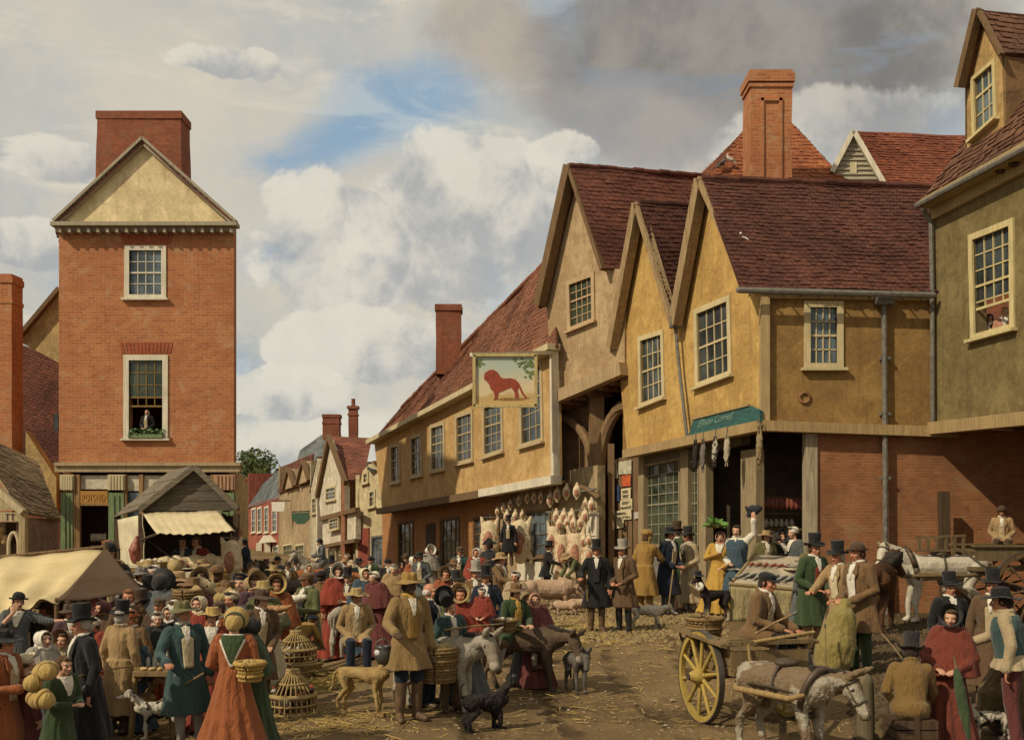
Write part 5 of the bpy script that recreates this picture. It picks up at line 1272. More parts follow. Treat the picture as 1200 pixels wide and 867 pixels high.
def ringwarp(dz, sc_=3.0, sd=0): return lambda v: v + Vector((0, 0, dz * noise.noise(Vector((v.x * sc_ + sd, v.y * sc_, sd * 1.7)))))
def hat_mesh(kind):
    mb = MB()
    if kind == 'top':
        pr = [(0, .245), (.088, .245), (.094, .235), (.086, .15), (.084, .075), (.092, .066), (.135, .070), (.152, .082), (.155, .078), (.137, .058), (.09, .055), (.078, .06), (.074, .2), (0, .2)]
        mb.lathe(pr, 24, warp=lambda v: Vector((v.x * (1 - .0 * v.z), v.y * 1.12, v.z - .35 * max(0, v.length - .11) * (abs(v.y) > .09) + (.30 * (abs(v.x) - .1) if abs(v.x) > .1 and v.z < .12 else 0))))
    elif kind == 'wide':
        pr = [(0, .165), (.05, .168), (.085, .155), (.096, .11), (.095, .065), (.12, .055), (.17, .047), (.187, .043), (.187, .036), (.12, .045), (.085, .05), (.08, .1), (0, .15)]
        mb.lathe(pr, 26, warp=lambda v: Vector((v.x, v.y * 1.1, v.z + (.05 * noise.noise(Vector((v.x * 5, v.y * 5, 1.3))) if v.z < .07 else -.03 * (abs(v.x) < .03)))))
    elif kind == 'straw':
        pr = [(0, .15), (.075, .15), (.088, .14), (.092, .07), (.10, .06), (.17, .052), (.20, .05), (.20, .043), (.10, .048), (.08, .055), (.075, .13), (0, .135)]
        mb.lathe(pr, 26, warp=lambda v: Vector((v.x, v.y * 1.08, v.z + .22 * max(0, abs(v.x) - .1) * -.6 + .02 * noise.noise(v * 9))))
    elif kind == 'bowler':
        pr = [(0, .165), (.04, .16), (.075, .135), (.092, .095), (.094, .06), (.125, .056), (.14, .066), (.142, .06), (.125, .046), (.085, .05), (.08, .1), (0, .145)]
        mb.lathe(pr, 24, warp=lambda v: Vector((v.x, v.y * 1.12, v.z)))
    elif kind == 'cap':
        mb.ball((0, .012, .075), (.093, .115, .058), 18, 10); mb.lathe([(.083, .04), (.092, .045), (.092, .075), (.083, .075)], 20, close=True, warp=lambda v: Vector((v.x, v.y * 1.15 + .01, v.z)))
        mb.prism([Vector((math.cos(t) * .085, -.06 - math.sin(t) * .095, .042 - math.sin(t) * .02)) for t in [math.pi * i / 10 for i in range(11)]], (0, 0, .012))
    elif kind == 'fur':
        mb.ball((0, .005, .085), (.125, .135, .085), 18, 12); mb.jitter(.03, 22)
        for s in (-1, 1): mb.ball((s * .085, .01, -.03), (.03, .06, .075), 10, 8)
    elif kind in ('bonnet', 'poke'):
        fl = .148 if kind == 'bonnet' else .158
        pr = [(0, .155), (.05, .15), (.085, .12), (.10, .07), (.108, .0), (.112, -.04), (.126, -.075), (fl, -.115), (fl - .004, -.12), (.12, -.078), (.105, -.04), (.10, 0), (.09, .06), (0, .14)]
        mb.lathe(pr, 26, warp=lambda v: Vector((v.x, v.y, v.z)))
        M = Matrix.Translation((0, 0, .025)) @ Matrix.Rotation(R(-14), 4, 'X') @ Matrix(((1, 0, 0, 0), (0, 0, 1, 0), (0, -1, 0, 0), (0, 0, 0, 1)))
        mb.v = [M @ Vector((v.x, v.y if v.y > -.115 else v.y, v.z)) for v in mb.v]
        mb.v = [Vector((v.x, v.y, max(v.z, -.1 + v.y * .2))) for v in mb.v]
    elif kind == 'mob':
        mb.ball((0, .025, .05), (.098, .11, .088), 20, 12); mb.lathe([(.085, -.0), (.115, .008), (.118, .018), (.09, .03)], 30, close=True, warp=lambda v: Vector((v.x * (1 + .05 * math.sin(12 * math.atan2(v.y, v.x))), v.y * 1.0 + .02, v.z + .05 - v.y * .62)))
    elif kind == 'hood':
        pr = [(0, .135), (.06, .12), (.095, .08), (.106, .02), (.104, -.045), (.092, -.085), (.084, -.085), (.092, -.04), (.094, .02), (.085, .07), (0, .12)]
        mb.lathe(pr, 24); M = Matrix.Translation((0, .01, .015)) @ Matrix(((1, 0, 0, 0), (0, 0, 1, 0), (0, -1, 0, 0), (0, 0, 0, 1))); mb.xform(M)
        mb.v = [Vector((v.x, v.y, v.z * (1.12 if v.z < 0 else 1.05))) for v in mb.v]
        mb.tube([(-.07, -.03, -.11), (0, -.06, -.135), (.07, -.03, -.11)], .03, 8); mb.tube([(0, .09, -.05), (0, .10, -.16)], [.06, .09], 10)
    elif kind == 'cocked':
        mb.ball((0, .01, .07), (.085, .1, .075), 18, 10)
        mb.prism([Vector((x, y, .045)) for x, y in ((-.2, .0), (-.1, .1), (.1, .1), (.2, 0), (.08, -.1), (-.08, -.1))], (0, 0, .012))
        mb.prism([Vector((-.21, .03, .045)), Vector((0, .06, .22)), Vector((.21, .03, .045))], (0, .02, 0)); mb.prism([Vector((-.2, -.04, .045)), Vector((0, -.07, .17)), Vector((.2, -.04, .045))], (0, .02, 0))
    mb.jitter(.004, 18); me = mb.mesh('hat', smooth=True, uv=False); me.set_sharp_from_angle(angle=R(50)); return me
HATNAME = dict(top='top_hat', wide='wide_brimmed_hat', straw='straw_hat', bowler='round_hat', cap='cap', fur='fur_hat', bonnet='bonnet', poke='bonnet', mob='mob_cap', hood='hood', cocked='cocked_hat')
HATH = dict(top=1.83, wide=1.75, straw=1.735, bowler=1.75, cap=1.72, fur=1.755, bonnet=1.75, poke=1.77, mob=1.73, hood=1.72, cocked=1.79)
def hair_mesh(kind):
    mb = MB()
    if kind == 'bald': 
        for s in (-1, 1): mb.ball((s * .06, .03, .0), (.03, .06, .045), 10, 8)
        mb.ball((0, .07, -.01), (.065, .045, .055), 12, 8)
    else:
        mb.ball((0, .028, .045), (.083, .092, .085), 16, 12)
        for s in (-1, 1): mb.ball((s * .066, .02, .0), (.022, .05, .05 if kind == 'short' else .075), 10, 8)
        mb.ball((0, .07, -.02 if kind == 'short' else -.05), (.07, .05, .065 if kind == 'short' else .095), 12, 8)
        mb.ball((0, -.05, .092), (.06, .045, .025), 10, 8)
    return remesh(mb, 'hair', .010, 1, lambda v: .006 * noise.noise(v * 55))
def beard_mesh():
    mb = MB(); mb.ball((0, -.06, -.085), (.05, .042, .045), 12, 8)
    for s in (-1, 1): mb.ball((s * .052, -.03, -.05), (.022, .035, .05), 8, 6)
    return remesh(mb, 'beard', .010, 1, lambda v: .006 * noise.noise(v * 60))

def m_skin(name, c, red=(.42, .15, .09)):
    if name in MATS: return MATS[name]
    m, h, b = newmat(name, .55, .35); ob = h.node('ShaderNodeTexCoord').outputs['Object']
    n = h.noise(ob, 13, 4, .6); f = h.noise(ob, 60, 3)
    h.put(b.inputs['Base Color'], h.mix(h.ramp(f, .3, .8, 0, .3), h.mix(h.ramp(n, .38, .68, 0, .55), c, red), mul(c, .65)))
    b.inputs['Subsurface Weight'].default_value = 0; bump(h, b, f, .15, .004); MATS[name] = m; return m
EYE = m_plain('eye', (.05, .03, .02), .3, .5, bmp=0); LIP = m_plain('lip', (.30, .09, .06), .5, .4, bmp=0)
SKINS = [m_skin('fair_skin', (.54, .31, .19)), m_skin('ruddy_skin', (.47, .22, .12), (.40, .11, .06)), m_skin('tan_skin', (.34, .18, .09), (.28, .12, .055)), m_skin('dark_skin', (.085, .045, .026), (.06, .03, .018))]
C = dict(black=(.018, .017, .016), coal=(.030, .028, .026), navy=(.020, .025, .038), teal=(.045, .078, .072), blue=(.055, .085, .105), green=(.045, .066, .028), moss=(.115, .120, .050), brown=(.165, .095, .042), dark=(.075, .046, .026), umber=(.115, .068, .035),
         tan=(.32, .21, .095), fawn=(.38, .29, .165), buff=(.44, .34, .19), ochre=(.29, .175, .048), mustard=(.27, .155, .042), rust=(.28, .09, .034), red=(.235, .046, .027), maroon=(.13, .040, .034), plum=(.085, .045, .052), grey=(.17, .155, .135), slate=(.10, .105, .10),
         white=(.66, .60, .48), cream=(.58, .48, .30), straw=(.42, .285, .095), pink=(.44, .22, .14), yellow=(.47, .28, .06), olive=(.14, .122, .05), greyt=(.32, .285, .225), hay=(.35, .25, .10))
def cl(c): return m_cloth(C[c], 'cloth_' + c) if isinstance(c, str) else m_cloth(c)
def hatm(c): return m_cloth(C[c], 'hat_' + c, rough=.8 if c in ('black', 'coal') else .92, var=.3, fine=120)
HAIRC = dict(dark=(.03, .018, .01), brown=(.09, .045, .018), grey=(.34, .30, .24), white=(.60, .55, .46), red=(.20, .07, .02), fair=(.30, .18, .07))

def slot(o, mat):
    o.material_slots[0].link = 'OBJECT'; o.material_slots[0].material = mat
def put_(name, me, mat, parent, k=None, head=False):
    if len(me.materials) == 0: me.materials.append(None)
    o = bpy.data.objects.new(name, me); COL.objects.link(o); o.parent = parent; slot(o, mat)
    if head: o.matrix_local = k.HM
    return o
NPEOPLE = [0]
def person(px, top, foot=None, Y=None, a=0, pose='stand', kind='man', coat=None, hem=.5, legs='umber', hat=None, hair='brown', hk='short', skin=0, label='', group='people in the market crowd', vest=None, shirt='white', shoes='dark', boots=0, breeches=False,
           shawl=None, low=1.0, apron=None, dress=None, full=1.0, hero=None, z=None, k_=None, beard=None, kerchief=None, sl=.97, collar=None, lift=0.):
    """px: column of the head, top: row of the top of the hat; foot row or distance Y gives the place"""
    if z is not None:        # carried by something: z is the height of the ground under the feet
        gp = Vector(((px - 600) / FOC * Y, Y, z))
    elif foot is not None: gp = GT(px, foot)
    else: x = (px - 600) / FOC * Y; gp = Vector((x, Y, gz(x, Y)))
    Y = gp.y
    nom = HATH[hat[0]] if hat else 1.69
    sk = sk_of(pose)
    if sk.lean or sk.hz != .9 or pose == 'crouch':
        hp = sk.HM @ Vector((0, 0, (nom - 1.585))); nom = hp.z
    s = k_ or ((HC - (top - HOR) / FOC * Y) - gp.z) / nom
    if hero is None: hero = Y < 17.5
    NPEOPLE[0] += 1
    root = thing('person', label, 'person', gp, R(a), group, s)
    if foot is None and z is None and pose != 'lift': root.rotation_euler = (R(rnd.uniform(-3.5, 3.5)), R(rnd.uniform(-3.5, 3.5)), R(a + rnd.uniform(-9, 9)))
    H = hero
    put_('body', cached(('body', pose, H), lambda: body_mesh(pose, H)), SKINS[skin], root)
    if kind == 'woman':
        put_('dress', cached(('dress', pose, full, sl, H), lambda: dress_mesh(pose, .03, H, full, sl)), cl(dress or 'brown'), root)
        if apron: put_('apron', cached(('apron', pose), lambda: patch_mesh(sk, .25, 1.06, .24, .12, .06)), cl(apron), root)
        if not shawl: put_('neckerchief', cached(('nk', pose), lambda: patch_mesh(sk, 1.22, 1.46, .02, .10, .03)), cl(shirt), root)
        if collar: put_('collar_edge', cached(('bcw', pose), lambda: patch_mesh(sk, 1.09, 1.47, .015, .185, .032, back=True)), cl('white'), root)
        if collar: put_('back_collar', cached(('bcol', pose), lambda: patch_mesh(sk, 1.14, 1.46, .012, .15, .047, back=True)), cl(collar), root)
    else:
        put_('trousers', cached(('tr', pose, breeches, H), lambda: trousers_mesh(pose, breeches, H)), cl(legs), root)
        for s_ in (-1, 1):
            put_('boot' if boots else 'shoe', cached(('shoe', pose, s_, boots, H), lambda: shoe_mesh(pose, s_, boots, H)), m_plain('leather_' + shoes, C[shoes], .5, .4, var=.35), root)
            if breeches and not boots: put_('stocking', cached(('stk', pose, s_), lambda: stocking_mesh(pose, s_)), cl('greyt'), root)
        if coat:
            put_('coat', cached(('coat', pose, hem, H), lambda: coat_mesh(pose, hem, H)), cl(coat), root)
            if H and sk.legs == 'stand' and sk.lean < 30:
                for s_ in (-1, 1): put_('button', cached(('btn', s_), lambda: btn_mesh(s_)), MATS.get('button') or m_plain('button', (.36, .27, .13), .4, .5), root)
            put_('lapels', cached(('lap', pose), lambda: lapel_mesh(pose)), cl(coat), root)
            put_('waistcoat', cached(('vest', pose), lambda: patch_mesh(sk, .98, 1.40, .055, .072, .036)), cl(vest or 'buff'), root)
            put_('shirt_front', cached(('shirt', pose), lambda: patch_mesh(sk, 1.25, 1.45, .012, .05, .046)), cl(shirt), root)
        else:   # shirt sleeves and waistcoat
            put_('shirt', cached(('coat', pose, .86, H), lambda: coat_mesh(pose, .86, H)), cl(shirt), root)
            if vest: put_('waistcoat', cached(('vestm', pose), lambda: vest_mesh(pose)), cl(vest), root)
        if not kerchief: put_('neckcloth', cached(('neck', pose), lambda: neckcloth_mesh(pose)), cl(shirt), root)
        if apron: put_('apron', cached(('mapron', pose), lambda: patch_mesh(sk, .38, 1.30, .25, .10, .085)), cl(apron), root)
    if kerchief: put_('neckerchief', cached(('neck', pose), lambda: neckcloth_mesh(pose)), cl(kerchief), root)
    if shawl: put_('cloak' if low < .85 else 'shawl', cached(('shawl', pose, low, H), lambda: shawl_mesh(pose, low, H)), cl(shawl), root)
    if hair: put_('hair', cached(('hair', hk), lambda: hair_mesh(hk)), m_cloth(HAIRC[hair], 'hair_' + hair, .8, .4, 90), root, sk, True)
    if beard: put_('beard', cached(('beard',), beard_mesh), m_cloth(HAIRC[beard], 'hair_' + beard, .8, .4, 90), root, sk, True)
    if hat:
        ho = put_(HATNAME[hat[0]], cached(('hat', hat[0]), lambda: hat_mesh(hat[0])), hatm(hat[1]), root, sk, True)
        if len(hat) > 2:
            put_('hat_band', cached(('band', hat[0]), lambda: band_mesh(hat[0])), hatm(hat[2]), ho)
    return root
def band_mesh(kind):
    mb = MB()
    if kind in ('bonnet', 'poke'):
        mb.lathe([(.106, .03), (.116, .03), (.118, -.01), (.108, -.01)], 26, close=True)
        mb.xform(Matrix.Translation((0, 0, .025)) @ Matrix.Rotation(R(-14), 4, 'X') @ Matrix(((1, 0, 0, 0), (0, 0, 1, 0), (0, -1, 0, 0), (0, 0, 0, 1))))
    else: mb.lathe([(.085, .066), (.101, .066), (.099, .095), (.085, .095)], 24, close=True, warp=lambda v: Vector((v.x, v.y * 1.13, v.z)))
    return mb.mesh('band', uv=False, smooth=True)
def quadruped(H, L, neck, poll, muzzle, kind='horse', leg=1.0, fat=1.0, step=0., vox=.014, ear=.12, fur=.006, pale=None):
    """H: height of the back, L: trunk length; poll and muzzle are points"""
    mb = MB(); f = fat * H
    ry = {'horse': .185, 'donkey': .185, 'dog': .15, 'pig': .30, 'cow': .23}[kind] * f
    zc = H - ry
    rz = lambda x, z: Vector((x * L, 0, z * H))
    belly = [(-.52, .97, .62), (-.36, 1.0, .95), (-.1, .99, .97), (.15, .97, 1.02), (.36, .98, 1.06), (.52, .97, .72)]
    if kind == 'dog': belly = [(-.5, 1.0, .55), (-.34, 1.0, .78), (-.08, 1.02, .78), (.18, .98, 1.08), (.36, .97, 1.12), (.52, .98, .75)]
    mb.tube([Vector((x * L, 0, H - ry - (k - 1) * ry * .6)) for x, z, k in belly], [ry * k for x, z, k in belly], 16, sq=(1.0, 1.0) if kind != 'horse' else None)
    lt = H * .034 * leg * {'horse': 1.1, 'donkey': 1.1, 'dog': 1.1, 'pig': 1.5, 'cow': 1.25}[kind]
    zl = H - 2 * ry * .9
    for s in (-1, 1):
        y = s * ry * .58; st = step * s
        mb.tube([Vector((-.40 * L, y * .9, H * .78)), Vector((-.30 * L, y * 1.1, H * .54)), Vector((-.50 * L + st * H * .5, y, H * .31)), Vector((-.47 * L + st * H, y, H * .085)), Vector((-.45 * L + st * H, y, H * .05))],
                [ry * .72, ry * .46 if kind != 'dog' else ry * .5, lt * 1.25, lt * .95, lt * 1.35], 10)
        mb.tube([Vector((.38 * L, y * .8, H * .74)), Vector((.36 * L, y, H * .54)), Vector((.40 * L - st * H * .4, y, H * .30)), Vector((.395 * L - st * H * .8, y, H * .085)), Vector((.43 * L - st * H * .8, y, H * .05))],
                [ry * .6, ry * .34, lt * 1.3, lt * .92, lt * 1.35], 10)
        if kind in ('dog',): 
            for hx in (-.43 * L + st * H, .44 * L - st * H * .8): mb.tube([Vector((hx - .01, y, H * .045)), Vector((hx + H * .06, y, H * .035))], lt * 1.15, 8)
    poll, muzzle = Vector(poll), Vector(muzzle); nb = Vector((.42 * L, 0, H - ry * .75)); d = (muzzle - poll); hl = d.length; d.normalize()
    up = Vector((0, 0, 1)); nr = {'horse': .62, 'donkey': .55, 'dog': .55, 'pig': .85, 'cow': .72}[kind] * ry
    hr = hl * {'horse': .20, 'donkey': .22, 'dog': .30, 'pig': .28, 'cow': .23}[kind]
    mb.tube([nb - Vector((L * .05, 0, ry * .1)), lerp(nb, poll, .5) + Vector((0, 0, 0)), poll], [nr * 1.25, nr * .95, hr * .95], 12)
    side = d.cross(up).normalized(); top = side.cross(d).normalized()
    if top.z < 0 and abs(d.z) < .95: top = -top
    if kind == 'dog':
        mb.ball(poll + d * hl * .18, hr * 1.02, 12, 10); mb.tube([poll + d * hl * .35 - top * hr * .25, muzzle - top * hr * .3], [hr * .62, hr * .40], 10)
    else:
        mb.tube([poll, poll + d * hl * .3, poll + d * hl * .62, muzzle - d * hl * .05], [hr * .98, hr * 1.08, hr * .72, hr * .70], 12)
        mb.ball(poll + d * hl * .3 - top * hr * .35, hr * .85, 10, 8); mb.ball(muzzle - d * hl * .06 - top * hr * .12, hr * .66, 10, 8)
    for s in (-1, 1):
        e = poll + side * (s * hr * .62) + top * hr * .5 - d * hr * .1
        if kind == 'dog': mb.tube([e, e + side * s * ear * .5 + top * ear * .25, e + side * s * ear * .75 - top * ear * .55 + d * ear * .1], [ear * .30, ear * .34, ear * .16], 8)
        elif kind in ('pig', 'cow'): mb.tube([e, e + side * s * ear * .8 + top * ear * .15, e + side * s * ear * 1.2 - top * ear * .1 + d * ear * .2], [ear * .25, ear * .35, ear * .1], 8)
        else: mb.tube([e, e + top * ear * .5 + side * s * ear * .12, e + top * ear + side * s * ear * .16], [ear * .17, ear * .2, ear * .06], 8)
        mb.ball(poll + d * hl * .28 + side * (s * hr * .86) + top * hr * .35, hr * .2, 8, 6)
    me = remesh(mb, kind + '_body', vox, 1 if fur > .008 else 2, lambda v: .010 * H * noise.noise(v * 6 / H) + fur * (noise.noise(Vector((v.x * 22, v.y * 30, v.z * 13))) + .7 * noise.noise(v * 55)))
    eyes = [poll + d * hl * .30 + side * (s * hr * .98) + top * hr * .35 for s in (-1, 1)]; nose = muzzle - top * hr * (.3 if kind == 'dog' else .0) + d * hl * .02
    me.materials.append(None); me.materials.append(EYE); me.materials.append(pale or NOSE)
    mi = []
    for p in me.polygons:
        c = p.center
        mi.append(1 if min((c - e).length for e in eyes) < hr * .24 else (2 if (c - nose).length < hr * (.42 if kind == 'dog' else 1.15 if pale else .5) else (3 if kind in ('horse', 'donkey', 'cow', 'pig') and c.z < H * .05 else 0)))
    me.materials.append(HOOF); me.polygons.foreach_set('material_index', mi)
    return me, dict(poll=poll, muzzle=muzzle, nb=nb, ry=ry, side=side, top=top, d=d, hr=hr, hl=hl, H=H, L=L)
NOSE = m_plain('muzzle_skin', (.05, .035, .03), .6); HOOF = m_plain('hoof', (.06, .045, .03), .6)
def animal(name, label, cat, pos, deg, mat, group=None, tail=None, mane=None, **kw):
    me, g = quadruped(**kw); root = thing(name, label, cat, pos, R(deg), group); put_('body', me, mat, root)
    H, L, ry = g['H'], g['L'], g['ry']; r = Vector((-.53 * L, 0, H - ry * .5))
    if tail:
        mb = MB(); mode, tm = tail
        if mode == 'horse': mb.tube([r, r + Vector((-.09 * H, 0, -.04 * H)), r + Vector((-.12 * H, 0, -.28 * H)), r + Vector((-.10 * H, 0, -.55 * H))], [.03 * H, .05 * H, .06 * H, .02 * H], 10)
        elif mode == 'tuft': mb.tube([r, r + Vector((-.07 * H, 0, -.08 * H)), r + Vector((-.07 * H, .02, -.4 * H)), r + Vector((-.06 * H, .02, -.6 * H))], [.025 * H, .02 * H, .025 * H, .035 * H], 8)
        elif mode == 'up': mb.tube([r, r + Vector((-.14 * H, 0, .12 * H)), r + Vector((-.15 * H, 0, .34 * H)), r + Vector((-.02 * H, 0, .46 * H))], [.045 * H, .04 * H, .035 * H, .02 * H], 8)
        elif mode == 'down': mb.tube([r, r + Vector((-.12 * H, 0, -.10 * H)), r + Vector((-.16 * H, 0, -.36 * H)), r + Vector((-.26 * H, 0, -.46 * H))], [.045 * H, .035 * H, .028 * H, .015 * H], 8)
        elif mode == 'curl': mb.tube([r + Vector((-math.sin(t) * .07 * H * 1, math.cos(t * 1.3) * .03, .07 * H - math.cos(t) * .07 * H)) for t in [i * .6 for i in range(10)]], .018 * H, 6)
        me2 = remesh(mb, 'tail', max(.008, .012 * H), 1, lambda v: .012 * H * noise.noise(v * 30)); put_('tail', me2, tm or mat, root)
    if mane:
        mb = MB(); a, b = g['nb'] + Vector((-.02 * L, 0, ry * .72)), g['poll'] + g['top'] * g['hr'] * .7
        for s in (0,):
            mb.tube([lerp(a, b, i / 6) + Vector((0, .015 * math.sin(i * 2), .01)) for i in range(7)], [.045 * H] * 6 + [.035 * H], 8)
        if mane[0] == 'fall':
            for i in range(7): p = lerp(a, b, i / 6); mb.tube([p, p + Vector((0, -g['ry'] * .55, -.02)), p + Vector((0, -g['ry'] * .62, -.16 * H))], [.04 * H, .035 * H, .015 * H], 8)
        put_('mane', remesh(mb, 'mane', .014 * H, 1, lambda v: .014 * H * noise.noise(v * 26)), mane[1], root)
    return root, g
FUR = lambda n, c, c2=None, **k: m_spots(n, c, c2 or mul(c, .55), **k)
MANE_D = m_cloth((.028, .02, .014), 'dark_mane', .8, .4, 90)
GREYD = FUR('grey_donkey_coat', (.36, .32, .25), (.24, .195, .135), scale=2.2, lo=.42, hi=.65, third=((.42, .37, .28), .30, .62))
DARKD = FUR('dark_donkey_coat', (.12, .08, .05), (.07, .048, .03), scale=2.2, lo=.42, hi=.65)
PALED = FUR('pale_donkey_coat', (.38, .33, .25), (.25, .21, .15), scale=2.5, lo=.45, hi=.65)
CARTD = FUR('piebald_donkey_coat', (.35, .305, .225), (.19, .13, .075), scale=2.6, lo=.44, hi=.50)
WHITEH = FUR('white_horse_coat', (.56, .50, .38), (.40, .34, .24), scale=2.6, lo=.45, hi=.7)
BROWNH = FUR('brown_horse_coat', (.10, .048, .022), (.055, .028, .014), scale=1.6, lo=.4, hi=.7)
BLACKH = FUR('black_horse_coat', (.028, .02, .015), (.016, .012, .01), scale=1.6, lo=.4, hi=.7)
REDCOW = m_spots('red_cow_coat', (.29, .105, .04), (.45, .36, .25), scale=1.7, lo=.60, hi=.64)
PIGC = m_spots('pink_pig_skin', (.47, .32, .21), (.36, .22, .13), scale=2.5, lo=.45, hi=.7, fur=30)

PALEM = m_plain('pale_muzzle', (.26, .22, .16), .85, .1)
grey_d, gA = animal('donkey', 'grey donkey with long ears and wicker pannier beside the man in the tall boots', 'donkey', GT(512, 834), -18, GREYD, 'donkeys in the market', ('tuft', None), ('up', MANE_D),
    H=.97, L=.98, neck=0, poll=(.72, -.10, .96), muzzle=(.86, -.26, .62), kind='donkey', ear=.24, step=.04, vox=.011, pale=PALEM, fat=1.08)
dark_d, gB = animal('donkey', 'dark brown donkey ridden by the boy in green', 'donkey', GT(612, 809), -12, DARKD, 'donkeys in the market', ('tuft', None), ('up', MANE_D),
    H=.90, L=.98, neck=0, poll=(.74, -.10, .78), muzzle=(.86, -.24, .47), kind='donkey', ear=.2, step=.05, vox=.011, pale=PALEM, fat=1.1)
animal('foal', 'small dark grey donkey foal facing the camera beside the dark donkey', 'donkey', GT(675, 811), -75, FUR('foal_coat', (.13, .115, .095), (.07, .06, .048)), 'donkeys in the market', ('tuft', None), None,
    H=.56, L=.5, neck=0, poll=(.38, .02, .60), muzzle=(.50, -.02, .38), kind='donkey', ear=.15, step=.03, vox=.010)
animal('donkey', 'pale grey donkey seen from behind beside the seated man in the straw hat', 'donkey', GT(406, 768), 76, PALED, 'donkeys in the market', ('tuft', None), ('up', MANE_D),
    H=1.04, L=1.0, neck=0, poll=(.72, .1, 1.2), muzzle=(.98, .1, .98), kind='donkey', ear=.22, step=.03)
cart_d, gC = animal('donkey', 'shaggy brown and white donkey harnessed to the yellow wheeled cart', 'donkey', GT(918, 884), -60, CARTD, 'donkeys in the market', ('tuft', None), ('up', MANE_D),
    H=.93, L=1.0, neck=0, poll=(.70, .16, .86), muzzle=(.88, .22, .52), kind='donkey', ear=.2, step=.06, vox=.010, fur=.013, fat=1.12, leg=1.15)
wh, gW = animal('horse', 'white cart horse in harness standing before the brick wall', 'horse', Vector((P(1104, 0, 23.4).x, 23.4, 0)), 180, WHITEH, 'horses in the market', ('horse', None), ('fall', m_cloth((.5, .44, .33), 'white_mane', .8, .4, 90)),
    H=1.58, L=1.72, neck=0, poll=(1.36, .18, 1.76), muzzle=(1.62, .36, 1.26), kind='horse', ear=.15, step=.02, vox=.02)
animal('horse', 'brown horse seen from behind in front of the white cart horse', 'horse', GT(1030, 740), 62, BROWNH, 'horses in the market', ('horse', MANE_D), ('fall', MANE_D),
    H=1.45, L=1.5, neck=0, poll=(1.1, -.12, 1.62), muzzle=(1.36, -.3, 1.16), kind='horse', ear=.15, step=.03, vox=.018)
animal('horse', 'black horse with raised head among the crowd before the far street', 'horse', GT(352, 742), 205, BLACKH, 'horses in the market', ('horse', None), ('fall', MANE_D),
    H=1.38, L=1.4, neck=0, poll=(1.0, .0, 1.80), muzzle=(1.3, .1, 1.42), kind='horse', ear=.14, vox=.018)
pony, gP = animal('horse', 'pale ridden pony in the middle of the far street', 'horse', GT(378, 705), 215, PALED, 'horses in the market', ('horse', MANE_D), ('fall', MANE_D),
    H=1.4, L=1.4, neck=0, poll=(1.0, .0, 1.74), muzzle=(1.3, .05, 1.36), kind='horse', ear=.14, vox=.018)
navy_h, gN = animal('horse', 'dark bay horse under the rider in the navy coat near the meat stall', 'horse', GT(290, 714), 200, BROWNH, 'horses in the market', ('horse', MANE_D), ('fall', MANE_D),
    H=1.45, L=1.4, neck=0, poll=(1.0, .0, 1.72), muzzle=(1.3, .05, 1.36), kind='horse', ear=.14, vox=.018)
cow, gK = animal('cow', 'red brown cow with white face in front of the inn', 'cow', GT(394, 722), -10, REDCOW, 'cattle in the market', ('tuft', None), None,
    H=1.32, L=1.5, neck=0, poll=(1.02, -.1, 1.12), muzzle=(1.22, -.24, .68), kind='cow', ear=.14, vox=.018)
hb = MB(); pl = gK['poll']; 
for s in (-1, 1): hb.tube([pl + Vector((0, s * .08, .06)), pl + Vector((.04, s * .24, .09)), pl + Vector((.14, s * .30, .18))], [.035, .028, .008], 8)
put_('horn', hb.mesh('horn', smooth=True, uv=False), m_plain('horn_bone', (.46, .38, .25), .5), cow)
fb_ = MB(); fb_.tube([lerp(gK['poll'], gK['muzzle'], .12) + gK['top'] * .06, lerp(gK['poll'], gK['muzzle'], .8) + gK['top'] * .05], [.075, .07], 10); put_('white_blaze', remesh(fb_, 'blaze', .015), m_plain('white_hair', (.55, .48, .36), .9), cow)
animal('cow', 'second red cow half hidden behind the straw hatted man', 'cow', GT(372, 712), 12, REDCOW, 'cattle in the market', ('tuft', None), None,
    H=1.28, L=1.4, neck=0, poll=(1.0, -.1, 1.3), muzzle=(1.3, -.2, .98), kind='cow', ear=.14, vox=.02)
pig, gG = animal('pig', 'big pink pig standing by the butcher shop', 'pig', GT(642, 716), 8, PIGC, 'pigs by the butcher shop', ('curl', None), None,
    H=.82, L=1.15, neck=0, poll=(.72, -.05, .58), muzzle=(1.0, -.12, .34), kind='pig', ear=.16, vox=.014)
for i, (px, py, dg, lb) in enumerate(((668, 714, 20, 'pink piglet next to the big pig snout'), (681, 719, -8, 'pink piglet farthest right of the litter'), (664, 722, 160, 'piglet in front of the big pig facing left'), (690, 712, 40, 'small piglet behind the others by the man in the black coat'))):
    animal('piglet', lb, 'pig', GT(px, py), dg, PIGC, 'pigs by the butcher shop', ('curl', None), None, H=.38, L=.52, neck=0, poll=(.33, 0, .27), muzzle=(.46, -.03, .16), kind='pig', ear=.08, vox=.010)
YDOG = m_spots('yellow_dog_coat', (.38, .26, .105), (.27, .165, .06), scale=5, lo=.45, hi=.65); BDOG = m_spots('black_dog_coat', (.022, .018, .016), (.035, .028, .022), scale=5)
BWDOG = m_spots('black_and_white_dog_coat', (.52, .46, .35), (.03, .024, .02), scale=4.2, lo=.46, hi=.49); TDOG = m_spots('tan_dog_coat', (.30, .20, .09), (.16, .09, .04), scale=5)
animal('dog', 'rough yellow dog standing in the open looking back at the man in tall boots', 'dog', GT(424, 838), -22, YDOG, 'dogs in the market', ('down', None), None, H=.60, L=.60, neck=0, poll=(.44, .02, .80), muzzle=(.62, -.04, .73), kind='dog', ear=.10, step=.04, vox=.009, fat=1.05, leg=1.05, fur=.006)
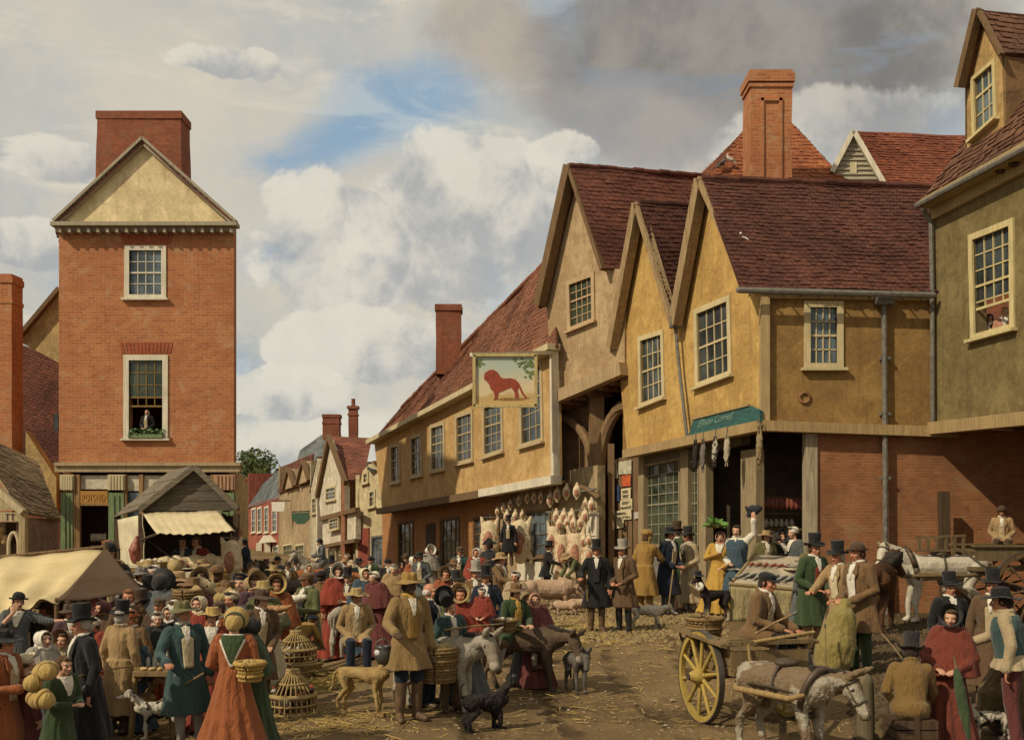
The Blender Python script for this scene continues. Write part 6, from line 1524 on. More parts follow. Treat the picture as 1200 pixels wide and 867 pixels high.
animal('dog', 'shaggy black dog in the foreground with its back to the viewer', 'dog', GT(567, 856), 32, BDOG, 'dogs in the market', ('up', None), None, H=.43, L=.46, neck=0, poll=(.36, 0, .54), muzzle=(.50, -.02, .47), kind='dog', ear=.09, step=.03, vox=.008, fat=1.65, leg=1.6, fur=.018)
lead_dog, gL = animal('dog', 'black and white dog held on a stick lead in the left foreground', 'dog', GT(190, 865), 192, BWDOG, 'dogs in the market', ('up', None), None, H=.41, L=.44, neck=0, poll=(.33, .0, .50), muzzle=(.48, 0, .47), kind='dog', ear=.08, step=.03, vox=.009, fat=1.35, leg=1.25, fur=.008)
animal('dog', 'tan dog sniffing at the black and white dog', 'dog', GT(152, 860), 12, TDOG, 'dogs in the market', ('down', None), None, H=.46, L=.44, neck=0, poll=(.30, .0, .62), muzzle=(.46, .02, .56), kind='dog', ear=.08, vox=.009)
animal('dog', 'scruffy white dog with dark hindquarters trotting over the cobbles', 'dog', GT(757, 737), -6, m_spots('scruffy_coat', (.58, .52, .40), (.07, .07, .065), scale=4.2, lo=.58, hi=.62), 'dogs in the market', ('down', None), None, H=.52, L=.62, neck=0, poll=(.48, -.03, .48), muzzle=(.66, -.06, .36), kind='dog', ear=.1, step=.07, vox=.012, fat=1.5, leg=1.5, fur=.018)
pd, gD = animal('dog', 'black and tan dog dressed in a dark hat and white ruff beside the fish stall', 'dog', GT(839, 728), 200, m_spots('black_tan_coat', (.026, .02, .017), (.24, .13, .05), scale=2.2, lo=.58, hi=.62, third=((.42, .34, .22), .18, .42)), 'dogs in the market', ('up', None), None, H=.74, L=.62, neck=0, poll=(.46, 0, 1.0), muzzle=(.66, 0, .93), kind='dog', ear=.1, vox=.012, fat=1.15, leg=1.2)
ho = put_('hat', hat_mesh('wide'), hatm('black'), pd); ho.location = gD['poll'] + Vector((.02, 0, .05)); ho.scale = (.9, .9, .9)
rf = MB(); rf.tube([gD['poll'] + Vector((-.03 + .03 * math.cos(t), .15 * math.cos(t), -.17 + .13 * math.sin(t) * .5)) for t in [i * math.pi / 6 for i in range(13)]], .05, 8); put_('ruff', remesh(rf, 'ruff', .012), cl('white'), pd)
animal('dog', 'white and black dog at the right foreground corner behind the green umbrella', 'dog', GT(1160, 872), 190, BWDOG, 'dogs in the market', ('down', None), None, H=.36, L=.42, neck=0, poll=(.30, 0, .50), muzzle=(.44, 0, .46), kind='dog', ear=.08, vox=.009, fat=1.35, leg=1.3, fur=.01)

def bird(label, pos, deg, c, s=1., group='pigeons on the roofs', flap=False):
    mb = MB(); mb.tube([(-.13, 0, .09), (-.03, 0, .10), (.07, 0, .14)], [.028, .06, .042], 10); mb.tube([(-.12, 0, .09), (-.24, 0, .06)], [.03, .012], 8); mb.ball((.105, 0, .20), .032); mb.tube([(.08, 0, .15), (.10, 0, .19)], .026, 8); mb.tube([(.13, 0, .198), (.16, 0, .19)], [.01, .004], 6)
    root = thing('pigeon', label, 'bird', pos, R(deg), group, s); root.rotation_euler.y = -.45; put_('body', remesh(mb, 'pigeon_body', .008, 1), m_plain('feather_%02d' % int(c[0] * 100), c, .8, var=.35, scale=14), root)
    wg = MB()
    for k in (-1, 1): wg.ball((-.04, k * .055, .115), (.11, .014, .04), 10, 6)
    put_('wing', wg.mesh('wing', smooth=True, uv=False), m_plain('wing_%02d' % int(c[0] * 100), mul(c, .75), .8), root)
    lg = MB()
    for k in (-1, 1): lg.tube([(0, k * .02, .06), (.01, k * .02, 0)], .007, 5)
    put_('leg', lg.mesh('leg', uv=False), m_plain('bird_leg', (.3, .1, .06)), root); return root
rn = (Vector((0, -1, .75))).normalized()
def on_roof(px, py):   # front slope of the wing roof
    a, b, c = P(1000, 221, 28.8), P(1000, 341, 25.7), P(900, 338, 25.7); n = (b - a).cross(c - a).normalized(); d = Vector(((px - 600) / FOC, 1, (HOR - py) / FOC)); o = Vector((0, 0, HC)); t = (a - o).dot(n) / d.dot(n); return o + d * t + Vector((0, -.05, .05))
for px, py, dg, c, lb in ((857, 269, 200, (.45, .41, .34), 'pale pigeon highest on the edge of the long roof'), (866, 279, 20, (.30, .28, .25), 'grey pigeon in the middle of the flock on the long roof'), (868, 288, 160, (.58, .54, .46), 'white pigeon lowest on the long roof'), (877, 271, 180, (.40, .37, .31), 'pigeon farthest right on the long roof')):
    bird(lb, on_roof(px, py), dg, c, 1.15)
def on_hip(px, py): return P(px, py, 35.2)
bird('dark pigeon on the orange hip beside the big stack', P(849, 196, 34.3), 20, (.10, .095, .09), 1.4); bird('pale pigeon on the orange hip beside the big stack', P(853, 191, 34.4), 150, (.45, .42, .36), 1.2)

WICK = m_wood('wicker', (.27, .175, .07), (.14, .085, .035), grain=(18, 18, 30)); WICKL = m_wood('pale_wicker', (.40, .29, .125), (.25, .165, .065), grain=(18, 18, 30))
CANV = m_canvas('canvas', (.58, .46, .25)); CANVD = m_canvas('dark_canvas', (.11, .072, .045)); CANVW = m_canvas('pale_canvas', (.60, .53, .36))
def sheet(q, nu, nv, sag, mat, name, parent, th=.015, wave=.0, seed=0, fold=7):
    """cloth hung between four corners TL TR BR BL"""
    mb = MB(); q = [Vector(p) for p in q]; nrm = (q[1] - q[0]).cross(q[3] - q[0]).normalized(); vs = []
    for lay in (0, th):
        for j in range(nv + 1):
            for i in range(nu + 1):
                u, v = i / nu, j / nv; p = bil(q, u, v); p = p + Vector((0, 0, -sag * 4 * u * (1 - u) * (.4 + .6 * v))) - Vector((0, 0, sag * .9 * math.sin(math.pi * v)))
                p = p + nrm * (wave * math.sin(u * fold * 6.28 + v * 1.5 + seed) * (.3 + v) + noise.noise(p * 2.2 + Vector((seed, 0, 0))) * wave * 1.6 + lay); vs.append(p)
    n = (nu + 1) * (nv + 1); c = nu + 1; fs = []
    for j in range(nv):
        for i in range(nu): a = j * c + i; fs += [(a, a + 1, a + c + 1, a + c), (n + a, n + a + c, n + a + c + 1, n + a + 1)]
    rim = [i for i in range(c)] + [j * c + nu for j in range(1, nv + 1)] + [nv * c + i for i in range(nu - 1, -1, -1)] + [j * c for j in range(nv - 1, 0, -1)]
    for a, b in zip(rim, rim[1:] + rim[:1]): fs.append((a, b, n + b, n + a))
    mb.add(vs, fs); return mb.build(name, mat, parent, smooth=True)
tent = wthing('canvas_stall', 'low stall under a sagging buff canvas tilt with a dark hipped end at the left', 'stall', P(60, 720, 14.5))
RK, FR = 15.6, 14.0
sheet([P(-70, 660, RK), P(123, 641, RK), P(66, 703, FR), P(-70, 708, FR)], 30, 14, .10, CANV, 'canvas', tent, wave=.05, fold=4)
sheet([P(122, 642, RK), P(124, 641, RK), P(168, 691, 15.0), P(66, 703, FR)], 14, 14, .03, CANVD, 'canvas_end', tent, wave=.012, seed=2)
sheet([P(122, 641, RK), P(-70, 660, RK), P(-70, 690, 17.4), P(168, 690, 17.2)], 14, 8, .03, CANVD, 'canvas_back', tent, wave=.012, seed=3)
for a, b in ((P(123, 636, RK), None), (P(166, 690, 15.05), None), (P(66, 702, 14.05), None), (P(-60, 700, 14.05), None)):
    mb = MB(); f_ = Vector((a.x, a.y, gz(a.x, a.y) - .1)); mb.tube([f_, a], .028, 8); mb.build('pole', OAK, tent, smooth=True)
mb = MB(); mb.tube([P(-70, 659, RK), P(124, 640.5, RK)], .025, 8); mb.build('ridge_pole', OAK, tent, smooth=True)

ms = wthing('meat_stall', 'boarded butcher stall with pitched plank roof, buff awning and meat counter', 'stall', P(215, 690, 28))
rf_, rb_ = P(228, 547, 27.6), P(200, 553, 31.5); lf, lb = P(164, 597, 27.4), P(135, 606, 31); rt, rtb = P(279, 596, 27.6), P(262, 600, 31.5)
def plank_roof(a, b, c, d, name):
    mb = MB(); n = 7
    nn = (Vector(b) - Vector(a)).cross(Vector(d) - Vector(a)).normalized(); nn = nn if nn.z > 0 else -nn
    for i in range(n):
        u0, u1 = i / n, (i + 1.12) / n; off = nn * (.02 + .014 * (i % 2)); q = [lerp(a, d, u0), lerp(b, c, u0), lerp(b, c, min(1.02, u1)), lerp(a, d, min(1.02, u1))]
        mb.slab([p + off for p in q], [], nn * .03)
    return mb.build(name, GREYWOOD, ms)
plank_roof(rb_, rf_, lf, lb, 'roof'); plank_roof(rf_, rb_, rtb, rt, 'roof')
mb = MB(); n = 8
for i in range(n):
    v0, v1 = i / n, (i + 1.15) / n; y = (.07 if i else .06); q = [lerp(rf_, lf, v0), lerp(rf_, rt, v0), lerp(rf_, rt, min(v1, 1)), lerp(rf_, lf, min(v1, 1))]
    mb.slab([p + Vector((0, .18 - .02 * (i % 2) - .004 * i, -.04)) for p in q], [], (0, .03, 0))
mb.build('gable_boards', m_wood('dark_weathered', (.13, .105, .075), (.07, .055, .038), grain=(2, 2, 14)), ms)
mb = MB(); mb.beam(rf_ + Vector((0, -.03, 0)), lf + Vector((0, -.03, 0)), .08, .14); mb.beam(rf_ + Vector((0, -.03, 0)), rt + Vector((0, -.03, 0)), .08, .14); mb.build('bargeboard', GREYWOOD, ms)
sheet([P(167, 600, 27.5), P(256, 598, 27.5), P(276, 621, 25.6), P(184, 625, 25.6)], 24, 8, .04, m_canvas('awning_canvas', (.58, .48, .29)), 'awning', ms, wave=.02, fold=9)
sheet([P(137, 609, 30.8), P(166, 602, 27.5), P(169, 668, 27.5), P(138, 662, 30.8)], 10, 10, .02, CANVW, 'canvas_wall', ms, wave=.05, fold=3)
for px, Y_ in ((166, 27.6), (277, 27.8), (138, 31), (262, 31.3)):
    a = P(px, 602, Y_); mb = MB(); mb.beam(Vector((a.x, a.y, -.6)), a, .14, .14); mb.build('post', DARKWOOD, ms)
ar_ = MB(); ar_.tube([P(166, 632, 27.5), P(184, 625.5, 25.7)], .03, 6); ar_.build('awning_arm', DARKWOOD, ms)
mb = MB(); a, b, c, d = P(150, 669, 26.6), P(262, 665, 26.6), P(268, 661, 28), P(150, 664, 28); mb.slab([a, b, c, d], [], (0, 0, -.07))
mb.slab([a, b, b - Vector((0, 0, 1.4)), a - Vector((0, 0, 1.4))], [], (0, .06, 0)); mb.build('counter', WHITEP, ms)
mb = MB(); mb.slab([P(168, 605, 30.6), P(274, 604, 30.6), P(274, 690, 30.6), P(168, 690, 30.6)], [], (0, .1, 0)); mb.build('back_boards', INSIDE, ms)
MEATF = m_spots('meat_fat', (.66, .54, .34), (.50, .29, .17), scale=7, lo=.54, hi=.66, fur=20, rough=.5); MEATR = m_plain('red_meat', (.30, .125, .07), .5, .4, var=.5, scale=14)
def joint(label, pos, s, mat, group, squash=(1, .7, .6), rot=0, cut=True):
    mb = MB(); mb.tube([(-.28, 0, .1), (0, 0, .14), (.22, 0, .12), (.40, 0, .10)], [.13, .18, .11, .05], 12); o = remesh(mb, 'joint', .03, 1, lambda v: .02 * noise.noise(v * 9))
    root = thing('meat_joint', label, 'meat', pos, rot, group, s); put_('fat', o, mat, root)
    if cut: m2 = MB(); m2.ball((-.36, 0, .1), (.06, .10, .10), 12, 8); put_('cut_face', m2.mesh('cut', smooth=True, uv=False), MEATR, root)
    return root
for i, (px, py, r_) in enumerate(((196, 661, .3), (207, 660, 2.2), (217, 662, .9), (228, 659, 2.8), (238, 661, .2), (247, 658, 1.4), (255, 661, 2.9))):
    joint('joint of meat on the stall counter, %s' % ('nearest the canvas wall', 'second from the canvas wall', 'third from the canvas wall', 'in the middle of the row', 'third from the hanging carcass', 'second from the hanging carcass', 'nearest the hanging carcass')[i], P(px, py + 4, 27.2), 1.0, MEATF, 'meat on the stall counter', rot=r_)
def carcass(name, label, pos, h, w, group=None, mat=None, deg=0, legs=True):
    """split carcass hung by its hind legs; pos = hook point"""
    root = thing(name, label, 'carcass', pos, R(deg), group); mb = MB(); d = w * .42
    mb.tube([(0, 0, -h * .24), (0, 0, -h * .45), (0, 0, -h * .7), (0, 0, -h * .86)], [w * .36, w * .48, w * .5, w * .3], 14)
    for s in (-1, 1):
        mb.tube([(s * w * .42, 0, -.01), (s * w * .33, 0, -h * .14), (s * w * .2, 0, -h * .3)], [w * .07, w * .13, w * .26], 10); mb.tube([(s * w * .3, -.02, -h * .8), (s * w * .48, -w * .12, -h * .92), (s * w * .42, -w * .15, -h * 1.0)], [w * .17, w * .1, w * .06], 8)
    mb.v = [Vector((v.x, v.y * .75, v.z)) for v in mb.v]
    put_('fat', remesh(mb, 'carcass', max(.014, h * .016), 2, lambda v: .012 * noise.noise(v * 8)), mat or MEATF, root)
    cv = MB(); cv.ball((0, -w * .28, -h * .56), (w * .24, w * .14, h * .25), 14, 12); cv.jitter(.02, 9); put_('cavity', cv.mesh('cavity', smooth=True, uv=False), MEATR, root)
    rb = MB()
    for i in range(6):
        z = -h * (.40 + i * .06)
        for s in (-1, 1): rb.tube([(s * w * .05, -w * .415 + abs(i - 2.5) * w * .02, z), (s * w * .2, -w * .34 + abs(i - 2.5) * w * .015, z - h * .015)], w * .018, 6)
    put_('rib', rb.mesh('ribs', smooth=True, uv=False), MEATF, root)
    hk = MB(); hk.tube([(-w * .42, 0, 0), (w * .42, 0, 0)], .02, 6); hk.tube([(0, 0, 0), (0, 0, .12)], .015, 6); put_('gambrel', hk.mesh('hook', uv=False), LEAD, root)
    return root
carcass('carcass', 'pale carcass hanging at the right corner of the boarded meat stall', P(271, 630, 27.2), 1.15, .62)
joint('smoked ham hanging on the right side of the boarded meat stall', P(281, 642, 27.9), 1.2, m_plain('smoked_ham', (.26, .11, .05), .6, var=.3), None, rot=1.4, cut=False).rotation_euler = (0, R(-75), .4)
joint('red meat hanging by the canvas wall of the boarded meat stall', P(163, 645, 27.1), .9, m_plain('dark_meat', (.22, .07, .045), .5, var=.4), None, cut=False).rotation_euler = (0, R(-85), .9)
def BW(px, py, off=.35): return fo.pt(px, py, off)
carcass('carcass', 'broad yellow carcass hanging left of the dark doorway of the inn butcher', BW(574, 606), 1.75, .85, 'carcasses at the inn butcher', deg=-15)
carcass('carcass', 'large open carcass hanging between the doorway and the window of the inn butcher', BW(610, 606, .5), 1.7, .95, 'carcasses at the inn butcher', deg=-15)
carcass('carcass', 'red side of mutton under the left of the rail by the gate', BW(659, 618), 1.7, .6, 'carcasses at the inn butcher', m_spots('pink_meat', (.63, .48, .30), (.48, .26, .16), scale=6, lo=.56, hi=.68, fur=20, rough=.5), deg=-15)
carcass('carcass', 'side of mutton hanging lower right beside the white boarding by the gate', BW(675, 616), 1.9, .7, 'carcasses at the inn butcher', MATS['pink_meat'], deg=-15)
XTRA = [(x, y) for y, xs in ((606, (656, 664, 672, 680)), (598, (604, 612, 594)), (626, (690, 684)), (584, (686, 693))) for x in xs]
plk = [(598, 586), (608, 581), (618, 578), (626, 577), (634, 577), (645, 577), (653, 571), (664, 568), (676, 567), (652, 597), (661, 597), (670, 597), (686, 596), (583, 594), (590, 590)]
for i, (px, py) in enumerate(plk):
    big = px > 640; lbs = ('third from the doorway end of the rail', 'fourth along the arched rail', 'fifth along the arched rail, above the window', 'sixth along the arched rail, above the window', 'seventh along the arched rail, above the window', 'above the right edge of the shop window', 'leftmost of three large plucks by the gate', 'middle of three large plucks by the gate', 'rightmost of three large plucks by the gate', 'left of the second row by the gate', 'middle of the second row by the gate', 'third of the second row by the gate', 'on the white boarding beside the gate post', 'first at the doorway end of the rail', 'second from the doorway end of the rail')[i]
    root = thing('sheep_half', 'hanging joint ' + lbs, 'meat', BW(px, py, .4), R(-15), 'joints hung along the rail of the inn butcher'); w = .30 if big else .22
    mb = MB(); mb.tube([(0, 0, .02), (0, 0, -w * .5), (0, 0, -w * 1.1), (0, 0, -w * 1.6)], [w * .15, w * .42, w * .5, w * .2], 12); mb.v = [Vector((v.x, v.y * .7, v.z)) for v in mb.v]
    put_('fat', cached(('pl', big), lambda: remesh(mb, 'pluck', .016, 2, lambda v: .012 * noise.noise(v * 9))), MEATF, root)
    c2 = MB(); c2.ball((0, -w * .28, -w * .95), (w * .26, w * .12, w * .42), 10, 8); put_('cut_face', cached(('plc', big), lambda: c2.mesh('cut', smooth=True, uv=False)), MEATR, root)
for i, (px, py) in enumerate(XTRA):
    root = thing('sheep_half', 'small pale joint ' + ('in the lower row by the gate, leftmost', 'in the lower row by the gate, second', 'in the lower row by the gate, third', 'in the lower row by the gate, rightmost', 'above the doorway, middle', 'above the doorway, right', 'above the doorway, left', 'low on the white boarding, right', 'low on the white boarding, left', 'at the gate end of the top rail, left', 'at the gate end of the top rail, right')[i], 'meat', BW(px, py, .48), R(-15 + rnd.uniform(-25, 25)), 'joints hung along the rail of the inn butcher', rnd.uniform(.75, 1.1)); put_('fat', MESHC[('pl', i % 2 == 0)], MEATF, root); put_('cut_face', MESHC[('plc', i % 2 == 0)], MEATR, root)
carcass('carcass', 'pale narrow carcass hanging right of the shop window of the inn butcher', BW(648, 610), 1.5, .5, 'carcasses at the inn butcher', deg=-25)
carcass('carcass', 'pale carcass hanging hindmost on the white boarding by the gate post', BW(690, 628, .3), 1.5, .55, 'carcasses at the inn butcher', deg=5)
HARE = m_spots('hare_fur', (.28, .205, .11), (.19, .13, .065), scale=8); 
for px, py, h_, c, lb in ((815, 515, .95, m_spots('black_hare', (.035, .028, .022), (.02, .016, .013)), 'black hare hanging leftmost under the jetty'), (824, 514, .95, m_spots('grey_hare', (.17, .15, .12), (.10, .085, .065)), 'grey hare hanging second under the jetty'), (838, 511, .85, m_spots('pied_rabbit', (.46, .41, .31), (.04, .032, .026), scale=9, lo=.47, hi=.5), 'black and white rabbit hanging under the teal board'), (852, 508, .88, m_spots('pale_rabbit', (.42, .35, .24), (.32, .25, .15)), 'pale rabbit hanging right of the black and white one'), (890, 499, 1.15, HARE, 'long brown hare hanging at the corner of the jetty')):
    p = fi2.pt(px, py, .3); root = thing('hare', lb, 'game', p, R(-40), 'game hung under the jetty'); mb = MB(); h2 = h_
    mb.tube([(0, 0, -h2 * .25), (0, 0, -h2 * .45), (0, -.01, -h2 * .66)], [.06, .09, .07], 12); mb.ball((0, -.03, -h2 * .80), (.05, .06, .065))
    for s in (-1, 1):
        mb.tube([(s * .03, 0, 0), (s * .035, 0, -h2 * .14), (s * .04, 0, -h2 * .3)], [.018, .025, .055], 8); mb.tube([(s * .05, -.03, -h2 * .62), (s * .05, -.07, -h2 * .74)], [.028, .018], 8); mb.tube([(s * .02, -.02, -h2 * .84), (s * .03, -.03, -h2 * .98)], [.02, .014], 8)
    put_('body', remesh(mb, 'hare_body', .012, 1, lambda v: .004 * noise.noise(v * 40)), c, root); hk = MB(); hk.tube([(0, 0, -.03), (0, 0, .2)], .01, 6); put_('cord', hk.mesh('cord', uv=False), LEAD, root)

fs_t = wthing('fish_stall', 'fishmonger sloping slab with cream cloth front in the corner shop', 'stall', P(893, 725, 24.5))
a, b, c, d = P(856, 684, 24.0), P(929, 690, 24.0), P(941, 652, 25.9), P(884, 650, 25.9)
mb = MB(); mb.slab([a, b, c, d], [], (0, 0, -.06)); mb.build('slab', m_plain('wet_slate', (.40, .34, .24), .25, .5, var=.3, scale=3), fs_t)
rim = MB(); rim.tube([a, b], .045, 8); rim.tube([a, d], .04, 8); rim.tube([b, c], .04, 8); rim.build('rim', m_wood('stall_rim', (.40, .30, .15)), fs_t)
sheet([a - Vector((0, .03, .05)), b - Vector((0, .03, .05)), Vector((b.x, b.y - .05, 0)), Vector((a.x, a.y - .05, 0))], 20, 8, 0, m_cloth((.33, .265, .135), 'stall_cloth', .95, .5, 40), 'cloth_front', fs_t, wave=.02, fold=4)
sheet([d - Vector((0.02, 0, .05)), a - Vector((.02, 0, .05)), Vector((a.x - .02, a.y, 0)), Vector((d.x - .02, d.y, 0))], 10, 8, 0, MATS['stall_cloth'], 'cloth_side', fs_t, wave=.02, fold=3)
FISHS = m_spots('silver_fish', (.34, .32, .27), (.06, .065, .06), scale=4, lo=.45, hi=.55, rough=.25, fur=20); FISHR = m_plain('red_mullet', (.26, .07, .04), .35, .5, var=.35, scale=6)
def fish_mesh(L):
    mb = MB(); mb.tube([(-.42 * L, 0, 0), (-.2 * L, 0, 0), (.12 * L, 0, 0), (.36 * L, 0, 0), (.48 * L, 0, 0)], [.03 * L, .085 * L, .12 * L, .085 * L, .03 * L], 12); mb.v = [Vector((v.x, v.y * .62, v.z * 1.0)) for v in mb.v]
    mb.prism([(-.40 * L, 0, -.02 * L), (-.56 * L, 0, -.12 * L), (-.51 * L, 0, 0), (-.56 * L, 0, .12 * L), (-.40 * L, 0, .02 * L)], (0, .012, 0)); mb.prism([(-.05 * L, 0, .10 * L), (.1 * L, 0, .17 * L), (.18 * L, 0, .11 * L)], (0, .01, 0))
    mb.xform(Matrix.Rotation(R(78), 4, 'X')); return mb.mesh('fish', smooth=True, uv=False)
sx = (b - a).normalized(); sy = (d - a).normalized(); sn = sx.cross(sy).normalized(); RM = Matrix((sx, sn.cross(sx), sn)).transposed()
ords = ('leftmost', 'second from the left', 'third from the left', 'fourth from the left', 'fifth from the left', 'sixth from the left', 'rightmost')
for row, (v, n_, L_, mt, nm) in enumerate(((.24, 7, .52, FISHS, 'silver fish in the front row on the slab, '), (.62, 7, .34, FISHR, 'red fish in the back row on the slab, '))):
    for i in range(n_):
        u = (i + .7) / (n_ + .5); p = bil([d, c, b, a], u, 1 - v) + sn * .05
        o = link('fish', cached(('fish', L_), lambda: fish_mesh(L_)), mt); o.location = p; o.rotation_euler = (RM.to_4x4() @ Matrix.Rotation(R(48 + rnd.uniform(-9, 9)), 4, 'Z')).to_euler(); tag(o, nm + ords[i], 'fish', 'fish on the slab'); slot(o, mt)
bx_ = P(931, 668, 25.0); fb2 = wthing('fish_dish', 'pale dish with a big fish at the right end of the slab', 'dish', bx_)
mb = MB(); mb.lathe([(0, 0), (.2, .0), (.3, .05), (.29, .06), (.18, .02), (0, .02)], 18, bx_); mb.build('dish', WHITEP, fb2, smooth=True)
mb = MB(); fm_ = fish_mesh(.5); mb.add([v.co + bx_ + Vector((0, 0, .1)) for v in fm_.vertices], [tuple(p.vertices) for p in fm_.polygons]); mb.build('big_fish', FISHS, fb2, smooth=True)

def wicker(name, label, pos, r0, r1, h_, mat, group=None, s=1., fill=None, handle=False, n=22, rz=0):
    root = thing(name, label, 'basket', pos, rz, group, s); mb = MB(); lv = max(4, int(h_ / .035))
    prof = [(lerp(r0, r1, j / lv) + .012 * math.sin(j * 2.1), h_ * j / lv) for j in range(lv + 1)]
    for j, (r, z) in enumerate(prof):
        pts = [((r + .008 * (1 if (i + j) % 2 else -1)) * math.cos(i * 6.2832 / (2 * n)), (r + .008 * (1 if (i + j) % 2 else -1)) * math.sin(i * 6.2832 / (2 * n)), z) for i in range(2 * n + 1)]
        mb.tube(pts, .02 if j < lv else .026, 6, cap=False)
    mb.lathe([(0, .01), (r0, .01), (r0 * .98, .03), (0, .03)], 16); put_('weave', mb.mesh('weave', smooth=True, uv=False), mat, root)
    st = MB()
    for i in range(n): a_ = i * 6.2832 / n; st.tube([(r0 * math.cos(a_), r0 * math.sin(a_), 0), (r1 * math.cos(a_), r1 * math.sin(a_), h_ + .02)], .009, 5)
    put_('stake', st.mesh('stakes', smooth=True, uv=False), mat, root)
    if handle: hb = MB(); hb.tube([(r1 * math.cos(t), 0, h_ + r1 * 1.1 * math.sin(t)) for t in [math.pi * i / 10 for i in range(11)]], .016, 6); put_('handle', hb.mesh('handle', smooth=True, uv=False), mat, root)
    if fill: fb3 = MB(); [fb3.ball((rnd.uniform(-.6, .6) * r1, rnd.uniform(-.6, .6) * r1, h_ * .92 + rnd.uniform(0, .03)), rnd.uniform(.25, .4) * r1 * .8, 8, 6) for i in range(9)]; put_('contents', fb3.mesh('contents', smooth=True, uv=False), fill, root)
    return root
def coop(label, pos, r, h_, s=1.):
    """domed wicker hen coop with open bars"""
    root = thing('hen_coop', label, 'coop', pos, 0, 'hen coops', s); mb = MB(); n = 26
    def prof(t): return (r * (1.0 if t < .45 else 1 - .78 * ((t - .45) / .55) ** 1.15), h_ * t)
    for i in range(n):
        a_ = i * 6.2832 / n; mb.tube([(prof(t)[0] * math.cos(a_), prof(t)[0] * math.sin(a_), prof(t)[1]) for t in (0, .22, .45, .62, .8, 1)], .010, 5)
    put_('bar', mb.mesh('bars', smooth=True, uv=False), WICKL, root)
    rg = MB()
    for t, w in ((.0, .022), (.03, .022), (.24, .016), (.45, .024), (.48, .02), (.74, .016), (.98, .024), (1.01, .024)):
        q, z = prof(min(t, 1)); q *= 1.02; rg.tube([(q * math.cos(i * .2618), q * math.sin(i * .2618), z + (t > 1) * .02) for i in range(25)], w, 6, cap=False)
    rg.lathe([(0, h_ * 1.0), (r * .22, h_ * 1.0), (r * .22, h_ * 1.02), (0, h_ * 1.03)], 14); put_('hoop', rg.mesh('hoops', smooth=True, uv=False), WICKL, root); return root
def hen(label, pos, deg, c, c2, s=1.):
    mb = MB(); mb.tube([(-.12, 0, .16), (0, 0, .15), (.1, 0, .2)], [.06, .105, .06], 12); mb.tube([(-.14, 0, .18), (-.22, 0, .28)], [.06, .03], 8); mb.tube([(.1, 0, .22), (.14, 0, .31)], [.045, .03], 8); mb.ball((.15, 0, .33), .036); mb.tube([(.18, 0, .33), (.21, 0, .32)], [.014, .005], 6)
    root = thing('hen', label, 'hen', pos, R(deg), 'hens in the coops', s); nm = 'hen_%d' % int(c[0] * 100); put_('body', remesh(mb, 'hen_body', .010, 1), m_spots(nm, c, c2, scale=9, lo=.46, hi=.54), root)
    cb_ = MB(); cb_.ball((.15, 0, .372), (.028, .008, .022), 8, 6); put_('comb', cb_.mesh('comb', smooth=True, uv=False), m_plain('comb_red', (.36, .05, .03)), root)
    lg = MB()
    for k in (-1, 1): lg.tube([(0, k * .035, .08), (.01, k * .035, 0)], .009, 5)
    put_('leg', lg.mesh('leg', uv=False), m_plain('bird_leg', (.3, .1, .06)), root)
p1, p2 = P(347, 0, 17.0), GT(343, 836); p1.z = gz(p1.x, p1.y)
coop('round wicker hen coop farther back, by the child in the blue cap', p1 + Vector((0, 0, .5)), .33, .48); coop('domed wicker hen coop nearest the viewer, left of the yellow dog', p2, .29, .52)
tray = wicker('hamper', 'shallow straw coloured hamper under the farther hen coop', p1, .38, .42, .49, WICKL)
wicker('hamper', 'low oblong hamper beside the farther hen coop', p1 + Vector((.62, -.1, 0)), .26, .30, .34, WICKL)
hen('white hen in the farther coop', p1 + Vector((-.1, -.08, .52)), 200, (.55, .5, .4), (.4, .34, .25)); hen('brown hen in the farther coop', p1 + Vector((.12, .02, .52)), 20, (.22, .10, .04), (.1, .05, .02))
hen('red hen in the nearer coop', p2 + Vector((-.02, .06, .02)), 160, (.28, .09, .04), (.14, .05, .025)); hen('white hen in the nearer coop', p2 + Vector((-.1, -.1, .02)), 230, (.52, .46, .36), (.3, .22, .13), .9); hen('dark hen in the nearer coop', p2 + Vector((.13, -.06, .02)), -20, (.06, .04, .025), (.03, .02, .014), .9)
wicker('basket', 'wicker basket standing on the back of the donkey cart', Vector((2.40, 12.75, .80)), .16, .21, .38, WICK)
wicker('basket', 'pannier of straw on the flank of the grey donkey', grey_d.location + Vector((.02, -.25, .44)), .21, .27, .40, WICK, fill=m_cloth(C['hay'], 'straw_fill', .95, .5, 60))
def litter(name, cpx, n, spread, mat, label=None, L=(.08, .22), r=.004, seed=1):
    rr = random.Random(seed); mb = MB(); c = GT(*cpx)
    for i in range(n):
        x, y = c.x + rr.gauss(0, spread[0]), c.y + rr.gauss(0, spread[1]); z = gz(x, y) + .012 + abs(rr.gauss(0, spread[2])) * max(0, 1 - ((x - c.x) ** 2 / (4 * spread[0] ** 2) + (y - c.y) ** 2 / (4 * spread[1] ** 2)))
        a_ = rr.uniform(0, 6.28); l = rr.uniform(*L); d = Vector((math.cos(a_), math.sin(a_), rr.uniform(-.12, .25))) * l; mb.beam((x, y, z), Vector((x, y, z)) + d, r * 2, r * 1.2)
    o = mb.build(name, mat); tag(o, label or 'loose straw scattered over the ground', 'straw', kind='stuff'); return o
STRAW = m_plain('straw_stalk', (.42, .30, .10), .9, .1, var=.4, scale=3)
litter('straw', (378, 806), 1500, (.34, .42, .07), STRAW, 'heap of straw beside the hen coops', seed=2); litter('straw', (350, 845), 500, (.7, .5, .0), STRAW, 'thin straw around the nearer hen coop', seed=3)
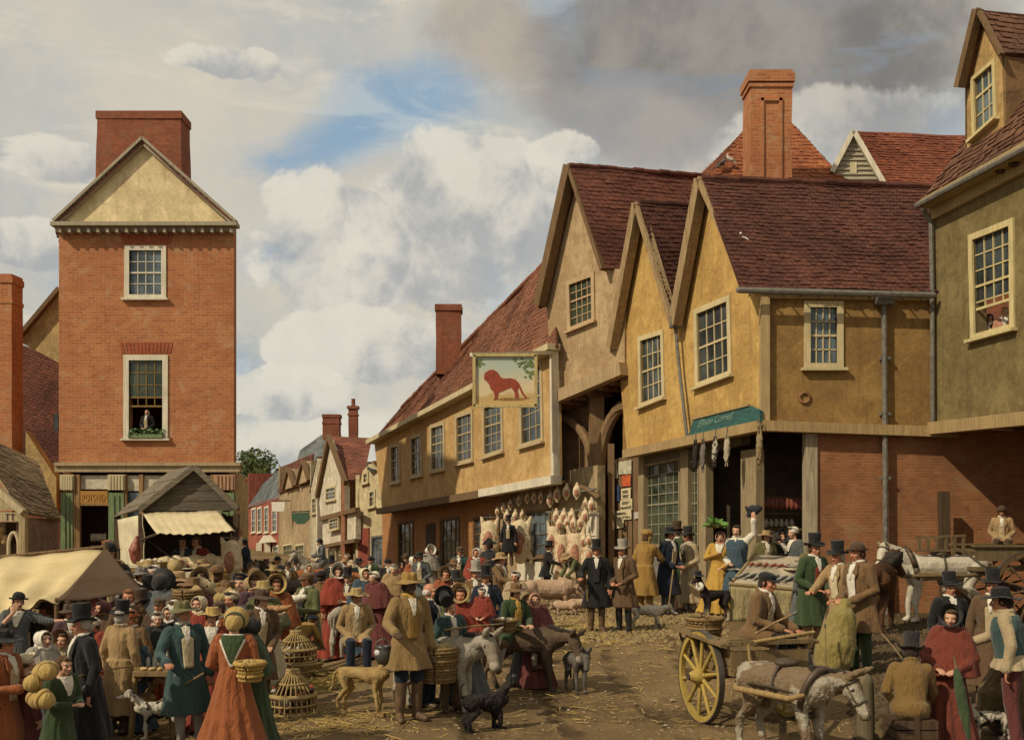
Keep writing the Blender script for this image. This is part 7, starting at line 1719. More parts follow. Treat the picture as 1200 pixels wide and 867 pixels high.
litter('straw', (660, 738), 1400, (1.1, 1.6, .02), STRAW, 'straw strewn over the cobbles by the pigs', L=(.1, .3), r=.006, seed=4); litter('straw', (500, 830), 260, (2.6, 1.4, 0), STRAW, 'odd straws on the open earth', seed=5); litter('straw', (760, 800), 200, (1.2, 1.8, 0), STRAW, 'odd straws left of the donkey cart', seed=6)
gr = MB(); rr = random.Random(9)
for i in range(900):
    p = GT(rr.uniform(300, 1000), rr.uniform(742, 867)) if i < 740 else GT(rr.uniform(980, 1120), rr.uniform(745, 860)); gr.ball(p + Vector((0, 0, .004)), (rr.uniform(.01, .035), rr.uniform(.01, .03), rr.uniform(.006, .018)), 6, 4)
tag(gr.build('pebbles', m_stone('pebble', (.34, .26, .15), (.16, .115, .06))), 'small stones scattered on the earth', 'pebbles', kind='stuff')
sc_ = MB()
for i in range(30):
    p = GT(rr.uniform(600, 800), rr.uniform(755, 835)) if i < 26 else GT(rr.uniform(370, 400), rr.uniform(788, 806)) + Vector((0, 0, .09)); q_ = rr.uniform(.02, .05); a_ = rr.uniform(0, 6.28)
    sc_.add([p + Vector((math.cos(a_ + k * 1.57) * q_, math.sin(a_ + k * 1.57) * q_ * .7, .014 + (k % 2) * .012)) for k in range(4)], [(0, 1, 2, 3)])
tag(sc_.build('paper_scraps', m_plain('scrap_white', (.55, .48, .36))), 'pale scraps littering the trampled ground', 'scraps', kind='stuff')

tb_ = GT(178, 848); tbl = wthing('trestle_table', 'small trestle table of bottles in the left foreground', 'table', tb_)
def TT(px, py, z): 
    Y = (HC - z) * FOC / (py - HOR); return Vector(((px - 600) / FOC * Y, Y, z))
q = [TT(162, 776, .72), TT(200, 776, .72), TT(202, 787, .72), TT(155, 787, .72)]
mb = MB(); mb.slab(q, [], (0, 0, -.05)); mb.build('tabletop', m_wood('table_oak', (.30, .20, .09)), tbl)
for i in (0, 1, 2, 3):
    p = q[i]; c_ = (q[0] + q[2]) / 2; e = lerp(p, c_, .12); f_ = lerp(p, c_, -.05); mb = MB(); mb.beam(Vector((e.x, e.y, .68)), Vector((f_.x, f_.y, gz(f_.x, f_.y) - .02)), .045, .045); mb.build('leg', MATS['table_oak'], tbl)
GLB = m_plain('bottle_glass', (.36, .38, .31), .12, .6, var=.2)
for i, u in enumerate((.18, .36, .54, .72, .88)):
    p = bil(q, u, .62); o = thing('bottle', 'glass bottle on the trestle table, ' + ('leftmost', 'second from left', 'middle one', 'second from right', 'rightmost')[i], 'bottle', p, 0, 'bottles on the trestle table')
    mb = MB(); mb.lathe([(0, 0), (.026, 0), (.028, .02), (.028, .10), (.012, .145), (.011, .19), (.015, .195), (.0, .196)], 12); put_('glass', cached(('bot',), lambda: mb.mesh('bottle', smooth=True, uv=False)), GLB, o)
    m2 = MB(); m2.lathe([(0, .19), (.011, .19), (.011, .215), (0, .216)], 8); put_('cork', cached(('cork',), lambda: m2.mesh('cork', uv=False)), OAK, o)
for i, u in enumerate((.28, .5, .7)):
    o = thing('loaf', 'small bread roll on the trestle table, ' + ('left one', 'middle one', 'right one')[i], 'bread', bil(q, u, .9) + Vector((0, 0, .0)), i * .7, 'rolls on the trestle table'); mb = MB(); mb.ball((0, 0, .022), (.05, .03, .025), 10, 6); put_('crust', cached(('roll',), lambda: mb.mesh('roll', smooth=True, uv=False)), m_plain('crust_bread', (.42, .28, .12)), o)

CARTW = m_wood('cart_wood', (.24, .165, .075), (.13, .085, .04)); YEL = m_wood('yellow_wheel_paint', (.42, .30, .075), (.30, .2, .05), .7); IRON = m_plain('iron', (.06, .05, .042), .5, .5, var=.3)
CA = R(-74); cx = Vector((math.cos(CA), math.sin(CA), 0)); cy = Vector((-cx.y, cx.x, 0)); w0 = GT(821, 845) ; 
cc = w0 + cy * .58
def CP(x, y, z): return cc + cx * x + cy * y + Vector((0, 0, z))
cart = wthing('donkey_cart', 'small brown cart with high yellow spoked wheels, under the man in the dark cap', 'cart', cc)
def wheel(parent, c, axis_y, r, spokes, paint, rim=.06, hub=.10, tyre=IRON, thick=.06):
    """axis_y: unit axle direction"""
    ax = Vector(axis_y).normalized(); u = Vector((0, 0, 1)); v = ax.cross(u).normalized(); M = Matrix((v, ax, u)).transposed().to_4x4(); M.translation = c
    mb = MB(); pr = [(r - rim, -thick / 2), (r, -thick / 2), (r, thick / 2), (r - rim, thick / 2)]
    mb.lathe(pr, 40, close=True); mb.v = [Vector((p.x, p.z, p.y)) for p in mb.v]; mb.xform(M); o = mb.build('wheel', paint, parent, auto=40)
    t = MB(); t.lathe([(r - .001, -thick / 2 - .004), (r + .015, -thick / 2 - .004), (r + .015, thick / 2 + .004), (r - .001, thick / 2 + .004)], 40, close=True); t.v = [Vector((p.x, p.z, p.y)) for p in t.v]; t.xform(M); t.build('tyre', tyre, o, auto=40)
    s = MB()
    for i in range(spokes):
        a_ = i * 6.2832 / spokes + .2; s.tube([Vector((math.cos(a_) * hub * .7, 0, math.sin(a_) * hub * .7)), Vector((math.cos(a_) * (r - rim * .7), 0, math.sin(a_) * (r - rim * .7)))], [.028, .021], 8)
    s.xform(M); s.build('spokes', paint, o, smooth=True)
    h = MB(); h.lathe([(0, -.15), (.04, -.15), (.06, -.12), (hub * .95, -.05), (hub, 0), (hub * .95, .05), (.06, .12), (.04, .15), (0, .15)], 18); h.v = [Vector((p.x, p.z, p.y)) for p in h.v]; h.xform(M); ho_ = h.build('hub', paint, o, auto=40)
    cp = MB(); cp.lathe([(0, -.17), (.038, -.17), (.038, -.15), (0, -.15)], 12); cp.lathe([(0, .15), (.038, .15), (.038, .17), (0, .17)], 12); cp.v = [Vector((p.x, p.z, p.y)) for p in cp.v]; cp.xform(M); cp.build('hub_cap', IRON, ho_)
    return o
wr = .54
wheel(cart, CP(0, -.58, wr), cy, wr, 10, YEL); wheel(cart, CP(0, .58, wr), cy, wr, 10, YEL)
mb = MB(); mb.beam(CP(0, -.6, wr), CP(0, .6, wr), .07, .07); mb.build('axle', IRON, cart)
mb = MB(); mb.slab([CP(-.75, -.46, .70), CP(.60, -.46, .70), CP(.60, .46, .70), CP(-.75, .46, .70)], [], (0, 0, -.05))
for s in (-1, 1): mb.beam(CP(-.8, s * .44, .67), CP(.62, s * .44, .67), .08, .1)
mb.build('bed', CARTW, cart)
for s in (-1, 1):
    mb = MB(); mb.beam(CP(-.80, s * .56, 1.06), CP(.62, s * .53, .98), .22, .035); mb.beam(CP(-.75, s * .46, .83), CP(.60, s * .46, .82), .03, .18)
    for i in range(7): x = -.7 + i * .21; mb.tube([CP(x, s * .46, .72), CP(x, s * .53, 1.03)], .016, 6)
    mb.build('side_rail', CARTW, cart)
mb = MB(); mb.beam(CP(.60, -.5, .80), CP(.60, .5, .80), .03, .22); mb.beam(CP(.62, -.55, 1.0), CP(.62, .55, 1.0), .05, .05); mb.build('front_board', CARTW, cart)
mb = MB(); mb.slab([CP(.0, -.48, 1.0), CP(.28, -.48, 1.0), CP(.28, .48, 1.0), CP(0, .48, 1.0)], [], (0, 0, -.04)); mb.build('seat_board', CARTW, cart)
dh_ = Vector((math.cos(R(-60)), math.sin(R(-60)), 0)); dl = cart_d.location
for s in (-1, 1):
    e = dl + dh_ * .38 + Vector((-dh_.y, dh_.x, 0)) * (s * .30) + Vector((0, 0, .66)); m_ = dl - dh_ * .35 + Vector((-dh_.y, dh_.x, 0)) * (s * .33) + Vector((0, 0, .66))
    mb = MB(); mb.tube([CP(.2, s * .38, .64), CP(.62, s * .38, .66), m_, e, e + dh_ * .18 + Vector((0, 0, .06))], [.038, .038, .034, .03, .022], 8); mb.build('shaft', m_wood('shaft_wood', (.33, .22, .09), (.22, .14, .055)), cart, smooth=True)
mb = MB(); mb.tube([CP(.55, -.35, .98), CP(.75, .0, 1.06), CP(.80, .45, 1.12)], .022, 8); mb.tube([CP(.63, -.3, 1.0), CP(.72, -.3, .66)], .018, 6); mb.build('rail', MATS['shaft_wood'], cart, smooth=True)
LEATH = m_plain('harness_leather', (.055, .036, .02), .5, .4, var=.35)
def ringy(mb, x, ry_, rz_, zc, w): mb.tube([(x, ry_ * math.cos(t), zc + rz_ * math.sin(t)) for t in [i * .3927 for i in range(17)]], w, 6, cap=False)
mb = MB(); mb.tube([(.44 + .10 * math.sin(t), .185 * math.cos(t), .70 + .25 * math.sin(t)) for t in [i * .3927 for i in range(17)]], .035, 8, cap=False); put_('collar', mb.mesh('collar', smooth=True, uv=False), LEATH, cart_d)
mb = MB(); ringy(mb, .05, .195, .20, .755, .022); mb.ball((.05, 0, .955), (.12, .14, .05), 12, 8); put_('saddle_pad', remesh(mb, 'pad', .012), LEATH, cart_d)
mb = MB(); mb.tube([(-.55, 0, .72), (-.5, .19, .70), (0, .21, .72), (.38, .18, .70)], .014, 6); mb.tube([(-.55, 0, .72), (-.5, -.19, .70), (0, -.21, .72), (.38, -.18, .70)], .014, 6); put_('traces', mb.mesh('traces', smooth=True, uv=False), LEATH, cart_d)
mb = MB(); pq, mq, sd_, tp = gC['poll'], gC['muzzle'], gC['side'], gC['top']; hr = gC['hr'] * 1.08
for f_ in (.12, .66):
    c_ = lerp(pq, mq, f_); rr_ = hr * (1.04 if f_ < .5 else .76); mb.tube([c_ + sd_ * rr_ * math.cos(t) + tp * rr_ * math.sin(t) for t in [i * .3927 for i in range(17)]], .011, 6, cap=False)
for s in (-1, 1): mb.tube([lerp(pq, mq, .12) + sd_ * s * hr, lerp(pq, mq, .66) + sd_ * s * hr * .76], .010, 6)
put_('bridle', mb.mesh('bridle', smooth=True, uv=False), LEATH, cart_d)
mb = MB(); mb.tube([(.72 + .12 * math.sin(t), .30 * math.cos(t), 1.30 + .42 * math.sin(t)) for t in [i * .3927 for i in range(17)]], .065, 8, cap=False); put_('collar', mb.mesh('collar', smooth=True, uv=False), LEATH, wh)
mb = MB(); mb.ball((.05, 0, 1.60), (.24, .24, .10), 14, 8); ringy(mb, .05, .32, .335, 1.29, .025); put_('saddle', remesh(mb, 'saddle', .02), LEATH, wh)
mb = MB()
for s in (-1, 1): mb.tube([(.70, s * .32, 1.18), (0, s * .34, 1.16), (-1.2, s * .36, 1.12)], .022, 6)
put_('traces', mb.mesh('traces', smooth=True, uv=False), m_plain('old_gold_leather', (.20, .15, .05), .5), wh)
mb = MB(); pq, mq, sd_, tp = gW['poll'], gW['muzzle'], gW['side'], gW['top']; hr = gW['hr'] * 1.08
for f_ in (.12, .66):
    c_ = lerp(pq, mq, f_); rr_ = hr * (1.04 if f_ < .5 else .76); mb.tube([c_ + sd_ * rr_ * math.cos(t) + tp * rr_ * math.sin(t) for t in [i * .3927 for i in range(17)]], .016, 6, cap=False)
put_('bridle', mb.mesh('bridle', smooth=True, uv=False), LEATH, wh)
gw = GT(1208, 736); WZ = 0.84
wag = wthing('wagon', 'heavy cart with large spoked wheels behind the white horse at the right', 'cart', gw)
X0, Y0 = gw.x, gw.y
for yy in (0, 1.5):
    for xx in (0,): wheel(wag, Vector((X0 + xx, Y0 + yy, WZ)), (0, 1, 0), WZ, 12, m_wood('wagon_paint', (.16, .10, .05)), rim=.09, hub=.14, thick=.09)
mb = MB(); mb.beam((X0, Y0, WZ), (X0, Y0 + 1.5, WZ), .1, .1); mb.build('axle', IRON, wag)
mb = MB(); mb.slab([(X0 - 1.1, Y0 + .2, 1.32), (X0 + 1.7, Y0 + .2, 1.32), (X0 + 1.7, Y0 + 1.3, 1.32), (X0 - 1.1, Y0 + 1.3, 1.32)], [], (0, 0, -.08)); mb.build('bed', m_wood('wagon_wood', (.19, .135, .065), (.1, .07, .035)), wag)
WW = MATS['wagon_wood']
for yy in (.16, 1.34):
    mb = MB(); mb.beam((X0 - 1.15, Y0 + yy, 1.62), (X0 + 1.7, Y0 + yy, 1.62), .04, .30); mb.beam((X0 - 1.2, Y0 + yy, 1.80), (X0 + 1.75, Y0 + yy, 1.80), .16, .05); mb.build('side_board', WW, wag)
mb = MB()
for i in range(6): mb.beam((X0 - 1.15 - i * .2, Y0 + .75, 1.66), (X0 - 1.15 - i * .2, Y0 + .75, 2.0 - i * .015), .06, .05)
mb.beam((X0 - 2.25, Y0 + .75, 1.97), (X0 - 1.1, Y0 + .75, 2.02), .06, .05); mb.beam((X0 - 2.25, Y0 + .75, 1.68), (X0 - 1.1, Y0 + .75, 1.68), .06, .05); mb.beam((X0 - 1.1, Y0 + .2, 1.7), (X0 - 1.1, Y0 + 1.3, 1.7), .06, .06); mb.build('fore_ladder', WW, wag)
for yy in (.35, 1.15):
    mb = MB(); mb.tube([(X0 - .6, Y0 + yy, 1.2), (X0 - 1.2, Y0 + yy, 1.14), (X0 - 2.7, Y0 + yy, 1.12)], .045, 8); mb.build('shaft', WW, wag, smooth=True)
bp = GT(440, 752); bar_ = wthing('hand_barrow', 'low dark barrow with straight handles under the seated man in the straw hat', 'barrow', bp)
mb = MB(); mb.box(bp + Vector((-.05, .1, .38)), (.95, .5, .05)); mb.box(bp + Vector((-.05, -.14, .28)), (.95, .04, .24)); mb.box(bp + Vector((-.05, .34, .28)), (.95, .04, .24)); mb.build('tray', DARKWOOD, bar_)
for yy in (-.16, .36): mb = MB(); mb.tube([bp + Vector((.2, yy, .40)), bp + Vector((1.15, yy, .44))], .024, 8); mb.build('handle', CARTW, bar_, smooth=True)
for xx in (-.35, .35): mb = MB(); mb.box(bp + Vector((xx, .1, .08)), (.06, .4, .34)); mb.build('leg', DARKWOOD, bar_)
def sack(label, pos, h_, w, mat, lean=(0, 0), group=None):
    root = thing('sack', label, 'sack', pos, 0, group); mb = MB(); l = Vector((lean[0], lean[1], 0))
    mb.tube([Vector((0, 0, w * .55)), Vector((0, 0, h_ * .45)) + l * .3, Vector((0, 0, h_ * .8)) + l * .7], [w * .55, w * .58, w * .42], 14); mb.tube([Vector((0, 0, h_ * .8)) + l * .7, Vector((0, 0, h_)) + l], [w * .3, w * .2], 10)
    put_('cloth', remesh(mb, 'sack', .016, 2, lambda v: .02 * noise.noise(v * 5) + .008 * noise.noise(v * 17)), mat, root)
    m2 = MB(); c_ = Vector((0, 0, h_ * .9)) + l * .85; m2.tube([c_ + Vector((w * .27 * math.cos(t), w * .27 * math.sin(t), 0)) for t in [i * .5236 for i in range(13)]], .016, 6, cap=False); put_('tie', m2.mesh('tie', uv=False), OAK, root); return root
sack('tall greenish yellow sack held by the two men beside the cart donkey', GT(975, 795), 1.12, .52, m_cloth((.235, .185, .06), 'sack_cloth', .95, .5, 40), (.22, .05))
sack('fat brown sack at the edge of the yard at the right', GT(1182, 862), .95, .6, m_cloth((.13, .088, .036), 'brown_sack', .95, .5, 40), (.1, 0))
sack('dark brown bundle beside the nearer hen coop', GT(326, 824), .42, .30, m_cloth((.085, .045, .03), 'bundle', .95, .4, 40))
p = person
p(105, 706, Y=9.9, a=-50, pose='stickr', coat='black', hem=.35, legs='grey', vest='coal', hat=('top', 'black'), hair='grey', skin=1, label='stout man in long black coat and black top hat pointing a thin stick, left foreground')
p(13, 693, Y=13.6, a=20, pose='point', kind='woman', dress='slate', sl=.3, hat=('bowler', 'black'), hair='dark', label='woman in black cap and dark bodice stretching out a bare arm under the canvas stall')
p(7, 735, Y=9.3, a=70, pose='carry', coat='rust', hem=.3, legs='maroon', hat=('wide', 'black'), hair='dark', skin=1, label='man in brick red coat and black slouch hat at the left edge')
p(51, 738, Y=10.5, a=55, pose='hold', kind='woman', dress='slate', shawl='greyt', hat=('hood', 'white'), label='woman in white hood and pale shawl behind the girl with bonnets')
p(71, 737, Y=11.0, a=-15, pose='stand', kind='woman', dress='umber', shawl='fawn', hat=('bonnet', 'brown'), label='woman in a rust brown bonnet with a pale collar near the black coated man')
p(89, 746, Y=11.3, a=-25, pose='stand', kind='woman', dress='dark', shawl='cream', hat=('bonnet', 'black'), skin=1, label='woman in black bonnet and cream shawl half hidden by the black coated man')
p(66, 769, Y=9.3, a=65, pose='carry', kind='woman', dress='green', hair='brown', shirt='white', label='bareheaded girl in dark green dress holding straw bonnets', full=.9)
p(28, 764, Y=9.5, a=150, pose='stand', kind='woman', dress='maroon', hat=('mob', 'cream'), label='woman in maroon seen from behind with a pale cap beside the girl with bonnets')
p(36, 705, Y=15.0, a=10, coat='coal', hat=('top', 'black'), label='man in black top hat under the canvas, nearest the pointing woman')
p(58, 704, Y=15.2, a=-30, coat='umber', hat=('bowler', 'dark'), skin=1, label='man in dark round hat under the middle of the canvas')
p(84, 706, Y=13.2, a=30, coat='plum', hat=('wide', 'dark'), skin=2, label='brown faced man in dark wide hat just behind the black coated man')
p(139, 702, Y=11.6, a=165, pose='stand', coat='tan', hem=.28, legs='dark', hat=('top', 'black'), hair='grey', label='man seen from behind in long fawn greatcoat and black top hat')
p(150, 691, Y=13.6, a=10, coat='umber', hair='red', hk='short', skin=1, label='bareheaded ruddy man behind the fawn greatcoat')
p(161, 713, Y=12.3, a=-10, coat='brown', vest='rust', hat=('bowler', 'rust'), hair='fair', skin=1, label='man in russet hat with white neckcloth right of the fawn greatcoat')
p(178, 700, Y=13.4, a=0, coat='dark', vest='pink', hat=('cap', 'dark'), skin=1, label='red cheeked man in dark cap behind the white bonneted woman')
p(176, 673, Y=16.0, a=-20, coat='coal', hat=('top', 'black'), label='man in black top hat looking left beyond the tent pole')
p(194, 667, Y=14.6, a=170, kind='woman', pose='stand', dress='slate', shawl='slate', hat=('poke', 'coal'), label='broad figure in big black bonnet and slate shawl turned away from the viewer')
p(189, 716, Y=12.6, a=20, kind='woman', pose='hold', dress='red', shawl='coal', hat=('mob', 'white'), label='woman in white cap and dark shawl over red behind the bottle table')
p(162, 739, Y=11.7, a=0, kind='woman', pose='stand', dress='blue', hat=('mob', 'white'), full=.8, label='small child in white frilled cap and blue behind the bottle table')
p(207, 708, Y=12.9, a=-25, kind='woman', pose='hold', dress='coal', shawl='black', hat=('hood', 'white'), label='girl in white hood and black shawl at the shoulder of the teal coated man')
p(224, 703, Y=10.7, a=25, pose='stickr', coat='teal', hem=.45, legs='grey', vest='cream', hat=('wide', 'olive'), hair='grey', beard='grey', skin=1, breeches=True, label='grey bearded man in teal coat and wide olive hat holding the dog on a stick')
p(272, 714, Y=10.35, a=178, kind='woman', pose='hold', dress='rust', hat=('bonnet', 'straw', 'green'), collar='green', hair='brown', label='woman in rust red dress and straw bonnet with green ribbon seen from behind', full=1.15)
p(293, 719, Y=10.75, a=-80, pose='carry', kind='woman', dress='green', shawl='green', hair='dark', hat=('bonnet', 'coal'), skin=1, label='red faced woman in dark green shawl in profile facing the rust dressed woman')
p(245, 711, Y=11.7, a=10, kind='woman', pose='stand', dress='red', hat=('straw', 'straw'), full=.8, label='child in yellow straw hat and red between the teal man and the rust dress')
p(254, 690, Y=14.2, a=120, kind='woman', pose='hold', dress='moss', shawl='moss', hat=('bonnet', 'hay'), label='stooping woman in sage green shawl and yellowish bonnet turned away')
p(228, 664, Y=16.6, a=15, kind='woman', pose='stand', dress='green', shirt='white', hat=('poke', 'tan'), label='woman in tan bonnet with broad white collar over green below the meat counter')
p(207, 669, Y=16.8, a=160, coat='umber', hat=('straw', 'tan'), label='man in tan straw hat turned to the meat counter')
p(247, 664, Y=17.5, a=150, kind='woman', dress='tan', hat=('bonnet', 'ochre'), label='woman in ochre bonnet turned to the meat counter')
p(259, 661, Y=17.0, a=170, coat='ochre', hat=('bowler', 'brown'), label='man in brown hat and ochre coat near the hanging carcass')
p(277, 671, Y=15.8, a=0, kind='woman', dress='red', shirt='white', hat=('mob', 'navy'), label='woman in navy cap with white kerchief over red')
p(291, 669, Y=14.4, a=40, kind='woman', pose='hold', dress='plum', shawl='plum', hat=('poke', 'tan'), label='woman in tan poke bonnet and plum shawl looking right')
p(314, 680, Y=13.4, a=5, kind='woman', pose='carry', dress='cream', shawl='moss', low=1.1, hat=('straw', 'hay'), skin=1, apron='cream', label='smiling woman in straw hat and green shawl holding poultry in her apron')
p(132, 634, Y=18.5, a=20, coat='coal', hat=('bowler', 'black'), label='man in black hat looking over the peak of the canvas stall')
p(118, 634, Y=19.5, a=-10, coat='brown', hair='red', skin=1, label='bareheaded red haired boy behind the peak of the canvas stall')
for q in ((142, 658, 19, 10, 'umber', ('bonnet', 'tan'), 'woman in tan bonnet right behind the tent pole'), (154, 668, 17.5, -20, 'dark', ('cap', 'dark'), 'man in dark cap between the tent and the meat stall'), (165, 664, 19.5, 30, 'slate', ('wide', 'grey'), 'man in grey hat at the left end of the meat counter'), (186, 661, 20, -15, 'olive', ('mob', 'white'), 'pale capped figure at the meat counter beside the black bonnet'),
          (216, 676, 15.2, 60, 'tan', ('straw', 'brown'), 'man in brown straw hat with tan coat facing right in the left crowd'), (240, 675, 15.6, -60, 'maroon', ('bonnet', 'buff'), 'figure in buff bonnet facing left below the meat counter'), (266, 679, 14.9, -15, 'brown', ('wide', 'brown'), 'man in brown hat behind the sage green shawl'), (303, 664, 19, 10, 'rust', ('bowler', 'brown'), 'man in rust coat before the red far house'),
          (126, 700, 14.2, -10, 'umber', ('bonnet', 'maroon'), 'figure in maroon bonnet just left of the fawn greatcoat'), (20, 706, 15.6, 0, 'maroon', ('mob', 'cream'), 'cream capped figure under the canvas behind the pointing woman'), (73, 700, 15.8, 15, 'brown', ('bonnet', 'tan'), 'tan bonneted figure deepest under the canvas'), (222, 688, 13.9, 150, 'tan', ('bonnet', 'tan'), 'figure in tan hood turned away behind the teal coated man'), (205, 695, 14.0, 25, 'navy', ('bowler', 'dark'), 'man in dark hat and navy coat left of the teal coated man'), (170, 689, 14.6, -35, 'coal', ('top', 'dark'), 'man in brown top hat looking left beside the tent pole'),
          (146, 662, 21, 15, 'red', ('mob', 'white'), 'white capped woman in red behind the tent at the left end of the meat stall'), (174, 655, 24, -10, 'tan', ('straw', 'hay'), 'straw hatted man at the counter under the awning arm'), (198, 657, 23, 170, 'maroon', ('bonnet', 'hay'), 'hay bonneted woman with her back turned below the awning'), (236, 655, 24, 160, 'slate', ('wide', 'tan'), 'tan hatted man in slate at the counter by the carcass'), (212, 701, 13.4, 10, 'pink', ('mob', 'white'), 'white capped girl in pink over the teal shoulder'), (263, 704, 12.6, -20, 'rust', ('cap', 'dark'), 'dark capped youth in rust just left of the straw bonnet top'), (322, 672, 17.5, -15, 'rust', ('bonnet', 'straw'), 'straw bonneted woman in rust above the poultry woman'), (404, 664, 21, 10, 'umber', ('top', 'black'), 'man in umber and black top hat behind the red shawl'), (428, 664, 20, 20, 'blue', ('hood', 'cream'), 'cream hooded woman in blue right of the seated straw hatted man'), (447, 668, 18.5, -25, 'maroon', ('mob', 'white'), 'white capped woman in maroon between the barrow sitter and the tall booted man'), (459, 660, 22, 10, 'tan', ('mob', 'white'), 'white capped woman in tan left of the big straw hat'), (518, 664, 18, -10, 'rust', ('bonnet', 'tan'), 'tan bonneted woman in rust above the black hat in the hand'), (536, 667, 17.5, 20, 'moss', ('top', 'coal'), 'top hatted man in moss behind the red cloak'), (605, 668, 18.5, -15, 'fawn', ('mob', 'white'), 'white capped woman in fawn above the boy on the donkey'), (97, 692, 17, 10, 'rust', ('bonnet', 'straw'), 'straw bonneted woman in rust under the right end of the canvas'), (118, 722, 12.4, -15, 'red', ('mob', 'white'), 'white capped woman in red between the black coat and fawn greatcoat'), (232, 697, 13.0, 0, 'red', ('hood', 'cream'), 'cream hooded figure in red above the teal coated man'), (281, 690, 13.2, -30, 'slate', ('mob', 'cream'), 'cream capped figure above the straw bonnet'), (300, 690, 12.6, 20, 'umber', ('wide', 'dark'), 'man in dark hat right above the straw bonnet')):
    wom = q[5][0] in ('bonnet', 'mob', 'hood')
    p(q[0], q[1], Y=q[2], a=q[3], kind='woman' if wom else 'man', pose=rnd.choice(('stand', 'hold', 'look', 'lookr', 'chest', 'reachl', 'carry')), coat=q[4], dress=q[4], shawl=(q[4] if wom else None), hat=q[5], skin=rnd.choice((0, 1, 1)), hair=rnd.choice(('dark', 'brown', 'grey')), label=q[6])
p(220, 630, Y=29.2, a=10, pose='hold', coat='blue', hair='dark', label='stallkeeper in blue inside the boarded meat stall'); p(239, 629, Y=29.4, a=-20, pose='hold', coat='red', hair='brown', label='stallkeeper in red inside the boarded meat stall')
def rider(px, top, hor, g, **kw):
    l = hor.location; fz = l.z + g['H'] - .50
    kw.setdefault('k_', .95); o = p(px, top, Y=l.y, z=fz, pose='ride', a=math.degrees(hor.rotation_euler.z) + 90, **kw); o.location = (l.x, l.y, l.z + g['H'] - .50 * o.scale[0] + .04); return o
rider(289, 640, navy_h, gN, coat='navy', hat=('cocked', 'black'), label='rider in navy coat and cocked hat near the hanging carcass')
rider(378, 645, pony, gP, coat='slate', hat=('bowler', 'coal'), label='broad rider in slate coat on the pale pony')
p(357, 670, Y=18.5, a=-30, pose='carry', coat='moss', vest='coal', hat=('cap', 'brown'), skin=1, label='man in brown cap and green coat holding a white bundle beside the black horse')
p(376, 668, foot=764, a=172, pose='hold', coat='brown', hem=.52, legs='black', hat=('bowler', 'black'), hair='dark', label='man in long brown coat and black round hat seen from behind beside the hen coops', boots=.9, shoes='black')
p(394, 660, Y=21, a=30, kind='woman', dress='red', shawl='red', hat=('poke', 'white'), label='woman in round white bonnet and red shawl behind the brown coated man')
p(417, 676, Y=16.2, a=15, pose='sit', coat='tan', legs='navy', hat=('straw', 'hay'), hair='fair', skin=1, label='ruddy man in straw hat and tan coat sitting on the barrow', z=.0, k_=1.0)
p(349, 726, Y=17.8, a=140, kind='woman', dress='ochre', hat=('mob', 'navy'), pose='bend', k_=.82, label='child in blue cap bending behind the farther hen coop')
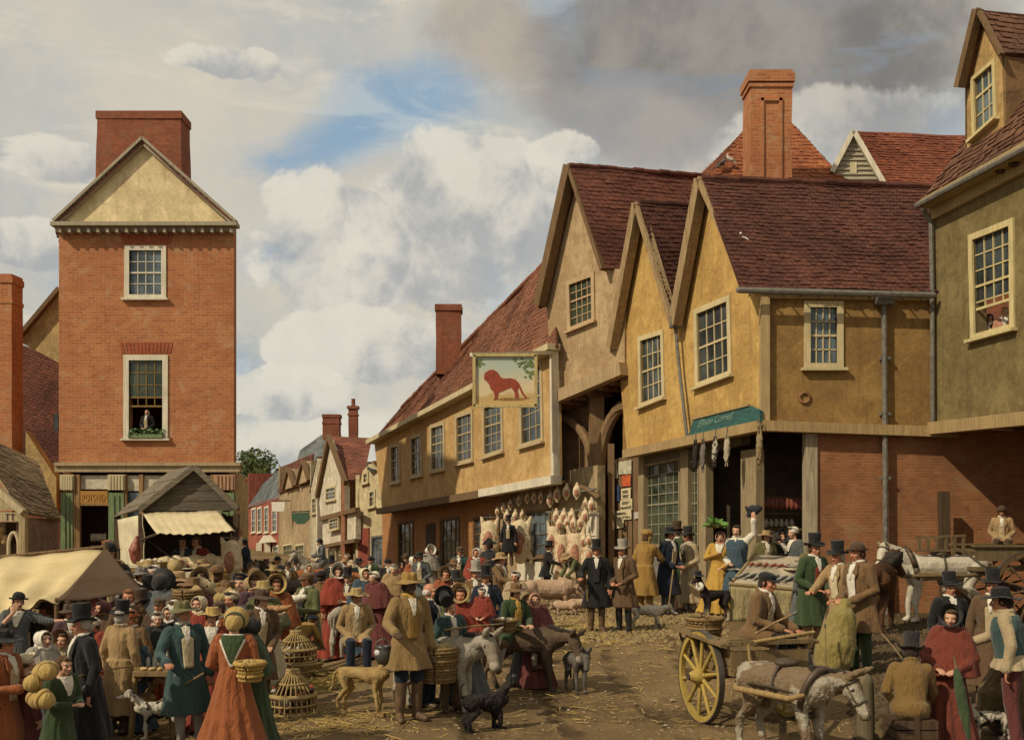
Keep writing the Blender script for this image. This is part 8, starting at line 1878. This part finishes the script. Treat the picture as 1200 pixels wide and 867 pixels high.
for q in ((452, 654, 30, 10, 'coal', ('bowler', 'black'), 'man in black standing alone left of the wide hatted man before the inn'), (435, 651, 32, -20, 'green', ('bowler', 'black'), 'man in dark green behind the cow'), (421, 653, 31, 15, 'coal', ('wide', 'black'), 'man in black hat behind the cow, nearest the cream house'), (410, 648, 36, 0, 'cream', ('mob', 'white'), 'woman in cream before the white gabled house'), (403, 654, 34, 40, 'tan', ('straw', 'tan'), 'man in tan before the white gabled house'),
          (486, 651, 27, 10, 'rust', ('hood', 'white'), 'woman in white hood and rust shawl before the inn'), (497, 646, 25.5, -10, 'slate', ('wide', 'black'), 'man in slate coat and wide black hat before the inn'), (503, 638, 29, 30, 'greyt', ('poke', 'white'), 'woman in large white bonnet by the inn door'), (476, 648, 30, -15, 'umber', ('bowler', 'dark'), 'man in dark hat before the left inn window'), (466, 657, 28, 20, 'maroon', ('bonnet', 'dark'), 'dark bonneted woman in maroon before the inn'),
          (540, 640, 25, -15, 'teal', ('cap', 'dark'), 'man in teal coat reading before the inn'), (558, 641, 24.5, -25, 'red', ('hood', 'white'), 'woman in white cap and red kerchief before the inn'), (577, 630, 27, 160, 'coal', ('cocked', 'black'), 'black hatted figure in front of the broad yellow carcass'), (569, 655, 22, 10, 'brown', ('cap', 'dark'), 'man with brown cap just left of the wide hatted brown coat'), (530, 655, 23, 15, 'olive', ('wide', 'brown'), 'man in olive coat behind the reading man'),
          (300, 655, 44, 0, 'navy', ('bowler', 'dark'), 'tiny dark figure far down the street'), (307, 657, 46, 10, 'red', ('bonnet', 'red'), 'tiny red cloaked figure far down the street'), (322, 657, 42, -15, 'umber', ('bowler', 'dark'), 'tiny brown figure before the tan gabled house'), (346, 655, 38, 20, 'slate', ('top', 'black'), 'man in slate before the tan gabled house'), (312, 654, 33, 10, 'umber', ('wide', 'dark'), 'man in dark wide hat before the red far house'), (328, 651, 31, -25, 'slate', ('bowler', 'coal'), 'man in slate left of the pale pony'), (298, 659, 29, 20, 'tan', ('bonnet', 'tan'), 'tan bonneted woman behind the navy rider'), (338, 657, 28, 5, 'brown', ('cap', 'dark'), 'man in brown behind the black horse head'), (318, 662, 25, -10, 'green', ('straw', 'hay'), 'figure in hay coloured hat left of the black horse'), (390, 650, 30, 10, 'coal', ('top', 'black'), 'man in top hat right behind the pale pony'), (366, 660, 27, 0, 'plum', ('hood', 'cream'), 'cream hooded woman below the rider on the pale pony')):
    wom = q[5][0] in ('bonnet', 'mob', 'hood', 'poke')
    p(q[0], q[1], Y=q[2], a=q[3], kind='woman' if wom else 'man', pose=('look' if 'reading' in q[6] else rnd.choice(('stand', 'hold', 'look', 'lookr', 'chest', 'hips', 'walk'))), coat=q[4], dress=q[4], shawl=(q[4] if wom else None), hat=q[5], skin=rnd.choice((0, 1)), hair=rnd.choice(('dark', 'brown', 'grey')), label=q[6])
p(512, 643, foot=703, a=-45, pose='hold', coat='black', hem=.35, legs='coal', hat=('bowler', 'black'), label='man in long black coat turned left beside the wide black hat')
hero_ = p(479, 670, foot=845, a=28, pose='stickr', coat=(.235, .15, .06), hem=.62, legs='navy', vest='mustard', hat=('wide', 'ochre'), hair='dark', skin=3, breeches=True, boots=.98, shoes='umber', kerchief='yellow', label='dark skinned man in tan coat, straw hat and tall brown boots standing in the open')
p(503, 684, Y=13.2, a=70, pose='carry', coat='navy', legs='navy', hair='white', hk='bald', skin=1, label='bald white haired man in navy coat in profile behind the grey donkey')
p(529, 703, Y=12.9, a=30, pose='hold', coat='teal', hair='brown', label='boy in teal jacket behind the grey donkey')
p(545, 684, Y=13.5, a=-8, kind='woman', pose='hold', dress='slate', shawl='red', low=.72, hat=('poke', 'hay'), shirt='white', skin=1, label='woman in bright red cloak and straw bonnet behind the grey donkey')
p(565, 692, Y=13.5, z=.62, a=-10, kind='woman', pose='hold', dress='red', shawl='red', hat=('mob', 'white'), k_=.52, label='child in white cap held against the red cloaked woman')
p(556, 656, Y=17.5, a=0, coat='brown', vest='cream', hat=('top', 'greyt'), skin=1, label='red faced man in tall grey top hat behind the red cloaked woman')
p(573, 661, Y=16.6, a=-5, coat='navy', vest='white', hat=('top', 'black'), skin=1, label='man in navy coat and black top hat right of the grey top hat')
p(589, 647, Y=21.5, a=55, pose='reach', coat='brown', hem=.4, hat=('wide', 'tan'), skin=1, label='man in brown coat and tan wide hat reaching right before the inn butcher')
bl_ = dark_d.location
boy = p(594, 687, Y=bl_.y - .05, z=.40, pose='ride', a=28, coat='green', vest='yellow', shirt='yellow', legs='umber', hat=('wide', 'brown'), hair='dark', hk='long', breeches=True, k_=.84, label='boy in green jacket and brown hat riding the dark donkey')
boy.location.x = bl_.x - .13
p(617, 697, Y=14.8, a=10, kind='woman', pose='stand', dress='slate', hat=('bonnet', 'straw'), k_=None, label='child in straw bonnet right of the boy on the donkey', full=.9)
p(630, 694, Y=14.6, a=10, kind='woman', pose='stand', dress='maroon', shawl='maroon', hat=('hood', 'pink'), label='girl in pinkish hood and maroon shawl rightmost of the children by the donkey', full=.9)
p(641, 633, foot=702, a=75, pose='reach', coat='black', hem=.7, legs='coal', hat=('top', 'black'), apron='white', label='butcher in black with white apron and top hat standing among the meat')
p(596, 603, Y=37.8, z=.62, a=-10, pose='stand', coat='black', hat=('top', 'black'), label='man in black in the doorway of the inn butcher')
p(681, 648, foot=706, a=-60, pose='bend', coat='moss', legs='umber', hat=('straw', 'tan'), label='man in sage green bending with a white cloth beside the black coated man')
p(699, 631, foot=741, a=-5, pose='stickr', coat='black', hem=.5, legs='umber', vest='coal', hat=('top', 'black'), skin=1, breeches=True, boots=.9, shoes='umber', label='man in black coat and black top hat with brown breeches standing on the cobbles')
p(731, 631, foot=741, a=-35, pose='hold', coat='umber', hem=.5, legs='tan', vest='brown', hat=('top', 'greyt'), skin=1, breeches=True, boots=.95, shoes='black', label='man in brown coat and pale grey top hat beside the black coated man')
p(756, 620, foot=722, a=140, pose='reach', coat='mustard', hem=.42, legs='ochre', hat=('fur', 'ochre'), label='man seen from behind in mustard coat and shaggy fur hat', boots=.5, shoes='brown')
p(783, 617, foot=720, a=40, pose='hold', coat='navy', hem=.4, legs='slate', hat=('wide', 'black'), skin=1, label='man in navy coat and wide black hat facing the man in the long fawn coat')
p(794, 610, Y=26.6, a=-60, coat='green', hat=('top', 'dark'), label='man in dark green and dark top hat behind the long fawn coat')
p(808, 616, foot=718, a=-62, pose='hold', coat='fawn', hem=.22, legs='greyt', vest='dark', hat=('top', 'coal'), skin=1, label='man in long fawn coat and black hat facing left')
p(839, 622, Y=25.6, a=-15, kind='woman', pose='chest', dress='yellow', hat=('hood', 'pink'), label='woman in yellow gown carrying greens on her head by the shop post')
p(863, 616, Y=25.5, a=-20, pose='lift', coat=None, shirt='white', vest='blue', apron='blue', legs='navy', hair='dark', label='poulterer in white shirt and blue apron holding up a black bird')
p(892, 621, Y=26.4, a=5, coat='olive', hat=('straw', 'tan'), label='figure in round tan straw hat behind the fish slab'); p(919, 619, Y=26.6, a=20, kind='woman', dress='black', hat=('poke', 'coal'), label='woman in black bonnet behind the fish slab'); p(935, 616, Y=26.5, a=-70, kind='woman', dress='slate', hat=('mob', 'white'), label='woman in white cap leaning to the black bonnet behind the fish slab')
p(941, 648, foot=762, a=45, pose='hold', coat='slate', hem=.45, legs='umber', hat=('wide', 'olive'), skin=1, hair='dark', label='man in slate greatcoat and tall olive hat facing the bargainers')
p(952, 624, foot=765, a=20, pose='hold', coat='green', hem=.42, legs='tan', vest='red', hat=('top', 'black'), skin=1, label='tall man in green coat, red waistcoat and high black top hat by the brick wall')
p(986, 633, foot=778, a=-55, pose='shake', coat='tan', hem=.5, legs='buff', vest='cream', hat=('top', 'black'), hair='grey', skin=1, label='man in tan coat and black top hat shaking hands')
p(1008, 634, foot=788, a=-62, pose='hold', coat='brown', hem=.55, legs='green', vest='white', hat=('bowler', 'dark'), hair='brown', skin=1, label='man in red brown coat and dark round hat holding the tall sack')
dr = p(898, 678, Y=cc.y - .1, z=.50, pose='drive', a=48, coat='brown', legs='black', hat=('cap', 'black'), hair='dark', skin=1, k_=.98, label='driver in dark cap and brown coat sitting in the donkey cart'); dr.location = CP(.12, .08, .52)
p(1118, 669, Y=13.6, a=-5, pose='stand', coat='black', hem=.3, vest='coal', hat=('top', 'black'), hair='grey', skin=1, label='man in black coat and broad black top hat in front of the white horse')
p(1160, 665, Y=13.0, a=-40, pose='stand', coat='umber', hem=.3, hat=('top', 'black'), hair='dark', skin=1, label='man in brown coat and black top hat beside the big wheel')
p(1190, 687, Y=10.9, a=-110, pose='reach', coat=None, shirt='fawn', vest='teal', legs='maroon', hat=('wide', 'black'), hair='dark', skin=1, label='man in shirt sleeves and teal waistcoat reaching left at the right edge')
p(1107, 709, Y=10.9, a=-20, kind='woman', pose='hold', dress=(.15, .04, .025), shawl=(.17, .042, .025), low=.9, hat=('bonnet', 'black'), shirt='cream', skin=0, label='woman in red cloak and black bonnet holding a green umbrella')
p(1066, 744, Y=10.5, a=160, pose='perch', coat=(.17, .10, .032), hem=.3, legs='umber', hat=('top', 'coal'), hair='dark', label='hunched man in ochre coat sitting on a crate with his back to the viewer')
crp = Vector((P(1066, 0, 10.5).x, 10.5, 0)); crt = wthing('crate', 'low rough crate under the hunched man in ochre', 'crate', crp); mb = MB()
for i in range(4): mb.box(crp + Vector((0, 0, .05 + i * .10)), (.42, .40, .085))
mb.build('boards', DARKWOOD, crt); mb = MB(); mb.box(crp + Vector((0, -.205, .22)), (.05, .02, .44)); mb.build('batten', DARKWOOD, crt)
wd_ = p(1174, 588, Y=gw.y + .75, z=1.42, pose='sit', a=-25, coat='tan', legs='dark', hat=('bowler', 'dark'), hair='dark', skin=2, k_=.95, label='carter in tan coat sitting high on the heavy cart'); 
p(173, 481, Y=38.2, z=P(173, 481, 38.2).z - 1.62, a=-5, pose='hold', coat='black', hair='white', hk='bald', skin=0, k_=.97, group='people at windows', label='white haired man in black looking out of the lower window of the brick house')
q1 = p(1163, 366, Y=24.3, z=P(1163, 366, 24.3).z - 1.65, a=-40, coat='umber', hair='dark', skin=2, k_=.97, group='people at windows', label='brown faced man leaning at the sash window of the near house'); q2 = p(1180, 362, Y=23.9, z=P(1180, 362, 23.9).z - 1.6, a=-30, kind='woman', dress='pink', hair='fair', full=.6, k_=.97, group='people at windows', label='fair woman at the right of the sash window of the near house')
for o, x_ in ((q1, 1160), (q2, 1178)): v_ = fn.pt(x_, 375, -.5); o.location.x, o.location.y = v_.x, v_.y
def stick(label, a, b, r=.012, mat=None, name='stick', cat='stick'):
    o = wthing(name, label, cat, a); mb = MB(); mb.tube([a, lerp(a, b, .5) + Vector((0, 0, .01)), b], [r, r, r * .8], 8); mb.build('shaft', mat or m_wood('ash_stick', (.30, .2, .09)), o, smooth=True)
    m2 = MB(); m2.tube([b, b + (b - a).normalized() * .04], r * 1.2, 6); m2.build('ferrule', IRON, o); return o
stick('thin stick pointed by the black coated man at the bottle table', P(88, 793, 9.65), P(162, 779, 10.6), .010)
stick('pale stick lead between the teal coated man and the black and white dog', P(238, 789, 10.3), P(186, 822, 11.0), .012)
stick('walking stick of the man in mustard coat', P(789, 668, 23.3), P(783, 716, 23.0), .02); stick('cane of the black coated man on the cobbles', P(688, 686, 21.4), P(690, 742, 21.7), .02)
stick('driving stick of the donkey cart driver', P(886, 742, 11.55), P(930, 719, 11.4), .014); stick('long rods laid across the back of the grey donkey', P(521, 738, 12.6), P(586, 731, 12.9), .012)
stick('goad leaning on the sack', P(968, 792, 14.9), P(967, 735, 15.0), .012, name='goad'); stick('whip with chain beside the stooping man', P(1033, 742, 12.0), P(1058, 772, 10.7), .008, None, 'whip', 'whip')
kp = wthing('cooking_pot', 'blackened iron pot slung behind the tall booted man', 'pot', P(449, 765, 12.2)); mb = MB(); c_ = P(449, 766, 12.2)
mb.lathe([(0, -.13), (.06, -.12), (.10, -.05), (.105, .03), (.085, .08), (.095, .10), (.08, .10), (.07, .07), (.09, 0), (0, -.10)], 18, c_); mb.build('bowl', m_plain('sooty_iron', (.05, .045, .04), .35, .6, var=.4), kp, smooth=True); mb = MB(); mb.tube([c_ + Vector((.09 * math.cos(t), 0, .08 + .10 * math.sin(t))) for t in [math.pi * i / 8 for i in range(9)]], .008, 6); mb.build('handle', IRON, kp)
lid = MB(); lid.ball(c_ + Vector((-.02, -.03, .02)), (.085, .07, .06), 14, 8); lid.build('tin_lid', m_plain('tin', (.42, .40, .36), .35, .6, var=.3), kp, smooth=True)
hh = wthing('top_hat', 'black top hat held up in the hand of the bald man', 'hat', P(521, 700, 12.7)); hh.scale = (.85,) * 3; me = hat_mesh('top'); o = put_('felt', me, hatm('black'), None); o.parent = hh; o.matrix_local = Matrix.Rotation(R(115), 4, 'X') @ Matrix.Rotation(R(20), 4, 'Y') @ Matrix.Translation((0, 0, -.12))
um = wthing('umbrella', 'furled green umbrella held by the woman in red', 'umbrella', P(1128, 800, 10.35)); a_, b_ = P(1121, 786, 10.4), P(1136, 868, 10.2)
mb = MB(); mb.tube([a_, lerp(a_, b_, .25), lerp(a_, b_, .6), b_], [.03, .055, .05, .015], 12); mb.jitter(.008, 14); mb.build('canopy', cl('green'), um, smooth=True); mb = MB(); mb.tube([a_, lerp(a_, b_, -.2)], .012, 8); mb.build('handle', OAK, um)
gs = wthing('greens', 'bunch of bright greens carried on the head of the woman in yellow', 'vegetables', P(838, 620, 25.6)); mb = MB(); c_ = P(838, 615, 25.6)
for i in range(60):
    d = Vector((rnd.gauss(0, 1), rnd.gauss(0, 1), rnd.uniform(-.1, .6))); d.normalize(); b_ = d.orthogonal().normalized() * .06; mb.add([c_ + d * .05, c_ + d * .2 + b_, c_ + d * .36 - Vector((0, 0, .05)), c_ + d * .2 - b_], [(0, 1, 2, 3)])
mb.build('leaf', m_plain('cabbage_leaf', (.10, .19, .04), .8, var=.4), gs); mb = MB(); mb.lathe([(0, -.08), (.2, -.06), (.27, .0), (.26, .01), (.18, -.04), (0, -.06)], 16, c_); mb.build('tray', WICK, gs)
bk2 = wthing('black_bird', 'black and white fowl held aloft by the poulterer', 'bird', P(884, 600, 25.35)); mb = MB(); c_ = P(884, 599, 25.35); mb.tube([c_ + Vector((-.14, 0, -.1)), c_, c_ + Vector((.16, 0, .06))], [.06, .11, .05], 10); mb.tube([c_ + Vector((-.12, 0, -.08)), c_ + Vector((-.2, 0, .1))], [.04, .03], 8); mb.jitter(.02, 9); mb.build('body', m_spots('black_fowl', (.03, .03, .035), (.42, .38, .30), scale=6, lo=.6, hi=.64), bk2, smooth=True)
mb = MB(); [mb.ball(c_ + Vector((.06 * s, -.07, .08)), (.12, .02, .08), 8, 6) for s in (-1, 1)]; mb.build('wing', m_plain('dark_wing', (.035, .035, .042)), bk2, smooth=True)
for i, (px, py, dp) in enumerate(((38, 800, 0), (48, 788, .04), (56, 787, -.03), (44, 820, 0), (54, 820, -.05))):
    c_ = P(px, py, 8.9 + dp); o = wthing('straw_bonnet', 'yellow straw bonnet in the bunch held by the girl, ' + ('far left', 'upper left', 'upper right', 'lower left', 'lower right')[i], 'bonnet', c_, 'straw bonnets held by the girl')
    mb = MB(); pr = [(0, .075)] + [(.075 * math.sin(t), .075 * math.cos(t)) for t in [i_ * .18 for i_ in range(1, 9)]] + [(.08, -.02), (.088, -.05), (.08, -.05), (.07, 0)]; mb.lathe(pr, 20)
    mb.v = [v + Vector((0, 0, .003 * math.sin(v.z * 300))) for v in mb.v]; mb.xform(Matrix.Translation(c_) @ Matrix.Rotation(R(95 + i * 9), 4, 'X') @ Matrix.Rotation(R(i * 25 - 40), 4, 'Y')); mb.build('straw_plait', hatm('straw'), o, smooth=True)
    rb = MB(); rb.lathe([(.078, -.012), (.084, -.012), (.086, -.03), (.08, -.03)], 20, close=True); rb.xform(Matrix.Translation(c_) @ Matrix.Rotation(R(95 + i * 9), 4, 'X') @ Matrix.Rotation(R(i * 25 - 40), 4, 'Y')); rb.build('ribbon', hatm('ochre'), o, smooth=True)
wicker('basket', 'bright yellow straw basket held beside the rust dressed woman', P(293, 796, 10.1), .09, .125, .16, m_wood('golden_wicker', (.46, .31, .09), (.30, .19, .055), grain=(18, 18, 30)), fill=m_cloth(C['hay'], 'straw_fill', .95, .5, 60))
wicker('basket', 'brown basket carried on the back of the hooded figure behind the teal coated man', P(220, 708, 13.8), .13, .18, .18, WICK)
wicker('basket', 'egg basket on the left end of the meat counter', P(178, 668, 26.7), .28, .36, .2, WICKL, fill=m_plain('egg_shell', (.55, .47, .33), .6))
wicker('basket', 'long pale basket below the left end of the meat counter', P(158, 676, 25.6), .42, .5, .2, WICKL)
wicker('basket', 'basket of white poultry in the lap of the boy on the dark donkey', P(592, 739, 13.75), .11, .15, .14, WICK, fill=m_cloth((.5, .44, .3), 'plucked_fowl', .9, .5, 30))
wb_ = wthing('white_bundle', 'white bundle in the arms of the man in the brown cap', 'bundle', P(345, 702, 18.0)); mb = MB(); c_ = P(346, 702, 18.0); mb.tube([c_ + Vector((-.16, 0, -.03)), c_, c_ + Vector((.16, 0, .04))], [.06, .09, .05], 10); mb.build('cloth', cl('white'), wb_, smooth=True); mb = MB(); mb.tube([c_ + Vector((0, -.01, -.1)), c_ + Vector((.01, -.03, .1))], .02, 6); mb.build('tie', cl('fawn'), wb_)
pf = wthing('poultry', 'plucked fowls gathered in the apron of the woman in the green shawl', 'poultry', P(318, 720, 12.95))
for i in range(4):
    c_ = P(310 + i * 7, 722 - (i % 2) * 8, 12.95); mb = MB(); mb.tube([c_ + Vector((-.07, 0, 0)), c_ + Vector((.05, 0, .02))], [.055, .035], 10); mb.tube([c_ + Vector((.05, 0, .02)), c_ + Vector((.11, -.02, .05))], [.02, .015], 8); mb.build('fowl', m_plain(('plucked_skin', 'ginger_feather')[i % 2], ((.50, .38, .25), (.36, .19, .08))[i % 2], .8, var=.3), pf, smooth=True)
flw = wthing('flower_box', 'green plants along the sill of the lower window of the brick house', 'plant', fb.pt(171, 512, .1)); mb = MB()
for i in range(110):
    c_ = fb.pt(152 + i * .36, 507, .12) + Vector((rnd.uniform(-.05, .05), rnd.uniform(-.1, .05), rnd.uniform(-.16, .16))); a_ = Vector((rnd.gauss(0, 1), rnd.gauss(0, 1), rnd.gauss(0, 1))).normalized() * .07; b_ = a_.orthogonal().normalized() * .05; mb.add([c_ - a_, c_ + b_, c_ + a_, c_ - b_], [(0, 1, 2, 3)])
mb.build('leaf', m_plain('sill_leaf', (.10, .16, .06), .8, var=.4), flw); mb = MB(); mb.beam(fb.pt(151, 511, .1), fb.pt(191, 511, .1), .2, .14); mb.build('box', MATS['green_paint'], flw)
